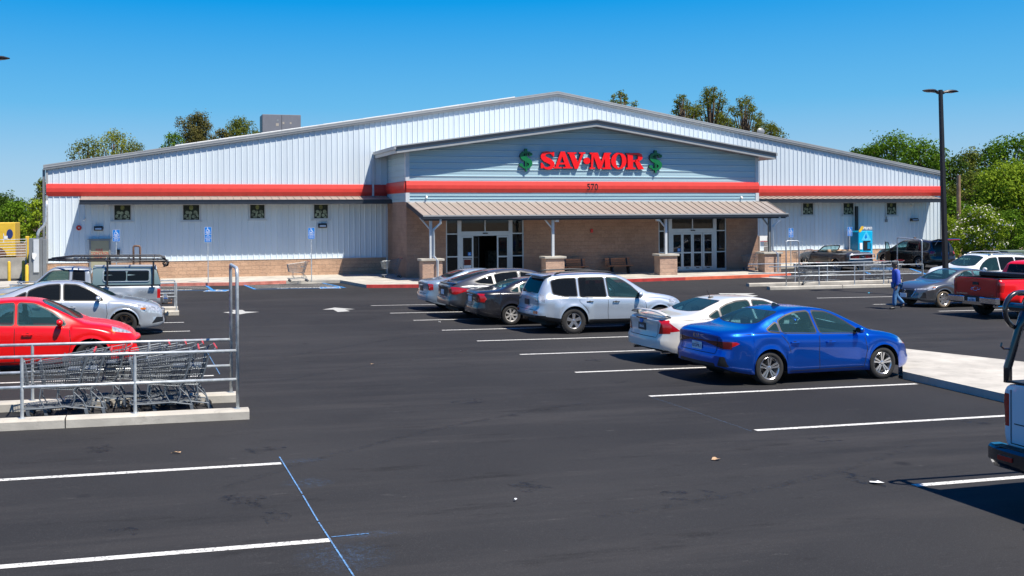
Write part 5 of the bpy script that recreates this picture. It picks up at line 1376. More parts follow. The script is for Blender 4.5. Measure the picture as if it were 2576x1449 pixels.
def place(car, s, contact, heading, wheel='rear', side=-1, c2=None, ang_fix=None):
    """contact: photo point where the given wheel meets the asphalt; heading in degrees (0 = +X). side: -1 right wheel, +1 left wheel"""
    P = G(*contact); a = R(heading)
    tr = s.get('track', s['hw'][1][1]-.115)+.09
    if c2 is not None:
        Q = G(*c2); d = Q-P; a = math.atan2(d.y, d.x)
        if wheel == 'front': a += pi
        if ang_fix is not None: a = R(ang_fix)
    lx = s['xr'] if wheel == 'rear' else s['xf']
    o = Vector((lx, side*tr*.9, 0)); o.rotate(Matrix.Rotation(a, 3, 'Z'))
    q = P-o
    on_lot(car, q.x, q.y, a)
    mid = Vector(((s['xr']+s['xf'])/2, 0, 0)); mid.rotate(Matrix.Rotation(a, 3, 'Z')); c = Vector((q.x, q.y, 0))+mid
    # follow the local slope so that all four tyres touch
    ax = Vector((cos(a), sin(a), 0)); ay = Vector((-sin(a), cos(a), 0)); e = 1.3
    sx = (gh(c.x+ax.x*e, c.y+ax.y*e)-gh(c.x-ax.x*e, c.y-ax.y*e))/(2*e); sy = (gh(c.x+ay.x*.7, c.y+ay.y*.7)-gh(c.x-ay.x*.7, c.y-ay.y*.7))/1.4
    X_ = Vector((ax.x, ax.y, sx)).normalized(); Y_ = Vector((ay.x, ay.y, sy)).normalized(); Z_ = X_.cross(Y_).normalized(); Y_ = Z_.cross(X_)
    mt = Matrix((X_, Y_, Z_)).transposed(); car.rotation_mode = 'QUATERNION'; car.rotation_quaternion = mt.to_quaternion()
    car.location = Vector((c.x, c.y, gh(c.x, c.y)))-X_*((s['xr']+s['xf'])/2)
    return car
# ================= blue sedan
s = remap(SEDAN, SB, 4.52, .90, 1.44, .98, 3.68, 1.44, .90)
s.update(paint=P_blue, wheel='twin', tyre=.322, rim=.222, rimmat='alloy', arch=.375)
s['lamps'] = [('end', [(.27, .83), (.86, .845), (.90, .80), (.84, .70), (.72, .705), (.27, .79)], 25, 'ra', 0), ('end', [(-.27, .80), (.27, .80), (.27, .83), (-.27, .83)], 25, 're', 0),
    ('side', [(-.1, .72), (.10, .71), (.30, .81), (.24, .84), (-.1, .845)], 20, 'rs', 0),
    ('end', [(-.62, .22), (.62, .22), (.56, .42), (-.56, .42)], 23, 're', .03), ('end', [(.63, .38), (.80, .36), (.76, .56), (.70, .56)], 23, 'ra', .02),
    ('side', [(4.08, .72), (4.75, .60), (4.75, .68), (4.40, .80), (4.12, .80)], 21, 'fs', 0), ('end', [(-.5, .15), (.5, .15), (.55, .5), (-.55, .5)], 22, 'fe', 0)]
def ex_blue(car, s):
    x = s['end_x'](0, .72, False); licence(car, x-.012, -.0, .70, pi, '8ZGF9L1'[:7])
    t = text('badge', 'K I /\\', .10, M['chrome'], (0, 0, 0), car, face='-X', depth=.004, bold=.004, xs=1.0); t.location = (s['end_x'](0, .90, False)-.008, 0, .895)
    mb = MB(); mb.hexa([(1.70, -.02, 1.39), (1.95, -.02, 1.41), (1.95, .02, 1.41), (1.70, .02, 1.39), (1.72, -.006, 1.50), (1.76, -.006, 1.50), (1.76, .006, 1.50), (1.72, .006, 1.50)]); mb.build('roof_fin', M['gloss'], car)
    for sg in (1, -1):
        mb = MB(); pts = [(1.03, 1.035), (1.38, .985), (2.2, .962), (3.27, .938)]
        q = [Vector((x, s['side_y'](x, z, sg)+.004*sg, z)) for x, z in pts]; q2 = []
        for i in range(3):
            for k in range(8): x, z = pts[i][0]+(pts[i+1][0]-pts[i][0])*k/8, pts[i][1]+(pts[i+1][1]-pts[i][1])*k/8; q2.append(Vector((x, s['side_y'](x, z, sg)+.004*sg, z)))
        mb.tube(q2, .009, 5); mb.build('chrome_strip', M['chrome'], car)
s['extra'] = ex_blue
c = build_car(s, 'parked_car', 'glossy deep blue sedan parked nearest the camera beside the concrete island')
place(c, s, (1929, 967), 0, 'rear', -1, (2219, 951))
# ================= cream white sedan with spoiler
s = remap(SEDAN, SB, 4.84, .915, 1.45, 1.13, 3.86, 1.44, .90)
s.update(paint=P_white, wheel='five', tyre=.33, rim=.215, arch=.38)
s['lamps'] = [('end', [(.74, 1.0), (.93, .97), (.93, .71), (.60, .68), (.64, .82)], 20, 'ra', .0), ('side', [(-.1, .72), (.05, .72), (.38, .76), (.22, .88), (.10, .99), (-.1, 1.0)], 20, 'rs', 0),
    ('end', [(-.84, .22), (.84, .22), (.80, .34), (-.80, .34)], 23, 're', .03)]
def ex_white(car, s):
    x = s['end_x'](0, .82, False); licence(car, x-.012, .02, .80, pi, '8HAA', dark=True)
    rows = []
    for k in range(17):
        y = -.74+1.48*k/16; e = (abs(y)/.74)**4; zz = 1.06+.085*(1-e)
        rows.append([(.02+.06*e, y, zz-.0), (.0+.06*e, y, zz+.012), (.10+.05*e, y, zz+.030), (.24, y, zz+.012-.03*e), (.24, y, zz-.012-.03*e), (.10, y, zz-.004), (.02+.06*e, y, zz-.0)])
    mb = MB(); mb.grid(rows); mb.build('spoiler', P_white, car, smooth=True)
    mb = MB(); x = s['end_x'](0, .98, False); mb.box(x-.02, x+.01, -.22, .22, .975, 1.0); mb.build('brake_light', M['darklens'], car)
    mb = MB(); mb.lathe([(-.01, .0), (-.01, .06), (.01, .06)], (x-.005, 0, .94), 'x', 16); o = mb.build('badge', M['signblue'], car); o.scale = (1, 1.2, 1)
    mb = MB(); mb.box(1.62, 1.74, -.03, .03, 1.40, 1.43, bev=.01); mb.tube([(1.66, 0, 1.42), (1.58, .0, 1.58)], .006, 5); mb.build('aerial', M['black'], car)
    mb = MB(); mb.tube([(.30, -.62, .27), (.06, -.62, .27)], .03, 10); mb.build('exhaust', M['chrome'], car)
    mb = MB(); mb.tube([(.30, .62, .27), (.06, .62, .27)], .03, 10); mb.build('exhaust', M['chrome'], car)
s['extra'] = ex_white
c = build_car(s, 'parked_car', 'cream white sedan with a rear spoiler parked behind the blue sedan')
place(c, s, (1688, 893), 0, 'rear', 1)
# ================= pale silver SUV
s = remap(SUV, UB, 4.64, .90, 1.69, 1.02, 3.69, 1.69, .90)
s.update(paint=P_silver, wheel='mud', tyre=.365, rim=.225, tw=.25, flare=.05, handlemat=M['black'])
s['lamps'] += [('end', [(.50, 1.10), (.88, 1.10), (.88, .88), (.52, .90)], 21, 'ra', .02), ('side', [(-.1, .88), (.10, .88), (.10, 1.12), (-.1, 1.12)], 21, 'rs', .02),
    ('end', [(.52, .64), (.76, .64), (.76, .56), (.52, .56)], 27, 're', .01), ('end', [(-.95, .3), (.95, .3), (.95, .52), (-.95, .52)], 23, 'r', .02), ('side', [(-.1, .3), (.68, .3), (.60, .44), (-.1, .53)], 23, 'rs', .02),
    ('side', [(3.95, .82), (4.7, .74), (4.7, .86), (4.3, .95), (4.0, .93)], 21, 'fs', 0), ('side', [(1.46, .28), (3.28, .28), (3.28, .40), (1.46, .40)], 23, 's', 0)]
def ex_suv(car, s):
    x = s['end_x'](0, .90, False); licence(car, x-.012, .02, .86, pi, '', dark=True)
    for sg in (1, -1):
        mb = MB(); mb.tube([(.55, sg*.60, 1.655), (.75, sg*.60, 1.72), (1.6, sg*.59, 1.745), (2.2, sg*.58, 1.72), (2.45, sg*.57, 1.655)], .022, 8)
        mb.build('roof_rail', M['black'], car, smooth=True)
    mb = MB(); rows = []
    for k in range(13):
        y = -.62+1.24*k/12; e = (abs(y)/.62)**4; rows.append([(.12+.05*e, y, 1.60-.02*e), (.10+.06*e, y, 1.625-.02*e), (.45, y, 1.665-.02*e), (.45, y, 1.63-.02*e), (.12+.05*e, y, 1.60-.02*e)])
    mb.grid(rows); mb.build('spoiler', P_silver, car, smooth=True)
    mb = MB(); mb.tube([(.0, .10, 1.12), (-.02, -.15, 1.13), (-.0, -.35, 1.15)], .012, 6); mb.build('wiper', M['black'], car)
s['extra'] = ex_suv
c = build_car(s, 'parked_car', 'pale silver SUV with knobbly tyres and black roof rails', cat='suv')
place(c, s, (1440, 839), 0, 'rear', -1, (1575, 833), ang_fix=0)
# ================= black small sedan
s = remap(SEDAN, SB, 4.46, .86, 1.42, 1.00, 3.62, 1.44, .90)
s.update(paint=P_black, wheel='seven', tyre=.305, rim=.20, rimmat='alloydull', arch=.355)
s['lamps'] = [('end', [(.52, .95), (.86, .95), (.86, .70), (.50, .70)], 20, 'ra', .02), ('side', [(-.1, .70), (.13, .70), (.22, .80), (.12, .95), (-.1, .96)], 20, 'rs', 0)]
def ex_civ(car, s):
    x = s['end_x'](0, .78, False); licence(car, x-.012, .0, .77, pi, '', dark=False)
    mb = MB(); mb.box(x-.03, x, -.26, .26, .875, .905, bev=.008); mb.build('chrome_strip', M['chrome'], car)
s['extra'] = ex_civ
c = build_car(s, 'parked_car', 'black compact sedan with pale wheel covers left of the silver SUV')
place(c, s, (1284, 817), 0, 'rear', -1)
# ================= dark grey fastback
s = remap(SEDAN, SB, 5.0, .95, 1.60, 1.15, 3.95, 1.44, .90)
s['top'] = [(0, 1.05), (.05, 1.12), (.20, 1.16), (.45, 1.25), (.95, 1.42), (1.5, 1.55), (2.0, 1.60), (2.5, 1.60), (2.9, 1.55), (3.3, 1.38), (3.75, 1.13), (3.9, 1.09), (4.4, 1.0), (4.8, .86), (5.0, .72)]
s['belt'] = [(0, 1.0), (.3, 1.08), (1.0, 1.10), (2, 1.06), (3.5, 1.02), (4, .99), (4.6, .86), (5, .65)]
s['rw'] = [(0, .74), (.4, .68), (1.2, .61), (1.7, .60), (2.6, .60), (3.2, .65), (3.8, .74), (5, .66)]
s['bot'] = [(x, z+.06) for x, z in s['bot']]
s['topwins'] = [('w', [(3.68, 0), (3.65, .32), (3.55, .64), (3.02, .53), (2.92, .25), (2.90, 0)]), ('r', [(.34, 0), (.36, .30), (.44, .60), (1.36, .50), (1.34, .25), (1.33, 0)])]
s['sidewins'] = [(1, [(2.42, 1.075), (3.45, 1.04), (3.40, 1.12), (3.1, 1.32), (2.85, 1.44), (2.42, 1.50)]), (1, [(1.52, 1.11), (2.32, 1.08), (2.30, 1.51), (1.75, 1.47), (1.5, 1.42)]), (1, [(.80, 1.20), (.95, 1.15), (1.42, 1.12), (1.40, 1.39), (1.2, 1.34)])]
s.update(paint=P_grey, wheel='five', tyre=.35, rim=.22, arch=.41, rearglass='glassdark', mirror=(3.35, 1.07))
s['lamps'] = [('end', [(.50, .98), (.95, .98), (.95, .80), (.56, .84)], 20, 'ra', .01), ('side', [(-.1, .82), (.15, .80), (.62, .97), (.2, 1.03), (-.1, 1.03)], 20, 'rs', 0), ('end', [(-.46, .70), (.46, .70), (.50, 1.0), (-.50, 1.0)], 31, 're', .02)]
def ex_ct(car, s):
    x = s['end_x'](0, .86, False); licence(car, x-.012, .0, .84, pi, '', dark=False)
    rows = []
    for k in range(13):
        y = -.74+1.48*k/12; e = (abs(y)/.74)**4; rows.append([(.0+.08*e, y, 1.13-.03*e), (.0+.08*e, y, 1.15-.03*e), (.24, y, 1.19-.03*e), (.24, y, 1.16-.03*e), (.0+.08*e, y, 1.13-.03*e)])
    mb = MB(); mb.grid(rows); mb.build('spoiler', P_black, car, smooth=True)
s['extra'] = ex_ct
c = build_car(s, 'parked_car', 'dark grey fastback hatchback with big red tail lamps behind the black sedan')
place(c, s, (1180, 790), 0, 'rear', 1)
# ================= light blue grey sedan, farthest of the row
s = remap(SEDAN, SB, 4.45, .86, 1.48, .95, 3.65, 1.44, .90)
s.update(paint=P_lblue, wheel='five', tyre=.31, rim=.20, arch=.36, rearglass='glassdark')
s['lamps'] = [('end', [(.62, .96), (.88, .96), (.88, .74), (.64, .76)], 20, 'ra', .02), ('side', [(-.1, .74), (.10, .74), (.18, .94), (-.1, .97)], 20, 'rs', 0)]
def ex_lb(car, s):
    x = s['end_x'](0, .78, False); licence(car, x-.012, .0, .77, pi, '', dark=True)
    mb = MB(); mb.box(x-.03, x, -.20, .20, .88, .905, bev=.008); mb.build('chrome_strip', M['chrome'], car)
    mb = MB(); mb.tube([(1.5, 0, 1.40), (1.40, 0, 1.52)], .008, 5); mb.build('aerial', M['black'], car)
s['extra'] = ex_lb
c = build_car(s, 'parked_car', 'light steel blue sedan farthest up the aisle in front of the entrance')
place(c, s, (1112, 773.5), 0, 'rear', 1)
# ================= red compact on the left
s = remap(SEDAN, SB, 4.30, .87, 1.49, .92, 3.45, 1.44, .90)
s.update(paint=P_red, wheel='petal', tyre=.325, rim=.215, rimmat='chrome', arch=.385, mirrormat=P_red, capf=.10)
s['lamps'] = [('side', [(3.86, .83), (4.5, .70), (4.5, .84), (4.15, .90), (3.83, .935)], 21, 'fs', 0), ('side', [(3.83, .84), (3.90, .80), (3.93, .88), (3.85, .92)], 24, 'fs', 0), ('end', [(-.45, .15), (.45, .15), (.52, .62), (-.52, .62)], 22, 'fe', 0)]
s['lampsrc'] = (0,)
c = build_car(s, 'parked_car', 'bright red compact car behind the shopping carts on the left')
place(c, s, (230, 937), 0, 'front', -1)
# ================= silver sedan on the left
s = remap(SEDAN, SB, 4.86, .915, 1.47, 1.10, 3.88, 1.44, .90)
s.update(paint=P_silver2, wheel='mesh', tyre=.335, rim=.235, rimmat='bronze', arch=.39)
s['sidewins'] = [(1, p) for d, p in s['sidewins']]
s['lamps'] = [('side', [(4.26, .66), (4.95, .56), (4.95, .70), (4.60, .80), (4.22, .855)], 21, 'fs', 0), ('end', [(-.45, .30), (.45, .30), (.42, .70), (-.42, .70)], 22, 'fe', .04), ('side', [(4.60, .32), (4.90, .36), (4.90, .48), (4.72, .49)], 23, 'fs', .01)]
def ex_alt(car, s):
    for sg in (1, -1):
        y = s['side_y'](4.35, .72, sg); mb = MB(); mb.box(4.30, 4.44, min(y, y+sg*.01), max(y, y+sg*.01), .71, .76, bev=.003); mb.build('indicator', M['amber'], car)
s['extra'] = ex_alt
c = build_car(s, 'parked_car', 'silver sedan with dark tinted windows and bronze wheels between the red car and the pickup')
place(c, s, (312, 845), 0, 'front', -1)
# ================= grey sedan on the right (nose to the left)
s = remap(SEDAN, SB, 4.64, .91, 1.45, 1.02, 3.73, 1.44, .90)
s.update(paint=P_grey2, wheel='cover', tyre=.322, rim=.215, tyremat='dusty', arch=.38)
s['lamps'] = [('end', [(.40, .655), (.95, .70), (.95, .80), (.60, .73), (.40, .70)], 21, 'fa', 0), ('side', [(4.14, .70), (4.40, .64), (4.30, .80), (4.06, .815)], 21, 'fs', 0),
              ('end', [(-.34, .36), (.34, .36), (.46, .70), (-.46, .70)], 22, 'fe', 0), ('end', [(-.6, .2), (.6, .2), (.66, .28), (-.66, .28)], 23, 'fa', 0), ('end', [(.66, .36), (.78, .36), (.76, .58), (.72, .58)], 22, 'fa', 0)]
def ex_sen(car, s):
    for sg in (1, -1):
        y = s['side_y'](4.16, .77, sg); mb = MB(); mb.box(4.11, 4.22, min(y, y+sg*.01)-.004, max(y, y+sg*.01)+.004, .755, .79, bev=.003); mb.build('indicator', M['amber'], car)
        mb = MB(); pts = [(.50*sg, .69), (.47*sg, .55), (.37*sg, .40)]; mb.tube([(s['end_x'](a, b, True)+.006, a, b) for a, b in pts], .016, 5); mb.build('chrome_strip', M['chrome'], car)
    x = s['end_x'](0, .6, True); mb = MB(); mb.lathe([(.02, .05), (.025, .055), (.02, .06), (0, .06)], (x, 0, .61), 'x', 20); mb.build('badge', M['chrome'], car)
    licence(car, s['end_x'](0, .42, True)+.015, 0, .44, 0, '')
s['extra'] = ex_sen
c = build_car(s, 'parked_car', 'dark grey sedan facing the walking man, dusty front tyre')
place(c, s, (2370, 774), 180, 'front', 1)
# ================= white crossover on the right
s = remap(SUV, UB, 4.95, .97, 1.74, 1.10, 4.00, 1.69, .90)
s.update(paint=P_white2, wheel='five', tyre=.36, rim=.235, arch=.43)
s['lamps'] += [('side', [(4.3, .86), (5.05, .80), (5.05, .92), (4.7, 1.0), (4.35, .98)], 21, 'fs', 0), ('end', [(-.5, .5), (.5, .5), (.5, .85), (-.5, .85)], 22, 'fe', .1), ('top', [(1.6, -.5), (2.45, -.5), (2.45, .5), (1.6, .5)], 29, 't', .05)]
def ex_inf(car, s):
    for sg in (1, -1):
        mb = MB(); mb.tube([(.6, sg*.63, 1.70), (.8, sg*.63, 1.775), (1.8, sg*.62, 1.80), (2.4, sg*.60, 1.77), (2.65, sg*.60, 1.70)], .022, 8); mb.build('roof_rail', M['alloy'], car, smooth=True)
s['extra'] = ex_inf
c = build_car(s, 'parked_car', 'white crossover with silver roof rails parked behind the grey sedan', cat='suv')
place(c, s, (2435, 738), 180, 'front', 1)
# ================= black SUV with open door and liftgate
s = remap(SUV, UB, 4.65, .92, 1.70, .95, 3.66, 1.69, .90)
s.update(paint=P_brownblk, wheel='five', tyre=.36, rim=.23, arch=.42)
s['sidewins'] = [(1, p) if i else (0, p) for i, (d, p) in enumerate(s['sidewins'])]
s['lamps'] = [('end', [(-.60, .74), (.60, .74), (.58, 1.56), (-.58, 1.56)], 30, 're', .05), ('end', [(.64, 1.05), (.92, 1.05), (.92, .88), (.66, .90)], 20, 'ra', .01)]
s['topwins'] = s['topwins'][:1]
def ex_blk(car, s):
    mb = MB(); rows = []
    for k in range(9):
        y = -.62+1.24*k/8; rows.append([(.30, y, 1.66), (.10, y, 1.73), (-.20, y, 1.80), (-.48, y, 1.80), (-.62, y, 1.74), (-.60, y, 1.70), (-.45, y, 1.755), (-.18, y, 1.755), (.12, y, 1.68), (.30, y, 1.62)])
    mb.grid(rows); mb.add([rows[0][i] for i in range(10)], [tuple(range(10))]); mb.add([rows[-1][i] for i in range(10)], [tuple(range(10))]); lg = mb.build('liftgate', P_brownblk, car)
    mb = MB(); mb.box(-.50, -.42, -.2, .2, 1.745, 1.76); mb.build('tail_light', M['redlens'], lg)
    for sg in (1, -1): mb = MB(); mb.tube([(.10, sg*.56, 1.45), (-.22, sg*.56, 1.74)], .014, 6); mb.build('gas_strut', M['galv'], lg)
    # open front left door swung out about its front edge
    dr = empty_part('door', car)
    return None
def door_mesh(P_, x0, x1, z0, z1, zt):
    mb = MB(); mb.box(x0, x1, -.03, .03, z0, z1, bev=.015)
    mb.tube([(x0+.03, 0, z1), (x0+.42, 0, zt), (x1-.06, 0, zt+.03), (x1-.03, 0, z1)], .022, 6)
    mb.tube([(x0+.03, 0, z1), (x0+.42, 0, zt)], .03, 6)
    return mb
def ex_blk(car, s):
    mb = MB()
    for k in range(8):
        pass
    rows = []
    for k in range(9):
        y = -.62+1.24*k/8; e = (abs(y)/.62)**3*.03; rows.append([(.30, y, 1.68-e), (.10, y, 1.74-e), (-.20, y, 1.81-e), (-.48, y, 1.81-e), (-.64, y, 1.75-e), (-.62, y, 1.71-e), (-.45, y, 1.765-e), (-.18, y, 1.765-e), (.12, y, 1.69-e), (.30, y, 1.63-e)])
    mb.grid(rows); mb.add(rows[0], [tuple(range(10))]); mb.add(rows[-1], [tuple(range(10))]); lg = mb.build('liftgate', P_brownblk, car)
    mb = MB(); mb.box(-.665, -.64, -.45, .45, 1.72, 1.755); mb.build('brake_light', M['redlens'], lg)
    for sg in (1, -1): mb = MB(); mb.tube([(.10, sg*.56, 1.40), (-.22, sg*.56, 1.76)], .014, 6); mb.build('gas_strut', M['galv'], lg)
    d = door_mesh(None, 0, -1.02, .36, 1.00, 1.55) if False else MB()
    d.box(-1.04, 0, -.03, .03, .36, 1.0, bev=.015); d.tube([(-.02, 0, 1.0), (-.50, 0, 1.50), (-1.0, 0, 1.55), (-1.03, 0, 1.0)], .024, 6)
    dr = d.build('door', P_brownblk, car); dr.location = (3.14, .93, 0); dr.rotation_euler = (0, 0, -R(58))
    m = MB(); m.add([(-.06, 0, 1.0), (-1.0, 0, 1.0), (-.98, 0, 1.53), (-.52, 0, 1.48)], [(0, 1, 2, 3)]); m.build('window', M['glass'], dr, recalc=False)
    for i, (px_, w_) in enumerate(((-.25, .3), (.15, .3))):
        m = MB(); m.lathe([(0, .13), (.02, .14), (.20, .14), (.23, .12), (.27, .05), (.30, .035), (.32, .035), (.32, 0)], (0, 0, 0), 'z', 14); o = m.build('water_jug', plain('water_jug_blue', (.02, .09, .28), .15, coat=.5), None, smooth=True)
        jugs.append((o, Vector((.10, px_, .78))))
jugs = []
s['extra'] = ex_blk
c = build_car(s, 'parked_car', 'black SUV with its driver door and liftgate open at the store wall', cat='suv')
place(c, s, (2315, 676), 90, 'rear', 1)
bpy.context.view_layer.update()
for i, (o, v) in enumerate(jugs):
    p = c.matrix_world @ v; o.location = p; tag(o, ('left' if i else 'right')+' one of two blue water jugs in the open back of the black SUV', 'water jug', 'water jugs in the boot')
blacksuv = c
# ================= convertible
s = dict(SEDAN); s = remap(SEDAN, SB, 4.78, .94, 1.42, 1.05, 3.77, 1.44, .90)
s['top'] = [(0, .98), (.08, 1.06), (.35, 1.09), (.7, 1.07), (1.2, 1.05), (2.5, 1.04), (3.0, 1.06), (3.3, 1.06), (3.8, 1.03), (4.3, .95), (4.65, .84), (4.78, .72)]
s['belt'] = [(0, .93), (.3, 1.0), (1.2, .99), (2, .96), (3.2, .96), (3.8, .94), (4.4, .82), (4.78, .62)]
s['rw'] = [(0, .74), (1, .74), (2.4, .74), (3.2, .74), (4.78, .66)]
s['sidewins'] = []; s['topwins'] = []
s.update(paint=P_grey, wheel='five', tyre=.335, rim=.235, arch=.39, seatmat='tan', mirror=(2.95, 1.0), flare=.03, handles=[(1.9, .82)])
s['seams'] = [[(1.75, .95), (1.78, .3)], [(3.0, .95), (3.02, .3)]]
s['lamps'] = [('top', [(1.30, -.66), (2.95, -.66), (2.95, .66), (1.30, .66)], 41, 't', .08), ('end', [(.20, .93), (.80, .93), (.82, .74), (.22, .74)], 25, 'ra', .02), ('end', [(-.19, .93), (.19, .93), (.19, .74), (-.19, .74)], 30, 're', .01)]
def ex_con(car, s):
    mb = MB(); mb.tube([(2.98, -.70, 1.0), (2.62, -.62, 1.28), (2.48, -.54, 1.38), (2.44, 0, 1.41), (2.48, .54, 1.38), (2.62, .62, 1.28), (2.98, .70, 1.0)], .03, 8); mb.build('window_frame', M['black'], car, smooth=True)
    rows = [[(3.0-.52*t, y*(1-.22*t), 1.03+.36*t) for y in (-.68, -.35, 0, .35, .68)] for t in (0, .33, .66, 1)]
    mb = MB(); mb.grid(rows); mb.build('windscreen', M['glass'], car, smooth=True, recalc=False)
    mb = MB(); mb.box(.85, 1.42, -.66, .66, .98, 1.14, bev=.06); mb.build('folded_roof', M['black'], car)
    x = s['end_x'](0, .84, False); licence(car, x-.015, 0, .52, pi, '')
    mb = MB(); mb.tube([(x+.02-.01, -.84, .95), (x-.0, -.5, .975), (x-.02, 0, .98), (x-.0, .5, .975), (x+.02, .84, .95), (x+.02, .86, .72), (x-.03, 0, .70), (x+.02, -.86, .72), (x+.01, -.84, .95)], .028, 6); mb.build('chrome_strip', P_silver2, car)
    mb = MB(); mb.tube([(x-.02, -.07, .86), (x-.02, -.02, .82), (x-.02, .05, .84), (x-.02, .08, .88)], .02, 6); mb.build('badge', M['chrome'], car)
    for sg in (1, -1): mb = MB(); mb.tube([(.1, sg*.5, .30), (-.06, sg*.5, .30)], .05, 10); mb.build('exhaust', M['chrome'], car)
    rows_ = []
s['extra'] = ex_con
s['cabin'] = (1.3, 2.95, .42)
_n = dict()
c = build_car(s, 'parked_car', 'dark convertible with its roof down and tan seats beside the water machine', cat='convertible')
for ch in list(kids(c)):
    pass
place(c, s, (2107, 681), 90, 'rear', 1)
# ------------------------------------------------------------------ pickups
def bed_liner(car, x0, x1, w_, zf, zr, mat='black', th=.07):
    mb = MB()
    mb.add([(x0, -w_, zf), (x1, -w_, zf), (x1, w_, zf), (x0, w_, zf), (x0, -w_, zr), (x1, -w_, zr), (x1, w_, zr), (x0, w_, zr)], [(0, 1, 2, 3), (0, 4, 5, 1), (1, 5, 6, 2), (2, 6, 7, 3), (3, 7, 4, 0)])
    for xx in (): pass
    o = mb.build('bed_liner', M[mat], car, recalc=False)
    mb = MB()
    for sg in (1, -1): mb.box(x0-.02, x1, sg*w_-.035 if sg > 0 else -w_-.075, sg*w_+.075 if sg > 0 else -w_+.035, zr, zr+.022, bev=.006)
    mb.box(x0-.08, x0-.02, -w_-.07, w_+.07, zr+.001, zr+.024, bev=.006); mb.build('bed_rail', M[mat], car)
PICK = dict(L=5.85, tyre=.405, rim=.235, xr=1.22, xf=4.86, corner=(.10, .50), cdepth=(.05, .16), capr=.015, capf=.06, arch=.49, trim='black', flare=.045, waist=.02,
    top=[(0, 1.335), (1.80, 1.335), (1.90, 1.36), (1.97, 1.55), (2.06, 1.80), (2.18, 1.88), (2.6, 1.92), (3.2, 1.92), (3.55, 1.86), (3.95, 1.60), (4.30, 1.36), (4.42, 1.30), (5.2, 1.24), (5.65, 1.16), (5.80, 1.05), (5.85, .95)],
    belt=[(0, 1.31), (1.8, 1.31), (2.0, 1.26), (4.3, 1.20), (5.0, 1.14), (5.6, 1.04), (5.85, .86)],
    bot=[(0, .66), (.3, .60), (1.9, .52), (4.0, .50), (5.5, .48), (5.85, .52)],
    hw=[(0, .985), (.6, 1.0), (1.6, 1.0), (3.2, 1.0), (4.8, 1.0), (5.85, .95)],
    rw=[(0, .93), (1.85, .93), (2.05, .74), (2.3, .72), (3.4, .72), (3.9, .78), (4.35, .84), (5.2, .86), (5.85, .80)],
    sidewins=[(0, [(3.02, 1.29), (4.10, 1.26), (4.0, 1.38), (3.55, 1.70), (3.40, 1.76), (3.0, 1.78)]), (1, [(2.18, 1.31), (2.92, 1.29), (2.90, 1.78), (2.20, 1.76)])],
    topwins=[('w', [(4.26, 0), (4.24, .40), (4.14, .72), (3.62, .62), (3.57, .3), (3.56, 0)])],
    lamps=[('top', [(.09, -.84), (1.83, -.84), (1.83, .84), (.09, .84)], 41, 't', 0), ('end', [(-.64, 1.42), (.64, 1.42), (.60, 1.78), (-.60, 1.78)], 13, 'cab', .05),
           ('side', [(-.1, .90), (.12, .90), (.16, 1.24), (-.1, 1.24)], 20, 'rs', .01), ('end', [(.83, .90), (1.02, .90), (1.02, 1.24), (.83, 1.24)], 20, 're', .01)],
    seams=[[(1.93, 1.30), (1.93, .56)], [(2.96, 1.24), (2.96, .55)], [(4.24, 1.20), (4.26, .56)]],
    endseams=[(False, [(-.80, 1.33), (-.80, .70), (.80, .70), (.80, 1.33)])], handles=[(2.30, 1.10), (3.15, 1.10)], mirror=(4.05, 1.28), seats=[(2.35, 2), (3.1, 2)], seatz=.95, dash=(3.75, 1.15), cabin=(2.1, 4.2, .75),
    wheel='five', rearglass='glassdark', msize=(.14, .20, .24), tw=.27, floor=.42, track=.86)
# red pickup
s = dict(PICK); s.update(paint=P_red2, bulge=lambda z: (0, 0))
s['lamps'] = [l for l in PICK['lamps']]
def ex_sil(car, s):
    bed_liner(car, .09, 1.83, .84, .86, 1.335)
    mb = MB(); mb.box(1.05, 1.80, -.92, .92, 1.36, 1.50, bev=.02); mb.build('tool_box', M['black'], car)
    x = s['end_x'](0, .8, False)
    mb = MB()    # stepped chrome bumper with a dip for the plate
    for y0, y1 in ((-.99, -.31), (.31, .99)):
        mb.box(x-.20, x-.02, y0, y1, .50, .72, bev=.025)
    mb.hexa([(x-.17, -.40, .45), (x-.03, -.40, .45), (x-.03, .40, .45), (x-.17, .40, .45), (x-.19, -.33, .56), (x-.03, -.33, .56), (x-.03, .33, .56), (x-.19, .33, .56)]); mb.build('bumper', M['chrome'], car)
    for sg in (1, -1):
        mb = MB(); mb.box(x-.19, x-.02, min(sg*.50, sg*.96), max(sg*.50, sg*.96), .722, .735); mb.build('bumper_step', M['black'], car)
    mb = MB(); mb.box(x-.16, x-.10, -.34, .34, .50, .74); mb.build('number_recess', M['black'], car)
    licence(car, x-.175, 0, .60, pi, '36638B2')
    mb = MB(); mb.box(x-.03, x-.0, -.12, .12, 1.10, 1.20, bev=.01); mb.build('tailgate_handle', M['black'], car)
    bx = x-.012   # outlined cross shaped emblem
    o_ = [(-.19, .0), (-.165, .05), (-.06, .05), (-.055, .085), (.075, .085), (.07, .05), (.19, .05), (.165, -.0), (.06, -.0), (.055, -.04), (-.075, -.04), (-.07, .0)]
    mb = MB(); mb.tube([(bx, -a, .95+b) for a, b in o_+[o_[0]]], .010, 5); mb.build('badge', M['chrome'], car)
    t = text('badge_words', 'SILVERADO', .075, M['chrome'], (0, 0, 0), car, face='-X', depth=.003, xs=1.2, bold=.002); t.location = (x-.008, .56, .785)
    t = text('badge_words', 'LT', .05, M['chrome'], (0, 0, 0), car, face='-X', depth=.003); t.location = (x-.008, -.66, .785)
    for dy in (-.62, -.74): mb = MB(); mb.tube([(.45, dy, .44), (.10, dy, .42)], .045, 10); mb.build('exhaust', M['chrome'], car)
s['extra'] = ex_sil
c = build_car(s, 'parked_truck', 'bright red pickup with a chrome rear bumper at the right edge', cat='pickup truck')
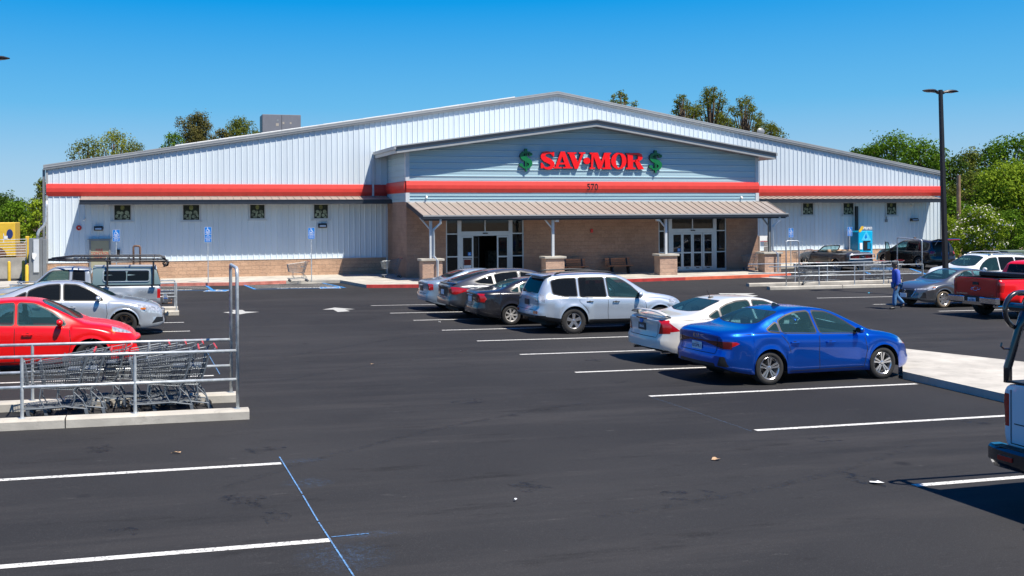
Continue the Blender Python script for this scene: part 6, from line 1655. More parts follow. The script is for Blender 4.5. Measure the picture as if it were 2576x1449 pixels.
place(c, s, (2476, 791), 0, 'rear', 1)
# white pickup, tail corner only in frame
s = dict(PICK); s.update(paint=paint('white_truck_paint', (.60, .66, .70), 0, .3, .0), bulge=lambda z: (0, 0), L=5.9)
s['lamps'] = PICK['lamps'][:2]+[('side', [(-.1, .86), (.05, .86), (.07, 1.22), (-.1, 1.22)], 20, 'rs', .01), ('end', [(.865, .86), (1.02, .86), (1.02, 1.22), (.865, 1.22)], 20, 're', .01)]
s['endseams'] = [(False, [(-.84, 1.33), (-.84, .68), (.84, .68), (.84, 1.33)]), (False, [(-.80, .84), (-.05, .84), (.05, .90), (.80, .90)])]
def ex_f(car, s):
    bed_liner(car, .09, 1.83, .84, .80, 1.335)
    x = s['end_x'](0, .8, False); mb = MB()
    rows = []
    for k in range(21):
        y = -1.0+2.0*k/20; e = (abs(y))**6*.10; up = -.03 if abs(y) < .3 else 0
        rows.append([(x+.02, y, .66), (x-.20+e, y, .66+up), (x-.235+e, y, .63+up), (x-.235+e, y, .50), (x-.20+e, y, .42+.05*abs(y)), (x-.05, y, .40), (x+.02, y, .45)])
    mb.grid(rows); mb.add(rows[0], [tuple(range(7))]); mb.add(rows[-1], [tuple(range(7))]); mb.build('bumper', P_black, car, smooth=.6)
    for k in range(6):
        mb = MB(); mb.box(x-.19+k*.026, x-.178+k*.026, -.9, .9, .661, .667); mb.build('step_rib', M['black'], car)
    for sg in (1, -1): mb = MB(); mb.box(x-.242, x-.23, min(sg*.60, sg*.78), max(sg*.60, sg*.78), .535, .585); mb.build('reflector', M['redlens'], car)
    # rear ladder rack: leaning posts from the bed corners, cross tube, side hoops
    for sg in (1, -1):
        mb = MB(); mb.tube([(.05, sg*.93, 1.33), (.05, sg*.93, 1.50), (.16, sg*.88, 1.95), (.22, sg*.84, 2.22)], .042, 10); mb.build('rack_post', P_black, car, smooth=True)
        mb = MB(); hp = [(.20, sg*.86, 2.28)]+[(.22-.19*sin(pi*k/10)-.0, sg*.98, 2.14+.17*cos(pi*k/10)) for k in range(11)]+[(.22, sg*.86, 1.97)]
        hp = [(.45, sg*.92, 2.33), (.20, sg*.92, 2.33)]+[(.20-.20*sin(pi*k/10), sg*.92, 2.13+.20*cos(pi*k/10)) for k in range(1, 10)]+[(.20, sg*.92, 1.93), (.24, sg*.89, 1.93)]
        mb.tube(hp, .026, 8); mb.build('rack_hoop', P_black, car, smooth=True)
        mb = MB(); mb.tube([(.10, sg*.91, 1.70), (.02, sg*.95, 1.70), (-.01, sg*.96, 1.73), (.0, sg*.96, 1.77)], .010, 5); mb.build('rack_hook', P_black, car)
    mb = MB(); mb.tube([(.20, -1.02, 2.16), (.20, 1.02, 2.16)], .048, 12); mb.build('rack_bar', P_black, car)
    for yy in (-.93, .93): mb = MB(); mb.tube([(.2, yy, 2.32), (5.0-.9, yy*.9, 2.30)], .03, 8); mb.build('rack_bar', P_black, car)
s['extra'] = ex_f
c = build_car(s, 'parked_truck', 'white pickup with a black ladder rack cut by the lower right edge', cat='pickup truck')
yc = tips[0].y-1.75
Xt = WX(2489, 1118, 1)  # direction
# find x so that the left bumper corner shows at u = 2489
best = min((abs((lambda q: PX+FPX*(q.dot(RT))/(q.dot(FW)))(Vector((x-.18, yc+.95, gh(x, yc)+.55))-CAM)-2489), x) for x in [i*.02 for i in range(250, 900)])
on_lot(c, best[1], yc, 0); c.location.z = gh(best[1], yc)
# old silver pickup with camper shell and rack, facing left
s = dict(PICK); s = remap(dict(PICK, top=PICK['top'], bulge=lambda z: (0, 0)), (0, 1.22, 4.86, 5.85), 5.0, .84, 1.66, 1.30, 4.25, 1.92, 1.0)
s['top'] = [(0, 1.08), (2.0, 1.08), (2.08, 1.10), (2.12, 1.35), (2.17, 1.58), (2.25, 1.62), (2.8, 1.66), (3.2, 1.64), (3.34, 1.58), (3.65, 1.30), (3.90, 1.10), (4.0, 1.06), (4.5, 1.02), (4.85, .96), (4.96, .88), (5.0, .80)]
s['belt'] = [(0, 1.05), (2.0, 1.05), (2.2, 1.06), (3.9, 1.03), (4.5, .98), (4.9, .88), (5.0, .72)]
s['bot'] = [(0, .48), (.3, .46), (2, .42), (4.0, .40), (4.8, .44), (5.0, .50)]
s['rw'] = [(0, .80), (2.0, .80), (2.15, .66), (2.4, .62), (3.2, .62), (3.6, .68), (3.95, .72), (5, .72)]
s['hw'] = [(0, .83), (.6, .84), (4.8, .84), (5, .80)]
s['sidewins'] = [(0, [(2.78, 1.10), (3.78, 1.07), (3.68, 1.17), (3.35, 1.48), (3.22, 1.53), (2.78, 1.55)]), (1, [(2.30, 1.02), (2.66, 1.02), (2.64, 1.54), (2.32, 1.52)])]
s['topwins'] = [('w', [(3.84, 0), (3.82, .35), (3.74, .60), (3.42, .54), (3.37, .3), (3.36, 0)])]
s['lamps'] = [('side', [(-.1, .66), (.10, .66), (.10, .96), (-.1, .96)], 20, 'rs', .01), ('side', [(4.75, .70), (5.1, .70), (5.1, .86), (4.85, .88)], 21, 'fs', .01)]
s['seams'] = [[(2.12, 1.05), (2.12, .46)], [(2.72, 1.03), (2.72, .46)], [(3.80, 1.03), (3.82, .46)], [(.1, .60), (.75, .62)], [(1.85, .62), (3.8, .62)]]
s['endseams'] = []; s['handles'] = [(2.92, .90)]; s['mirror'] = (3.62, 1.05)
s.update(paint=P_dsil, wheel='five', tyre=.36, rim=.20, rimmat='alloydull', arch=.43, flare=.04, floor=.36, track=.72, seats=[(2.75, 2)], seatz=.75, dash=(3.35, .98), cabin=(2.2, 3.8, .6), mirrormat=M['black'], msize=(.10, .16, .16), tyremat='dusty')
def ex_old(car, s):
    mb = MB()
    rows = []
    for x, k in ((-.02, .97), (.10, 1), (1.95, 1), (2.06, .97)):
        lean = .16 if x < .5 else 0
        rows.append([(x+0*lean, -.80, 1.09), (x+lean*.6, -.775, 1.40), (x+lean, -.70*k, 1.60*k+.03), (x+lean, -.60, 1.655), (x+lean, 0, 1.68), (x+lean, .60, 1.655), (x+lean, .70*k, 1.60*k+.03), (x+lean*.6, .775, 1.40), (x, .80, 1.09)])
    mb.grid(rows); mb.add(rows[0], [tuple(range(9))]); mb.add(rows[-1], [tuple(range(9))]); sh = mb.build('camper_shell', P_shell, car, smooth=.5)
    mb = MB(); rows = [[(x+.0, -.60*k, 1.664), (x, 0, 1.69), (x, .60*k, 1.664)] for x, k in ((.16, 1), (2.04, 1))]; mb.grid(rows); mb.build('shell_roof', M['greylight'], sh)
    for sg in (1, -1):
        yy = lambda z: sg*(.80-.025*(z-1.09)/.31) if z < 1.4 else sg*(.775-.075*(z-1.40)/.23)
        for a, b in ((.36, 1.02), (1.05, 1.72)):
            P_ = roundpoly([(a, 1.22), (b, 1.22), (b, 1.52), (a, 1.52)], .06)
            mb = MB(); mb.add([(x, yy(z)+sg*.012, z) for x, z in P_], [tuple(range(len(P_)))]); mb.build('shell_window', M['glassdark'], sh, recalc=False)
        P_ = roundpoly([(.33, 1.19), (1.75, 1.19), (1.75, 1.55), (.33, 1.55)], .09)
        mb = MB(); mb.tube([(x, yy(z)+sg*.012, z) for x, z in P_+[P_[0]]], .014, 5); mb.build('window_trim', M['alum'], sh)
    P_ = [(.02, -.62, 1.16), (.02, .62, 1.16), (.13, .56, 1.55), (.13, -.56, 1.55)]
    mb = MB(); mb.add([(x-.03, y, z) for x, y, z in P_], [(0, 1, 2, 3)]); mb.build('shell_rear_window', M['glassdark'], sh, recalc=False)
    # bumper, hitch
    mb = MB(); mb.box(-.24, -.08, -.80, .80, .47, .66, bev=.03); mb.build('bumper', M['chrome'], car)
    mb = MB(); mb.tube([(-.05, 0, .42), (-.38, 0, .42)], .03, 6); mb.tube([(-.36, 0, .43), (-.36, 0, .50)], .018, 6); mb.lathe([(-.028, 0), (-.02, .02), (0, .028), (.02, .02), (.028, 0)], (-.36, 0, .53), 'z', 12); mb.build('tow_hitch', M['rust'], car)
    # pipe rack: legs, side rails, cross bars
    k = 0
    for x in (.22, 1.62):
        for sg in (1, -1):
            mb = MB(); mb.tube([(x, sg*.86, 1.10), (x, sg*.84, 1.45), (x, sg*.80, 1.84)], .030, 8); mb.box(x-.08, x+.10, sg*.90-.05, sg*.90+.05, 1.075, 1.10); mb.build('rack_leg', M['pole'], car)
    for sg in (1, -1):
        mb = MB(); mb.tube([(-.10, sg*.62, 1.66), (-.22, sg*.70, 1.70), (-.24, sg*.78, 1.80), (-.10, sg*.80, 1.84), (2.8, sg*.78, 1.86), (3.40, sg*.50, 1.87)], .028, 8); mb.build('rack_rail', M['pole'], car, smooth=True)
        mb = MB(); mb.tube([(-.06, sg*.60, 1.74), (-.16, sg*.68, 1.82), (-.14, sg*.74, 1.92), (.05, sg*.74, 1.98), (2.7, sg*.70, 1.98), (3.40, sg*.48, 1.90)], .020, 8); mb.build('rack_rail', M['pole'], car, smooth=True)
        for x in (.2, 1.0, 1.62, 2.4):
            mb = MB(); mb.tube([(x, sg*.78, 1.85), (x, sg*.72, 1.98)], .016, 6); mb.build('rack_stay', M['pole'], car)
    for x in (.10, .9, 1.7, 2.6, 3.25):
        w_ = .78 if x < 3 else .58
        mb = MB(); mb.tube([(x, -w_, 1.86), (x, w_, 1.86)], .024, 8); mb.build('rack_bar', M['pole'], car)
s['extra'] = ex_old
c = build_car(s, 'parked_truck', 'old silver pickup with a camper shell and a pipe rack on the left', cat='pickup truck')
place(c, s, (296, 803), 180, 'rear', 1)
# ------------------------------------------------------------------ shopping carts
def make_cart():
    """nose towards -x, handle at +x; origin on the ground below the middle"""
    c = empty('shopping_cart')
    def wire(mb, pts, r=.0032, n=4): mb.tube(pts, r, n)
    # basket: top loop and bottom loop
    T0, T1, B0, B1 = -.55, .40, -.47, .28; zt0, zt1, zb0, zb1 = .86, .99, .50, .44; wt0, wt1, wb0, wb1 = .215, .285, .17, .22
    def side(t, u, sg):   # t along 0..1, u height 0..1
        xt, xb = T0+(T1-T0)*t, B0+(B1-B0)*t; x = xb+(xt-xb)*u
        z = (zb0+(zb1-zb0)*t)*(1-u)+(zt0+(zt1-zt0)*t)*u; w = (wb0+(wb1-wb0)*t)*(1-u)+(wt0+(wt1-wt0)*t)*u
        return (x, sg*w, z)
    mb = MB()
    for sg in (1, -1):
        for k in range(25): wire(mb, [side(k/24, 0, sg), side(k/24, 1, sg)])
        for k in range(7): wire(mb, [side(0, k/6, sg), side(1, k/6, sg)], .0042)
        wire(mb, [side(0, 1, sg), side(1, 1, sg)], .008, 6)
    for k in range(9):   # nose grid
        a = -1+2*k/8; p, q = side(0, 0, a), side(0, 1, a); wire(mb, [p, q])
    for k in range(6): wire(mb, [side(0, k/5, -1), side(0, k/5, 1)])
    wire(mb, [side(0, 1, -1), side(0, 1, 1)], .008, 6)
    for k in range(11):  # floor
        a = -1+2*k/10; wire(mb, [side(0, 0, a), side(1, 0, a)])
    for k in range(9): wire(mb, [side(k/8, 0, -1), side(k/8, 0, 1)], .0042)
    mb.build('basket', M['cartsteel'], c, recalc=False)
    mb = MB()    # hinged back gate + child seat
    for k in range(9):
        a = -1+2*k/8; wire(mb, [(B1+.02, a*wb1, zb1+.02), (T1-.02, a*wt1*.95, zt1-.01)])
    for k in range(6): u = k/5; wire(mb, [(B1+.02+(T1-B1-.04)*u, -wb1-(wt1-wb1)*u, zb1+.02+(zt1-zb1)*u), (B1+.02+(T1-B1-.04)*u, wb1+(wt1-wb1)*u, zb1+.02+(zt1-zb1)*u)])
    mb.build('back_gate', M['cartsteel'], c, recalc=False)
    mb = MB(); mb.hexa([(.12, -.20, .74), (.30, -.21, .74), (.30, .21, .74), (.12, .20, .74), (.12, -.20, .755), (.30, -.21, .755), (.30, .21, .755), (.12, .20, .755)]); mb.build('child_seat', M['cartgrey'], c)
    # uprights with handle brackets
    for sg in (1, -1):
        mb = MB(); mb.tube([(.20, sg*.235, .20), (.24, sg*.235, .30), (.22, sg*.235, .42), (.30, sg*.25, .55), (.43, sg*.29, 1.0), (.52, sg*.29, 1.04)], .012, 6)
        mb.build('upright', M['cartgrey'], c)
        mb = MB(); mb.tube([(-.50, sg*.19, .17), (-.30, sg*.20, .17), (.10, sg*.225, .19), (.42, sg*.255, .15)], .013, 6); mb.tube([(-.20, sg*.20, .18), (-.28, sg*.185, .32), (-.26, sg*.185, .49)], .011, 6)
        mb.tube([(.42, sg*.255, .15), (.36, sg*.25, .28), (.22, sg*.235, .42)], .012, 6)
        mb.build('frame_rail', M['cartgrey'], c)
    mb = MB(); mb.tube([(-.50, -.19, .17), (-.54, -.10, .17), (-.54, .10, .17), (-.50, .19, .17)], .013, 6)
    for k in range(9): a = -1+2*k/8; wire(mb, [(-.50, a*.17, .175), (.30, a*.21, .20)])
    for k in range(5): x = -.46+k*.19; wire(mb, [(x, -.19, .18), (x, .19, .18)], .004)
    mb.build('lower_rack', M['cartgrey'], c, recalc=False)
    mb = MB(); mb.tube([(.52, -.29, 1.04), (.52, .29, 1.04)], .017, 8); mb.build('handle', M['red'], c)
    mb = MB(); mb.hexa([(B0, -.185, .455), (B0+.10, -.19, .455), (B0+.10, .19, .455), (B0, .185, .455), (T0-.02, -.225, .87), (T0+.01, -.225, .87), (T0+.01, .225, .87), (T0-.02, .225, .87)]) if False else mb.tube([(T0-.005, -.22, .875), (T0-.005, .22, .875)], .013, 6)
    for sg in (1, -1): mb.tube([(T0, sg*.218, .87), (B0-.01, sg*.172, .50)], .010, 6)
    mb.build('nose_bumper', M['cartgrey'], c)
    for x, y in ((-.46, .17), (-.46, -.17), (.40, .24), (.40, -.24)):
        mb = MB(); mb.lathe([(-.016, .030), (-.018, .050), (-.012, .062), (.012, .062), (.018, .050), (.016, .030)], (x+.03, y, .062), 'y', 16); mb.disc((x+.03, y-.010, .062), .034, 'y', 12, 1); mb.disc((x+.03, y+.010, .062), .034, 'y', 12, 1)
        w_ = mb.build('caster', [M['rubber'], M['wheelgrey']], c)
        mb = MB(); mb.hexa([(x, y-.026, .06), (x+.05, y-.026, .06), (x+.05, y+.026, .06), (x, y+.026, .06), (x-.02, y-.03, .15), (x+.03, y-.03, .15), (x+.03, y+.03, .15), (x-.02, y+.03, .15)]); mb.build('fork', M['cartgrey'], w_)
    return c
cart0 = make_cart(); used = [0]
def cart(u, v, ang, label, group=None, off=(0, 0)):
    o = cart0 if not used[0] else copy_tree(cart0); used[0] = 1
    p = G(u, v); x, y = p.x+off[0], p.y+off[1]; on_lot(o, x, y, R(ang)); o.location.z = max(gh(x, y), swz(x) if off == 'w' else -9)
    tag(o, label, 'cart', group or 'shopping carts'); return o
gp = 'shopping carts in the near left corral'
c1 = cart(150, 1048, 0, 'front left shopping cart of the near left corral, nose at the left rail post', gp)
q = c1.location
def rel(dx, dy, label, ang=0, grp=gp):
    o = copy_tree(cart0); x, y = q.x+dx, q.y+dy; on_lot(o, x, y, R(ang)); o.location.z = gh(x, y); tag(o, label, 'cart', grp); return o
p2 = G(415, 1036)
rel(.25, .02, 'shopping cart nested into the back of the front left one in the near corral', 1)
rel(p2.x-q.x, p2.y-q.y, 'shopping cart of the front row with its nose beside the middle rail post', -1)
rel(p2.x-q.x+.27, p2.y-q.y+.03, 'shopping cart ending the front row, its handle nearest the tall hoop', 1)
rel(.55, .66, 'shopping cart in the back row of the near left corral, directly behind the leading pair', 0)
rel(1.15, .68, 'shopping cart in the back row halfway along the near left corral', 1)
rel(1.42, .68, 'shopping cart nested in the back row, second from the hoop end', 0)
rel(1.70, .68, 'shopping cart ending the back row of the near left corral', 0)
def cart_at(u, v, Y, ang, label, grp=None):
    o = copy_tree(cart0); p = W(u, v, Y); o.location = (p.x, Y, swz(p.x)); o.rotation_euler = (0, 0, R(ang)); tag(o, label, 'cart', grp); return o
p = G(752, 706); o = copy_tree(cart0); o.location = (p.x, YF-3.2, swz(p.x)); o.location = (W(750, 700, 48.0).x, 48.0, swz(5)); o.rotation_euler = (0, 0, R(172)); tag(o, 'lone shopping cart on the sidewalk beside the blue wheel stop', 'cart')
cart_at(985, 690, 49.2, 8, 'shopping cart with a red handle standing at the left corner of the entrance block')
cart_at(1892, 668, 48.0, 60, 'shopping cart half hidden behind the rightmost pillar')
cart_at(2018, 680, 49.6, 12, 'shopping cart left of the convertible, behind the tall hoop of the right corral')
g2 = 'shopping carts in the right corral'
for (u, v, a, l) in ((2030, 716, 182, 'shopping cart nearest the hoop end of the right corral'), (2085, 713, 180, 'shopping cart second from the hoop end of the right corral'), (2190, 709, 0, 'shopping cart left of a nested pair by the walking man in the right corral'), (2203, 708.5, 0, 'rear shopping cart of the nested pair close to the walking man'), (2243, 706, 0, 'shopping cart just behind the walking man in the right corral')):
    o = copy_tree(cart0); p = G(u, v); on_lot(o, p.x, p.y, R(a)); o.location.z = gh(p.x, p.y); tag(o, l, 'cart', g2)
# ------------------------------------------------------------------ cart corrals
def corral(label, yF, yR, x0, x1F, x1R, postsF, postsR, hoops=(), rt=.024, kw=.22):
    c = empty('cart_corral', ((x0+x1F)/2, yF, gh((x0+x1F)/2, yF)), label=label, cat='cart corral'); L0 = c.location.copy()
    def put(mb, nm, mt, par=None, smooth=False):
        o = mb.build(nm, mt, par or c, smooth=smooth)
        if par is None: o.location = -L0
        return o
    H1, H2 = .91, .46
    for y, xe, posts in ((yF, x1F, postsF), (yR, x1R, postsR)):
        mb = MB(); rows = []; n = 8
        xs_ = [x0+(xe-x0)*i/n for i in range(n+1)]
        for x in xs_:
            z = gh(x, y); rows.append([(x, y-kw/2-.02, z-.05), (x, y-kw/2-.015, z+.12), (x, y-kw/2+.02, z+.15), (x, y+kw/2-.02, z+.15), (x, y+kw/2+.015, z+.12), (x, y+kw/2+.02, z-.05)])
        mb.grid(rows); mb.add(rows[0], [tuple(range(6))]); mb.add(rows[-1], [tuple(range(6))]); put(mb, 'kerb', M['concrete'])
        mb = MB(); xj = x0+(xe-x0)*.45; z = gh(xj, y); mb.box(xj-.007, xj+.007, y-kw/2-.022, y+kw/2, z, z+.152); put(mb, 'kerb_joint', M['under'])
        for h in (H1, H2):
            mb = MB(); mb.tube([(x, y, gh(x, y)+.15+h) for x in (x0+.05, (x0+posts[-1])/2, posts[-1])], rt, 10); put(mb, 'rail', M['galv'], smooth=True)
        for x in posts:
            z = gh(x, y)+.15; mb = MB(); mb.tube([(x, y, z-.02), (x, y, z+H1)], rt*1.05, 10); mb.lathe([(0, .05), (.006, .05), (.006, 0)], (x, y, z), 'z', 12); put(mb, 'post', M['galv'])
    for (xa, ya, xb, yb, h) in hoops:
        za, zb = gh(xa, ya)+.15, gh(xb, yb)+.15; A, B = Vector((xa, ya, za)), Vector((xb, yb, zb)); d = (B-A); d.z = 0; d.normalize()
        pts = [A, A+Vector((0, 0, h-.10))]+[A+Vector((0, 0, h-.10))+Vector((0, 0, .10*sin(t)))+d*(.10-.10*cos(t)) for t in (.5, 1.05)]+[A+Vector((0, 0, h))+d*.12, B+Vector((0, 0, h))-d*.12]+[B+Vector((0, 0, h-.10))+Vector((0, 0, .10*sin(t)))-d*(.10-.10*cos(t)) for t in (1.05, .5)]+[B+Vector((0, 0, h-.10)), B]
        mb = MB(); mb.tube(pts, rt*1.15, 10); put(mb, 'hoop', M['galv'], smooth=True)
    return c
F1 = G(598, 1028, .15); R1 = G(581.6, 987, .15); Fp = G(340, 1040, .15); Fq = G(56, 1052, .15); Rq = G(83, 1006, .15)
corral('galvanised cart corral full of carts on pale kerbs at the lower left', F1.y, R1.y, Fq.x-1.6, F1.x+.17, R1.x+.10, [Fq.x-1.5, Fq.x, Fp.x, F1.x], [Rq.x-1.3, Rq.x, Fp.x+.2, R1.x], [(F1.x, F1.y, R1.x, R1.y, 2.2)])
F2 = G(2007, 719, .15); Ra = G(1975, 707, .15); Fe = G(2296, 716, .15); Re = Ra.y
a = [G(u, 718, .15).x for u in (1967, 2062, 2165, 2250)]
xL, xR_ = G(1936, 722, .15).x, G(2330, 712, .15).x
corral('long galvanised cart corral on kerbs right of the entrance, behind the walking man', F2.y, F2.y+1.6, xL+.1, xR_, xR_, a+[xR_-.1], [G(1967, 707, .15).x+.3, G(2077, 707, .15).x, G(2185, 707, .15).x, xR_-.1], [(a[0], F2.y, a[0]+.70, F2.y+.0, 2.1), (xR_-.15, F2.y, xR_-.15, F2.y+1.6, 2.1)], rt=.024)
F3 = G(444, 781, .15); 
corral('small cart corral end with a low kerb seen past the tail of the old pickup', F3.y, F3.y+1.7, F3.x-5.2, F3.x+.08, F3.x+.08, [F3.x-5.1, F3.x-2.5, F3.x], [F3.x-5.1, F3.x-2.5, F3.x-.02], [(F3.x-5.0, F3.y+1.5, F3.x-5.0, F3.y+1.6, .9)])
# ------------------------------------------------------------------ accessible parking signs
def ada(u, v1, vbase, Y, label, w_=.34, rows=3, vt=None):
    p = W(u, v1, Y); zb = swz(p.x)
    zt = p.z; c = empty('parking_sign', (p.x, Y, zb), label=label, cat='sign', group='blue accessible parking signs')
    mb = MB(); mb.box(-.022, .022, -.022, .022, 0, zt-zb+.0); o = mb.build('post', M['galv'], c)
    hh = .66 if rows == 3 else .86; zc = zt-zb-hh
    def plate(z0, z1, nm):
        P_ = roundpoly([(-w_/2, z0), (w_/2, z0), (w_/2, z1), (-w_/2, z1)], .03)
        mb = MB(); mb.prism([(x, -.030, z) for x, z in P_], (0, .005, 0)); mb2 = MB(); q_ = offpoly(P_, -.007); mb.add([(x, -.0312, z) for x, z in q_], [tuple(range(len(q_)))], 1)
        return mb.build(nm, [M['white'], M['signblue']], c)
    top = plate(zc+hh-.36, zc+hh, 'sign_plate')
    mb = MB(); wheelchair(mb, lambda X, Z, l=0: (X*.26, -.0325-.0004*l, zc+hh-.14+Z*.26)); mb.build('wheelchair_symbol', M['white'], top, recalc=False)
    for k, (tx, z, s_) in enumerate((('PARKING', zc+hh-.265, .062), ('ONLY', zc+hh-.325, .062))): text('sign_words', tx, s_, M['white'], (0, -.033, z), top, bold=.0012)
    if rows == 4:
        pl = plate(zc+hh-.55, zc+hh-.37, 'sign_plate'); text('sign_words', 'VAN', .05, M['white'], (0, -.033, zc+hh-.42), pl, bold=.001); text('sign_words', 'ACCESSIBLE', .042, M['white'], (0, -.033, zc+hh-.49), pl, bold=.001)
        z0 = zc+hh-.56
    else: z0 = zc+hh-.37
    pl = plate(z0-.20, z0, 'sign_plate'); text('sign_words', 'MINIMUM', .048, M['white'], (0, -.033, z0-.06), pl, bold=.001); text('sign_words', 'FINE $250', .048, M['white'], (0, -.033, z0-.13), pl, bold=.001)
YS = 48.6
ada(292.5, 578, 0, YS, 'blue accessible parking sign in front of the fire room door')
ada(523, 571, 0, YS, 'tallest blue accessible parking sign, second from the left, with a van plate', rows=4)
ada(783, 573, 0, YS, 'blue accessible parking sign beside the lone cart left of the entrance block')
ada(1989, 574, 0, 50.6, 'blue accessible parking sign behind the tall hoop left of the convertible', w_=.36, rows=3)
ada(2137, 571, 0, 50.6, 'blue accessible parking sign beside the blue water machine', w_=.36, rows=3)
# ------------------------------------------------------------------ street lamps
def lamp(u, vt, ub, d, label):
    T_ = WD(u, vt, d); B_ = WD(ub, 640, d); zb = gh(B_.x, B_.y); B_.z = zb
    k = (T_.z-zb)/1.0
    c = empty('street_lamp', B_, label=label, cat='street lamp'); v = Vector((T_.x-B_.x, T_.y-B_.y, T_.z-zb))
    mb = MB(); mb.hexa([(-.09, -.09, 0), (.09, -.09, 0), (.09, .09, 0), (-.09, .09, 0)]+[tuple(v+Vector(q)) for q in ((-.06, -.06, 0), (.06, -.06, 0), (.06, .06, 0), (-.06, .06, 0))]); mb.build('pole', M['pole'], c)
    mb = MB(); mb.box(-.17, .17, -.17, .17, 0, .10, bev=.02); mb.build('base_cover', M['pole'], c)
    mb = MB(); mb.lathe([(-.6, .30), (0, .30), (0, 0)], (0, 0, .0), 'z', 24)
    for sg in (1, -1):
        mb = MB(); o = v+Vector((sg*.02, 0, -.02)); rr = []
        for t, w_, h0, h1 in ((.10, .05, -.17, -.03), (.22, .07, -.11, -.01), (.32, .16, -.095, .02), (.50, .20, -.09, .03), (.72, .17, -.075, .02), (.90, .04, -.05, -.02)):
            rr.append([o+Vector((sg*t, -w_, (h0+h1)/2)), o+Vector((sg*t, -w_*.6, h1)), o+Vector((sg*t, w_*.6, h1)), o+Vector((sg*t, w_, (h0+h1)/2)), o+Vector((sg*t, w_*.7, h0)), o+Vector((sg*t, -w_*.7, h0)), o+Vector((sg*t, -w_, (h0+h1)/2))])
        mb.grid(rr); mb.add(rr[0][:6], [tuple(range(6))]); mb.add(rr[-1][:6], [tuple(range(6))]); hd = mb.build('lamp_head', M['pole'], c, smooth=.6)
        mb = MB(); mb.box(*sorted((o.x+sg*.38, o.x+sg*.62)), o.y-.10, o.y+.10, o.z-.098, o.z-.088); mb.build('lens', M['plate'], hd)
lamp(2366, 226, 2380, 41, 'tall dark twin headed street lamp in front of the right wing')
lamp(-52, 140, -50, 31, 'twin headed street lamp whose arm tip just enters the upper left edge')
# ------------------------------------------------------------------ benches
def bench(u0, u1, label):
    Y = YB-.75; a, b_ = W(u0, 680, Y), W(u1, 680, Y); cx = (a.x+b_.x)/2; z = swz(cx)
    c = empty('park_bench', (cx, Y, z), label=label, cat='bench', group='wooden benches between the entrances'); w_ = 1.5
    for i in range(3):
        mb = MB(); mb.box(-w_/2, w_/2, .22+.03*i, .26+.03*i, .50+.13*i, .60+.13*i, bev=.008); mb.build('back_slat', M['wood'], c)
    for i in range(3):
        mb = MB(); mb.box(-w_/2, w_/2, -.20+.14*i, -.08+.14*i, .42, .46, bev=.008); mb.build('seat_slat', M['wood'], c)
    for sx in (-.5, .5):
        mb = MB(); mb.prism([(sx, .02, .0), (sx, .10, .0), (sx, .32, .86), (sx, .26, .86), (sx, .16, .42), (sx, -.18, .42), (sx, -.18, .36), (sx, .02, .36)], (.07, 0, 0)); mb.prism([(sx+.002, -.16, .0), (sx+.002, -.08, .0), (sx+.002, .06, .36), (sx+.002, -.06, .36)], (.066, 0, 0)); mb.build('leg', M['black'], c)
bench(1413, 1478, 'brown slatted bench just right of the second pillar'); bench(1528, 1590, 'brown slatted bench midway between the second and third pillars')
# ------------------------------------------------------------------ water machine
M['aqua'] = plain('aqua_panel', (.0, .40, .68), .35, var=.05); M['aqua2'] = plain('aqua_side_panel', (.005, .19, .36), .35, var=.15); M['aqual'] = plain('pale_aqua', (.08, .54, .78), .4)
Yw = YF-1.0; a, b_ = W(2160, 650, Yw), W(2196, 650, Yw); zw = swz(a.x); wW = b_.x-a.x; hW = W(2178, 581, Yw).z-zw
c = empty('water_vending_machine', ((a.x+b_.x)/2, Yw, zw), label='bright blue drinking water vending machine against the right wing wall', cat='vending machine')
h2 = wW/2
mb = MB(); mb.box(-h2, h2, -.0, .85, 0, hW, bev=.03); mb.build('cabinet', M['aqua'], c)
mb = MB(); mb.box(-h2-.012, -h2+.02, .05, .80, .08, hW-.12); mb.build('side_panel', M['aqua2'], c)
mb = MB(); mb.box(-h2*.35, h2*.62, -.03, .02, .72, 1.32); al = mb.build('dispenser_bay', M['black'], c)
mb = MB(); mb.box(h2*.18, h2*.58, -.045, -.03, .80, 1.24); mb.build('bay_door', M['aqua2'], al)
mb = MB(); mb.prism([(-h2*.62, -.008, 1.34), (h2*.78, -.008, 1.34), (h2*.08, -.008, 1.98)], (0, .007, 0)); mb.build('triangle_graphic', M['aqual'], c)
mb = MB(); mb.prism([(-.09, -.0165, 1.55), (.0, -.0165, 1.46), (.10, -.0165, 1.55), (.02, -.0165, 1.80)], (0, .007, 0)); mb.build('drop_graphic', M['signblue'], c)
mb = MB(); mb.prism([(-h2*.95, -.012, 1.90), (-h2*.70, -.012, 1.90), (-h2*.30, -.012, 2.16), (-h2*.30, -.012, 2.28), (-h2*.60, -.012, 2.28), (-h2*.95, -.012, 2.0)], (0, .01, 0)); mb.build('yellow_flash', M['yellow'], c)
t = text('machine_words', 'PRIMO', .23, M['white'], (h2*.28, -.012, 2.14), c, bold=.008)
mb = MB(); mb.tube([(h2*.75, -.04, 1.2), (h2*.8, -.06, .9), (h2*.6, -.06, .62), (h2*.2, -.04, .55)], .02, 6); mb.build('hose', M['aqual'], c)
mb = MB(); mb.lathe([(0, .0), (0, .05)], (-h2*.62, -.03, 1.05), 'y', 12); mb.box(-h2*.85, -h2*.5, -.035, -.0, .78, 1.2); mb.build('coin_panel', M['white'], c)
p = W(2155, 535, YF-.25); mb = MB(); mb.box(-.09, .09, -.06, .06, 0, 1.62-0); o = mb.build('vent_pipe', M['pole']); q_ = W(2155, 581, YF-.3); o.location = (q_.x, YF-.30, q_.z); tag(o, 'tall black pipe rising behind the water machine', 'pipe')
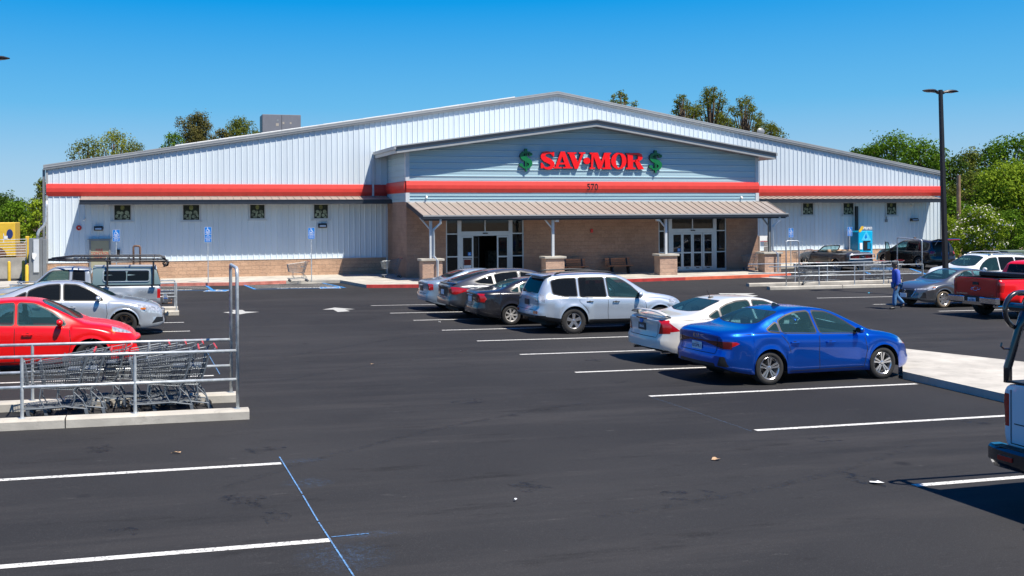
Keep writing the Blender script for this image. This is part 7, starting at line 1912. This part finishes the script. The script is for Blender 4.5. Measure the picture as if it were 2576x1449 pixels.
# display rack right of the entrance block
p = W(1917, 640, YB+1.2); c = empty('display_rack', (p.x, YB+1.2, swz(p.x)), label='white wire display rack with leaflets at the right corner of the entrance block', cat='rack')
mb = MB(); mb.box(-.30, .30, -.2, .2, 0, .12); mb.build('base', M['white'], c)
for x in (-.29, .27): mb = MB(); mb.box(x, x+.03, -.2, .2, .12, 1.9); mb.build('side_frame', M['white'], c)
mb = MB(); mb.box(-.26, .26, -.16, -.13, 1.62, 1.92); mb.build('header_board', M['white'], c); mb = MB(); mb.box(-.26, .26, -.165, -.161, 1.58, 1.61); mb.build('red_strip', M['red'], c)
for k in range(4): mb = MB(); mb.box(-.26, .26, -.18, .15, .3+k*.32, .32+k*.32); mb.build('shelf', M['plate'], c)
# notice below
# rooftop unit and dish
M['unit'] = plain('grey_rooftop_unit', (.135, .14, .16), .5, var=.06)
Yu = 66.0; a, b_, t_ = W(660, 333, Yu), W(757, 333, Yu), W(700, 288, Yu)
c = empty('rooftop_unit', ((a.x+b_.x)/2, Yu, a.z-1.2), label='grey boxy air conditioning unit on the left roof slope', cat='air conditioner'); w2 = (b_.x-a.x)/2
hh = t_.z-a.z+1.2
mb = MB(); mb.box(-w2, w2, 0, 1.6, 0, hh, bev=.02); mb.build('casing', M['unit'], c)
mb = MB(); mb.box(-.012, .012, -.006, .0, 0, hh-.05); mb.build('panel_joint', M['pole'], c)
mb = MB(); mb.box(-w2-.012, -w2, .1, 1.5, .6, hh-.1); mb.build('side_grille', M['pole'], c)
for x, z, w_, h_, m_ in ((-.30, hh-.70, .20, .20, 'beige'), (-.28, hh-.40, .12, .15, 'greytrim'), (.12, hh-.58, .13, .15, 'beige'), (.62, hh-.58, .12, .13, 'beige'), (1.0, hh-1.02, .2, .1, 'yellow')):
    mb = MB(); mb.box(x-w_/2, x+w_/2, -.008, -.001, z-h_/2, z+h_/2); mb.build('sticker', M[m_], c)
p = W(1913, 331, YF+2.5); c = empty('satellite_dish', p, label='small grey satellite dish on the right roof slope', cat='satellite dish')
mb = MB(); rows = [[(r_*cos(a_)*.30, -.12+.10*r_*r_-.02, r_*sin(a_)*.24) for a_ in [i*2*pi/20 for i in range(21)]] for r_ in (.02, .4, .75, 1)]; mb.grid(rows); mb.build('dish', M['greytrim'], c, smooth=True, recalc=False)
mb = MB(); mb.tube([(0, .0, -.1), (0, .1, -.7)], .03, 6); mb.tube([(0, -.1, -.35), (.25, -.6, -.1)], .015, 6); mb.build('arm', M['greylight'], c)
# ------------------------------------------------------------------ left service corner
Yc = YF-.9
a, b_ = W(73, 700, Yc), W(117, 700, Yc); zc_ = swz(a.x); hC = W(90, 600, Yc).z-zc_
c = empty('electrical_cabinet', (a.x, Yc, zc_), label='tall grey electrical cabinet at the left corner of the store', cat='cabinet'); w_ = b_.x-a.x
mb = MB(); mb.box(0, w_*.62, 0, .7, 0, hC, bev=.01); mb.build('housing', M['greytrim'], c)
mb = MB(); mb.box(w_*.26, w_*.58, -.06, .0, .5, hC-.05, bev=.01); dd = mb.build('door', M['whitetrim'], c)
mb = MB(); mb.prism([(w_*.20, -.09, hC-.72), (w_*.44, -.09, hC-.80), (w_*.44, -.09, hC-.88), (w_*.32, -.09, hC-1.10), (w_*.20, -.09, hC-.98)], (0, .03, 0)); mb.build('loose_cover', M['white'], dd)
mb = MB(); mb.box(w_*.63, w_*.74, .05, .6, 0, hC+.05); mb.box(w_*.76, w_*.98, .1, .7, .1, hC-.05); mb.build('side_housing', M['greytrim'], c)
p0 = W(95, 601, Yc); mb = MB(); pts = [(95, 601), (95, 588), (99, 579), (110, 569), (116, 558), (117, 520), (118, 505)]
mb.tube([W(u, v, Yc+.2)-Vector((a.x, Yc, zc_)) for u, v in pts], .075, 10); mb.build('conduit', M['galv'], c, smooth=True)
for k, (u, vt, vb) in enumerate(((23, 661, 701), (59, 658, 698), (67.5, 670, 713))):
    p = on(u, vb, swz(-8)+.0); t_ = Vector((0, 0, 1.1)); c = MB(); c.lathe([(0, .085), (1.0, .085), (1.06, .07), (1.09, .035), (1.10, 0)], (0, 0, 0), 'z', 16); o = c.build('bollard', M['yellow'], smooth=.6); o.location = (p.x, p.y, gh(p.x, p.y)+.0)
    tag(o, ('leftmost of the three yellow bollards by the concrete ramp wall', 'middle yellow bollard, close to the ramp wall end', 'yellow bollard nearest the electrical cabinet')[k], 'bollard', 'yellow bollards')
p = W(344, 655, YF-1.6); c = MB(); c.tube([(-.16, 0, 0), (-.16, 0, 1.72), (-.12, 0, 1.80), (.12, -.05, 1.80), (.17, -.05, 1.72), (.17, -.05, 0)], .05, 8); o = c.build('pipe_hoop', M['rust'], smooth=True); o.location = (p.x, YF-1.6, swz(p.x)); tag(o, 'rusty upright pipe hoop by the stone base right of the fire room door', 'pipe hoop')
# ramp wall and railing, yellow truck
Yr = 58.0
p0, p1 = W(-40, 655, Yr), W(66, 647, Yr); zb_ = -.7
mb = MB(); mb.hexa([(p0.x-8, Yr, zb_), (p1.x, Yr, zb_), (p1.x, Yr+.25, zb_), (p0.x-8, Yr+.25, zb_), (p0.x-8, Yr, p0.z), (p1.x, Yr, p1.z), (p1.x, Yr+.25, p1.z), (p0.x-8, Yr+.25, p0.z)])
tag(mb.build('ramp_wall', M['concrete']), 'low pale concrete ramp wall left of the store', 'wall')
c = empty('pipe_railing', (p1.x, Yr+.12, p1.z), label='grey horizontal pipe railing on the concrete ramp wall', cat='railing')
dz = (p0.z-p1.z)/(p0.x-p1.x)
for k in range(7): mb = MB(); h = .12+.15*k; mb.tube([(0, 0, h), (p0.x-8-p1.x, 0, h+dz*(p0.x-p1.x))], .018, 6); mb.build('rail', M['galv'], c)
for k in range(5): x = -k*2.0; mb = MB(); mb.tube([(x, 0, dz*x*.6), (x, 0, 1.04+dz*x*.6)], .025, 6); mb.build('post', M['galv'], c)
Yt = 66.0; a, b_, t_ = W(-50, 627, Yt), W(38, 627, Yt), W(20, 560, Yt)
c = empty('box_truck', (b_.x, Yt, -.6), label='yellow box truck parked behind the ramp railing at the left edge', cat='truck')
wB = 5.0; hT = t_.z+.6
mb = MB(); mb.box(-2.35, 0, 0, 2.4, 1.0, hT, bev=.03); mb.build('cargo_box', M['yellow'], c)
mb = MB(); mb.box(-5.0, -2.55, 0, 2.3, .8, hT+.02, bev=.1); cb_ = mb.build('cab', M['yellow'], c)
mb = MB(); mb.box(-4.2, -3.0, -.01, .02, 1.9, 2.6); mb.build('window', M['glassdark'], cb_)
mb = MB(); mb.box(-2.55, -2.35, .1, 2.3, .9, hT-.1); mb.build('gap_panel', M['pole'], c)
mb = MB(); mb.lathe([(0, .28), (0, 0)], (-.45, -.012, hT-.95), 'y', 20); o = mb.build('round_emblem', M['ink'], c); o.scale = (.7, 1, 1.1)
mb = MB(); mb.box(-.68, -.44, -.02, -.013, hT-1.05, hT-.85); mb.box(-.70, -.66, -.02, -.013, hT-1.25, hT-.7); mb.build('emblem_figure', M['white'], c)
M['brownpic'] = plain('brown_picture', (.16, .07, .03), .6, var=.5, vs_=3)
mb = MB(); P_ = spline([(-1.7, 1.05), (-1.75, 1.9), (-1.5, 2.3), (-1.25, 2.0), (-1.1, 1.6), (-.75, 1.5), (-.55, 1.05)], 4); mb.add([(x, -.012, z) for x, z in P_], [tuple(range(len(P_)))]); mb.build('brown_picture', M['brownpic'], c, recalc=False)
for x in (-4.3, -.9): make_wheel(c, x, .2, .45, .25, .3, 'five', -1)
mb = MB(); mb.box(-5, 0, .3, 2.1, .55, .99); mb.build('chassis', M['under'], c)
M['slat'] = block('brown_slat_fence', (.30, .19, .12), (.36, .24, .15), (.12, .08, .06), .4, .12, 2.5)
a, b_ = W(41, 640, 62.5), W(112, 640, 62.5); mb = MB(); mb.box(a.x, b_.x+1, 62.5, 62.7, -.8, W(60, 612, 62.5).z); tag(mb.build('enclosure_wall', M['slat']), 'brown slatted enclosure wall between the truck and the cabinet', 'wall')
p = W(69, 640, 59); mb = MB(); mb.box(-.10, .10, -.1, .1, -.2, 1.35, bev=.02); o = mb.build('gate_post', M['yellow']); o.location = (p.x, 59, p.z-.0-.3); tag(o, 'thick yellow gate post behind the electrical cabinet', 'post')
# a white van roof beyond
a = W(60, 600, 80); 
# ------------------------------------------------------------------ right edge things
p = WD(2412, 570, 66); pt = WD(2410, 440, 66); mb = MB(); mb.lathe([(0, .17), (pt.z+1.2, .12), (pt.z+1.2, 0)], (0, 0, 0), 'z', 12); M['polewood'] = plain('pole_wood', (.24, .15, .09), .85, var=.3); o = mb.build('utility_pole', M['polewood'], smooth=.6); o.location = (p.x, p.y, -1.2); tag(o, 'bare brown wooden utility pole in front of the trees on the right', 'utility pole')
p = WD(2548, 655, 55); mb = MB(); mb.box(-.9, .9, -.5, .5, 0, 1.2, bev=.03); M['gbox'] = plain('green_utility_box', (.09, .13, .09), .6); o = mb.build('utility_box', M['gbox']); o.location = (p.x, p.y, gh(p.x, p.y)-.1); tag(o, 'dull green utility box under the flowering bush', 'utility box')
pA, pB = WD(2425, 641, 60), WD(2470, 640, 60); c = empty('guard_rail', pA, label='low grey pipe rail under the flowering bush behind the open liftgate', cat='railing')
mb = MB(); mb.tube([(0, 0, 0), tuple(pB-pA)], .04, 6); mb.build('rail', M['galv'], c)
for t_ in (0, 1): mb = MB(); q_ = (pB-pA)*t_; mb.tube([(q_.x, q_.y, q_.z), (q_.x, q_.y, q_.z-1.1)], .04, 6); mb.build('post', M['galv'], c)
# litter
for k, (u, v, w_, h_, mt, l) in enumerate(((2203, 1216, .16, .10, 'white', 'crumpled white and red paper on the asphalt in front of the white pickup'), (937, 918, .06, .05, 'tan', 'small tan scrap in the middle of the aisle'), (1160, 884, .04, .04, 'white', 'small white scrap near the bay line tips'),
        (1106, 811, .06, .05, 'white', 'white scrap at the tip of a far bay line'), (1915, 757, .12, .08, 'white', 'white paper at the end of the right corral kerb'), (2188, 738, .22, .08, 'aqual', 'pale blue plastic scrap at the foot of the right corral kerb'), (1803, 1158, .10, .06, 'tan', 'brown leaf scrap on the open asphalt'), (443, 1142, .10, .04, 'tan', 'flat tan scrap below the left corral'), (1296, 1262, .04, .03, 'white', 'tiny white scrap in the open foreground'))):
    p = G(u, v); mb = MB(); P_ = [(rnd.uniform(.45, 1)*w_*.8*cos(a_), rnd.uniform(.45, 1)*h_*.8*sin(a_), .006+rnd.uniform(0, .03)) for a_ in [i*pi/4 for i in range(8)]]
    mb.add(P_+[(rnd.uniform(-.02, .02), 0, .022)], [(i, (i+1) % 8, 8) for i in range(8)]); o = mb.build('paper_scrap', M[mt], recalc=False); o.location = (p.x, p.y, gh(p.x, p.y)+.002); tag(o, l, 'litter')
# ------------------------------------------------------------------ people
def skinmesh(name, vs_, es, mats, parent, sub=1, root=0):
    me = bpy.data.meshes.new('sk'); me.from_pydata([v[0] for v in vs_], es, []); ob = bpy.data.objects.new('sk', me); COL.objects.link(ob)
    md = ob.modifiers.new('s', 'SKIN'); md.use_smooth_shade = True
    for i, v in enumerate(vs_):
        r = v[1]; d = me.skin_vertices[0].data[i]; d.radius = r if isinstance(r, tuple) else (r, r); d.use_root = i == root
    if sub: sb = ob.modifiers.new('u', 'SUBSURF'); sb.levels = sub; sb.render_levels = sub
    dg = bpy.context.evaluated_depsgraph_get(); out = bpy.data.meshes.new_from_object(ob.evaluated_get(dg)); bpy.data.objects.remove(ob)
    out.materials.clear(); out.materials.append(mats); out.name = name
    out.polygons.foreach_set('use_smooth', [True]*len(out.polygons))
    return link(name, out, parent)
M['skin'] = plain('tanned_skin', (.30, .15, .09), .6); M['jacket'] = plain('blue_jacket', (.055, .11, .50), .8, var=.18, vs_=14, bmp=.4, bs=25); M['jeans'] = plain('faded_jeans', (.07, .19, .38), .85, var=.35, vs_=9, bmp=.3, bs=30)
M['hair'] = plain('dark_hair', (.015, .012, .010), .8); M['cap'] = plain('black_cap', (.012, .013, .018), .8); M['khaki'] = plain('tan_trousers', (.30, .22, .17), .85, var=.2); M['darktee'] = plain('dark_top', (.03, .03, .035), .85)
def person(label, LF, RF, LK, RK, LE, RE, LH, RH, lean=.04, look=0.0, top='jacket', legs='jeans', cap=True, sleeves=True):
    """local frame: +x forward, +y left; L/R feet, knees, elbows, hands"""
    p = empty('person', label=label, cat='person')
    hip = Vector((0, 0, .96)); ch = Vector((lean, 0, 1.32)); nk = Vector((lean*1.4, 0, 1.49)); hd = Vector((lean*1.7+.01, 0, 1.60)); tp = Vector((lean*1.6, 0, 1.70))
    LS, RS = Vector((lean, .19, 1.42)), Vector((lean, -.19, 1.42)); LHp, RHp = Vector((0, .10, .92)), Vector((0, -.10, .92))
    def V3(t): return Vector(t)
    LF, RF, LK, RK, LE, RE, LH, RH = map(V3, (LF, RF, LK, RK, LE, RE, LH, RH))
    tL, tR = None, None; toeL, toeR = LF+Vector((.17, .02, -.05)), RF+Vector((.15, -.02, -.07) if RF.z < .12 else (.10, -.02, -.12))
    vs_ = [(hip, (.15, .11)), (Vector((lean*.5, 0, 1.12)), (.14, .10)), (ch, (.16, .11)), (nk, .055), (hd, (.078, .095)), (tp, (.070, .082)),
           (LS, .055), (LE, .043), (LH, .028), (RS, .055), (RE, .043), (RH, .028), (LHp, .085), (LK, .062), (LF, .028), (LF.lerp(toeL, .55), .018), (RHp, .085), (RK, .062), (RF, .028), (RF.lerp(toeR, .55), .018)]
    es = [(0, 1), (1, 2), (2, 3), (3, 4), (4, 5), (2, 6), (6, 7), (7, 8), (2, 9), (9, 10), (10, 11), (0, 12), (12, 13), (13, 14), (14, 15), (0, 16), (16, 17), (17, 18), (18, 19)]
    # fingers and thumbs grow from each hand
    for hi, E_, sg in ((8, LE, 1), (11, RE, -1)):
        H = vs_[hi][0]; d = (H-E_).normalized(); sd = d.cross(Vector((1, 0, 0))).normalized() if abs(d.x) < .9 else Vector((0, 1, 0)); fw = sd.cross(d).normalized()
        pi_ = len(vs_); vs_.append((H+d*.07, (.040, .018))); es.append((hi, pi_))
        for k, (off, ln) in enumerate(((-.028, .060), (-.010, .072), (.009, .068), (.027, .052))):
            a_ = len(vs_); vs_.append((H+d*.095+fw*off, .0095)); vs_.append((H+d*(.095+ln*.6)+fw*off+Vector((.012, -sg*.010, 0)), .0085)); vs_.append((H+d*(.095+ln)+fw*off+Vector((.022, -sg*.022, 0)), .0075)); es += [(pi_, a_), (a_, a_+1), (a_+1, a_+2)]
        a_ = len(vs_); vs_.append((H+d*.045+fw*.045, .0105)); vs_.append((H+d*.080+fw*.062, .009)); es += [(hi, a_), (a_, a_+1)]
    skinmesh('body', vs_, es, M['skin'], p)
    # face: nose, ears, eyes, mouth under the same head
    lk = Matrix.Rotation(look, 3, 'Z')
    f = lambda x, y, z: hd+lk @ Vector((x, y, z))
    mb = MB(); mb.tube([f(.080, 0, .035), f(.105, 0, -.005), f(.085, 0, -.012)], .012, 6)
    for sg in (1, -1): mb.lathe([(-.01, .0), (-.008, .022), (.008, .022), (.01, 0)], f(-.005, sg*.082, .0), 'y', 10)
    mb.build('nose_and_ears', M['skin'], p, smooth=True)
    mb = MB()
    for sg in (1, -1): mb.box(*[c for pr in zip(f(.082, sg*.032-.010, .022), f(.092, sg*.032+.010, .032)) for c in sorted(pr)])
    mb.build('eyes', M['hair'], p)
    # hair then cap
    rows = [[hd+lk @ Vector((-.010+cos(a)*r_*1.06, sin(a)*r_*.96, z)) for a in [R(65)+i*R(230)/14 for i in range(15)]] for r_, z in ((.083, -.055), (.092, -.02), (.094, .03), (.088, .07))]
    mb = MB(); mb.grid(rows); mb.build('hair', M['hair'], p, smooth=True, recalc=False)
    if cap:
        rows = [[hd+lk @ Vector((.0+cos(a)*r_*1.10, sin(a)*r_*.98, z)) for a in [i*2*pi/18 for i in range(19)]] for r_, z in ((.096, .035), (.099, .06), (.092, .10), (.065, .135), (.02, .148), (.0, .149))]
        mb = MB(); mb.grid(rows)
        br = [[hd+lk @ Vector((.085*cos(a)+t*.085*cos(a*.6)+.01, sin(a)*.085*(1-t*.25), .048-.022*t)) for a in [R(-60)+i*R(120)/8 for i in range(9)]] for t in (0, .5, 1)]
        mb.grid(br); mb.build('cap', M['cap'], p, smooth=True, recalc=False)
    # jacket or top
    je = [(0, 1), (1, 2), (2, 3), (2, 4), (4, 5), (2, 6), (6, 7)]
    jv = [(Vector((-.005, 0, .84)), (.215, .17)), (Vector((lean*.5, 0, 1.10)), (.205, .16)), (ch+Vector((0, 0, .03)), (.21, .155)), (nk+Vector((-.005, 0, -.03)), (.075, .075)), (LS, .095), (LE, .074), (RS, .095), (RE, .074)]
    if sleeves: jv += [(LE.lerp(LH, .92), .050), (RE.lerp(RH, .92), .050)]; je += [(5, 8), (7, 9)]
    skinmesh('jacket' if top == 'jacket' else 'shirt', jv, je, M[top], p)
    lv = [(Vector((0, 0, .93)), (.155, .125)), (LHp+Vector((0, 0, -.03)), .105), (LK, .082), (LF+Vector((-.01, 0, .03)), .074), (RHp+Vector((0, 0, -.03)), .105), (RK, .082), (RF+Vector((-.01, 0, .03)), .074)]
    skinmesh('trousers', lv, [(0, 1), (1, 2), (2, 3), (0, 4), (4, 5), (5, 6)], M[legs], p)
    for F_, T_ in ((LF, toeL), (RF, toeR)):
        skinmesh('shoe', [(F_+Vector((-.05, 0, -.035)), (.045, .04)), (F_+Vector((.03, 0, -.03)), (.05, .045)), (T_+Vector((.01, 0, .0)), (.048, .032))], [(0, 1), (1, 2)], M['black'], p)
    return p
p = person('man in blue jacket, jeans and black cap walking past the nose of the grey sedan', (.14, .10, .09), (-.28, -.10, .17), (.12, .10, .50), (-.02, -.10, .49), (.06, .29, 1.14), (-.16, -.29, 1.16), (.12, .30, .86), (-.02, -.30, .94), look=.25)
q = G(2256, 778); on_lot(p, q.x, q.y, R(160)); p.location.z = gh(q.x, q.y)
p = person('person in dark top and tan trousers leaning into the open door of the SUV', (.16, .09, .09), (-.16, -.09, .12), (.16, .10, .50), (-.06, -.10, .50), (.26, .24, 1.18), (.28, -.24, 1.18), (.48, .20, 1.20), (.50, -.20, 1.20), lean=.22, top='darktee', legs='khaki', cap=False)
q = G(2291, 662); p.location = (q.x, q.y, gh(q.x, q.y)); p.rotation_euler = (0, 0, R(5))
# ------------------------------------------------------------------ trees and shrubs
def leafmat(name, lo, hi, ns=1.1):
    mt, n, b = mk(name); v = coords(n); f = noise(n, v, ns, 4, .7); g = noise(n, v, 9, 2)
    col = ramp(n, f, [(.32, lo), (.68, hi)]); col = mix(n, col, tuple(x*.45 for x in lo), ramp(n, g, [(.5, 0), (.7, .7)]))
    n.links.new(col, b.inputs['Base Color']); b.inputs['Roughness'].default_value = .8; b.inputs['Specular IOR Level'].default_value = .1
    tr = n.nodes.new('ShaderNodeBsdfTranslucent'); n.links.new(col, tr.inputs[0]); ms = n.nodes.new('ShaderNodeMixShader'); ms.inputs[0].default_value = .3
    n.links.new(b.outputs[0], ms.inputs[1]); n.links.new(tr.outputs[0], ms.inputs[2]); n.links.new(ms.outputs[0], n.nodes['Material Output'].inputs[0]); return mt
LM = {'green': leafmat('green_leaves', (.045, .105, .008), (.17, .30, .02)), 'bright': leafmat('bright_leaves', (.11, .20, .012), (.33, .42, .03)), 'olive': leafmat('olive_leaves', (.07, .10, .015), (.21, .24, .04)),
      'brown': leafmat('brown_green_leaves', (.075, .08, .022), (.19, .17, .05)), 'dark': leafmat('dark_leaves', (.025, .06, .008), (.09, .16, .02)), 'pine': leafmat('pine_needles', (.06, .085, .012), (.22, .24, .035)), 'yellow': leafmat('yellow_green_leaves', (.12, .16, .015), (.30, .32, .05))}
M['bark'] = plain('tree_bark', (.09, .065, .045), .95, var=.4, vs_=5, bmp=.5)
M['flower'] = plain('white_blossom', (.62, .58, .50), .7, var=.15)
def tree(name, label, u, vt, vb, hw_px, d, mat, seed, leaf=.30, dens=1.0, clumps=None, group=None, cat='tree', spread=1.0, flowers=0, tip=False, gapk=.0):
    r_ = random.Random(seed); base = WD(u, vb, d); topz = WD(u, vt, d).z; botz = base.z; W_ = hw_px/FPX*d*1.25; gz0 = -.6
    c = empty(name, (base.x, base.y, gz0), label=label, cat=cat, group=group)
    H = topz-gz0; cb = max(.25 if cat != 'tree' else 1.2, botz-gz0); ch_ = H-cb
    tr_r = .10+.022*H if cat == 'tree' else .05
    tm = MB(); nT = 6; lean = r_.uniform(-.3, .3)
    tp = [Vector((lean*(i/nT)**2+r_.uniform(-.08, .08)*(i > 0), r_.uniform(-.08, .08)*(i > 0), (cb+ch_*.72)*i/nT)) for i in range(nT+1)]
    tm.tube(tp, tr_r, 9, radii=[tr_r*(1.35 if i == 0 else 1-.8*i/nT) for i in range(nT+1)])
    N = int((clumps or max(9, int(12+W_*ch_*1.2)))*1.35); C = []
    for k in range(N):
        t = (k+.5)/N; z = cb+ch_*(.06+.90*t)
        prof = max(.34 if mat != 'pine' else .18, sqrt(max(0, 1-(2*t-1)**2))) if not tip else max(.16, (1-t)**.62)*1.15
        a = k*2.399+r_.uniform(-.5, .5); rad = W_*prof*spread*r_.uniform(.30, .92)
        cr = max(.45, min(W_, ch_*.6)*r_.uniform(.28, .48)*(1 if not tip else .72*max(.5, 1-t*.5)))
        C.append((Vector((rad*cos(a), rad*sin(a), z)), cr))
    for cc, cr in C:
        i = min(nT-1, max(1, int(nT*(cc.z*.72)/(cb+ch_*.72)))); s0 = tp[i]; mid = s0.lerp(cc, .5)+Vector((0, 0, -.10*cr))
        tm.tube([s0, mid, cc], .03, 5, radii=[tr_r*.38, tr_r*.22, tr_r*.08])
    tm.build('trunk', M['bark'], c, smooth=True)
    V_, F_, MI = [], [], []
    for cc, cr in C:
        n = int(dens*cr*cr*150/(leaf/.3)**2*1.15)+20; sq = r_.uniform(.6, .85); ph = (r_.uniform(0, 6), r_.uniform(0, 6))
        for _ in range(n):
            v = Vector((r_.gauss(0, 1), r_.gauss(0, 1), r_.gauss(0, 1))).normalized()
            lump = 1+.22*sin(v.x*5+ph[0])+.18*sin(v.z*6+v.y*4+ph[1])
            rr = cr*lump*(r_.random()**.38)
            if r_.random() < .07: rr *= 1.25
            p = cc+Vector((v.x*rr, v.y*rr, v.z*rr*sq)); 
            if p.z < .1: continue
            nn = (v+Vector((r_.uniform(-.9, .9), r_.uniform(-.9, .9), r_.uniform(-.4, 1.0)))).normalized(); t1 = nn.orthogonal().normalized(); t1.rotate(Matrix.Rotation(r_.uniform(0, 6.28), 3, nn)); t2 = nn.cross(t1)
            s_ = leaf*r_.uniform(.45, 1.1); o = len(V_); b_ = nn*s_*.12
            V_ += [p-t1*s_*.5, p+t2*s_*.30+b_, p+t1*s_*.5, p-t2*s_*.30+b_]; F_.append((o, o+1, o+2, o+3)); MI.append(1 if flowers and v.z > -.1 and rr > cr*.75 and r_.random() < flowers else 0)
    V_ = [V_[i] for i in range(len(V_))]
    me = bpy.data.meshes.new('crown'); me.from_pydata([tuple(v) for v in V_], [], F_); me.materials.append(LM[mat]); me.materials.append(M['flower']); me.polygons.foreach_set('material_index', MI)
    link('crown', me, c); return c
tree('leafy_tree', 'dusky dark tree at the far left edge, left of the bright green trees', 4, 492, 600, 62, 100, 'dark', 3, dens=1.1)
tree('leafy_tree', 'bright green tree directly behind the yellow box truck', 42, 508, 618, 46, 84, 'green', 4, dens=1.2)
tree('leafy_tree', 'yellowish green tree just left of the store corner conduit', 92, 503, 622, 32, 80, 'bright', 5, dens=1.2)
tree('tall_tree', 'thin dark tree rising beside the left corner of the store', 104, 447, 560, 14, 92, 'olive', 6, leaf=.26)
tree('ragged_tree', 'ragged olive tree behind the left roof slope, its left crown', 222, 352, 450, 42, 104, 'olive', 7, leaf=.26, clumps=12, dens=.8)
tree('ragged_tree', 'taller ragged olive tree behind the left roof slope with bare twigs', 290, 333, 440, 56, 106, 'yellow', 8, leaf=.25, clumps=13, dens=.75)
tree('ragged_tree', 'thin ragged tree right of the bare twigs behind the left roof slope', 345, 355, 430, 32, 106, 'olive', 9, leaf=.24, clumps=8, dens=.6)
tree('leafy_tree', 'small green tree left of the dense brown one behind the left roof', 436, 334, 420, 26, 112, 'green', 10, leaf=.26)
tree('leafy_tree', 'dense brownish green round headed tree behind the left roof', 494, 287, 420, 40, 116, 'brown', 11, leaf=.24, dens=1.4)
tree('leafy_tree', 'small brownish bush top between two taller crowns behind the left roof', 560, 326, 400, 26, 114, 'brown', 12, leaf=.24)
tree('leafy_tree', 'olive tree just left of the grey rooftop unit', 604, 299, 400, 36, 116, 'olive', 13, leaf=.24, dens=1.2)
tree('pine_tree', 'lone low pine top behind the roof, right of the roof peak', 1564, 229, 330, 70, 130, 'pine', 14, leaf=.30, tip=True, clumps=22)
tree('pine_tree', 'left pine of the three tall pines behind the right roof slope', 1716, 236, 340, 50, 128, 'pine', 15, leaf=.28, dens=.9, tip=True, clumps=24)
tree('pine_tree', 'tallest of the three pines behind the right roof slope', 1790, 216, 350, 78, 130, 'pine', 16, leaf=.28, dens=.9, clumps=34, tip=True)
tree('pine_tree', 'right pine of the three, reaching down towards the satellite dish', 1874, 243, 370, 76, 128, 'pine', 17, leaf=.28, dens=.9, clumps=30, tip=True)
tree('pine_tree', 'low pine branch top right of the satellite dish', 1932, 312, 380, 30, 126, 'pine', 18, leaf=.28)
rt = [('dark', 2152, 371, 520, 20, 108, 'small dark crown where the right roof slope meets the trees'), ('green', 2190, 366, 540, 36, 100, 'green tree left of the big one behind the right end of the roof'), ('green', 2250, 341, 560, 50, 98, 'big green tree behind the right end of the roof'), ('green', 2320, 358, 580, 44, 94, 'green tree behind the street lamp pole'),
      ('dark', 2392, 392, 600, 34, 96, 'dark tree just right of the street lamp pole'), ('olive', 2440, 374, 600, 32, 100, 'thin olive tree with bare twigs right of the lamp pole'), ('dark', 2500, 360, 620, 30, 96, 'dark green tree at the right, left of the tallest corner tree'), ('green', 2550, 343, 620, 50, 90, 'tall green tree in the upper right corner of the tree mass'),
      ('olive', 2450, 440, 630, 44, 78, 'olive tree behind the utility pole'), ('bright', 2535, 418, 640, 62, 74, 'big yellow green tree at the right edge above the blossom shrub'), ('green', 2395, 500, 650, 30, 72, 'low green tree between the lamp pole and the utility pole'), ('dark', 2460, 520, 650, 60, 84, 'dark tree filling the gap low behind the blossom shrub')]
for i, (m_, u, vt, vb, hw_, d, l) in enumerate(rt):
    tree('leafy_tree', l, u, vt, vb, hw_*1.28, d, m_, 30+i, leaf=.32 if d > 80 else .27, dens=1.15, clumps=26, group='trees beyond the right edge of the lot')
tree('flowering_shrub', 'white flowering shrub behind the black SUV', 2462, 528, 636, 56, 62, 'bright', 50, leaf=.17, dens=1.6, cat='shrub', flowers=.38)
tree('green_shrub', 'glossy green shrub right of the white flowering one', 2535, 530, 650, 40, 64, 'green', 51, leaf=.17, dens=1.6, cat='shrub')
tree('green_shrub', 'small green shrub beside the right corner of the store', 2388, 545, 650, 22, 66, 'bright', 52, leaf=.18, dens=1.5, cat='shrub')
# far belt of trees on the horizon
mbs = []
r_ = random.Random(99); V_, F_ = [], []
for k in range(5200):
    a = r_.uniform(-1.1, 1.5); d = r_.uniform(170, 260); x, y = d*sin(a), d*cos(a)
    h = (3.2+2.2*sin(a*37)+1.6*sin(a*91+2))*r_.uniform(.1, 1)
    p = Vector((x, y, -1+h)); s_ = r_.uniform(.8, 1.8); t1 = Vector((r_.gauss(0, 1), r_.gauss(0, 1), r_.gauss(0, 1))).normalized(); t2 = t1.orthogonal().normalized()
    o = len(V_); V_ += [p-t1*s_*.5, p+t2*s_*.4, p+t1*s_*.5, p-t2*s_*.4]; F_.append((o, o+1, o+2, o+3))
me = bpy.data.meshes.new('distant_trees'); me.from_pydata([tuple(v) for v in V_], [], F_); me.materials.append(LM['dark'])
tag(link('distant_trees', me), 'dark belt of far trees on the horizon', 'trees', kind='stuff')
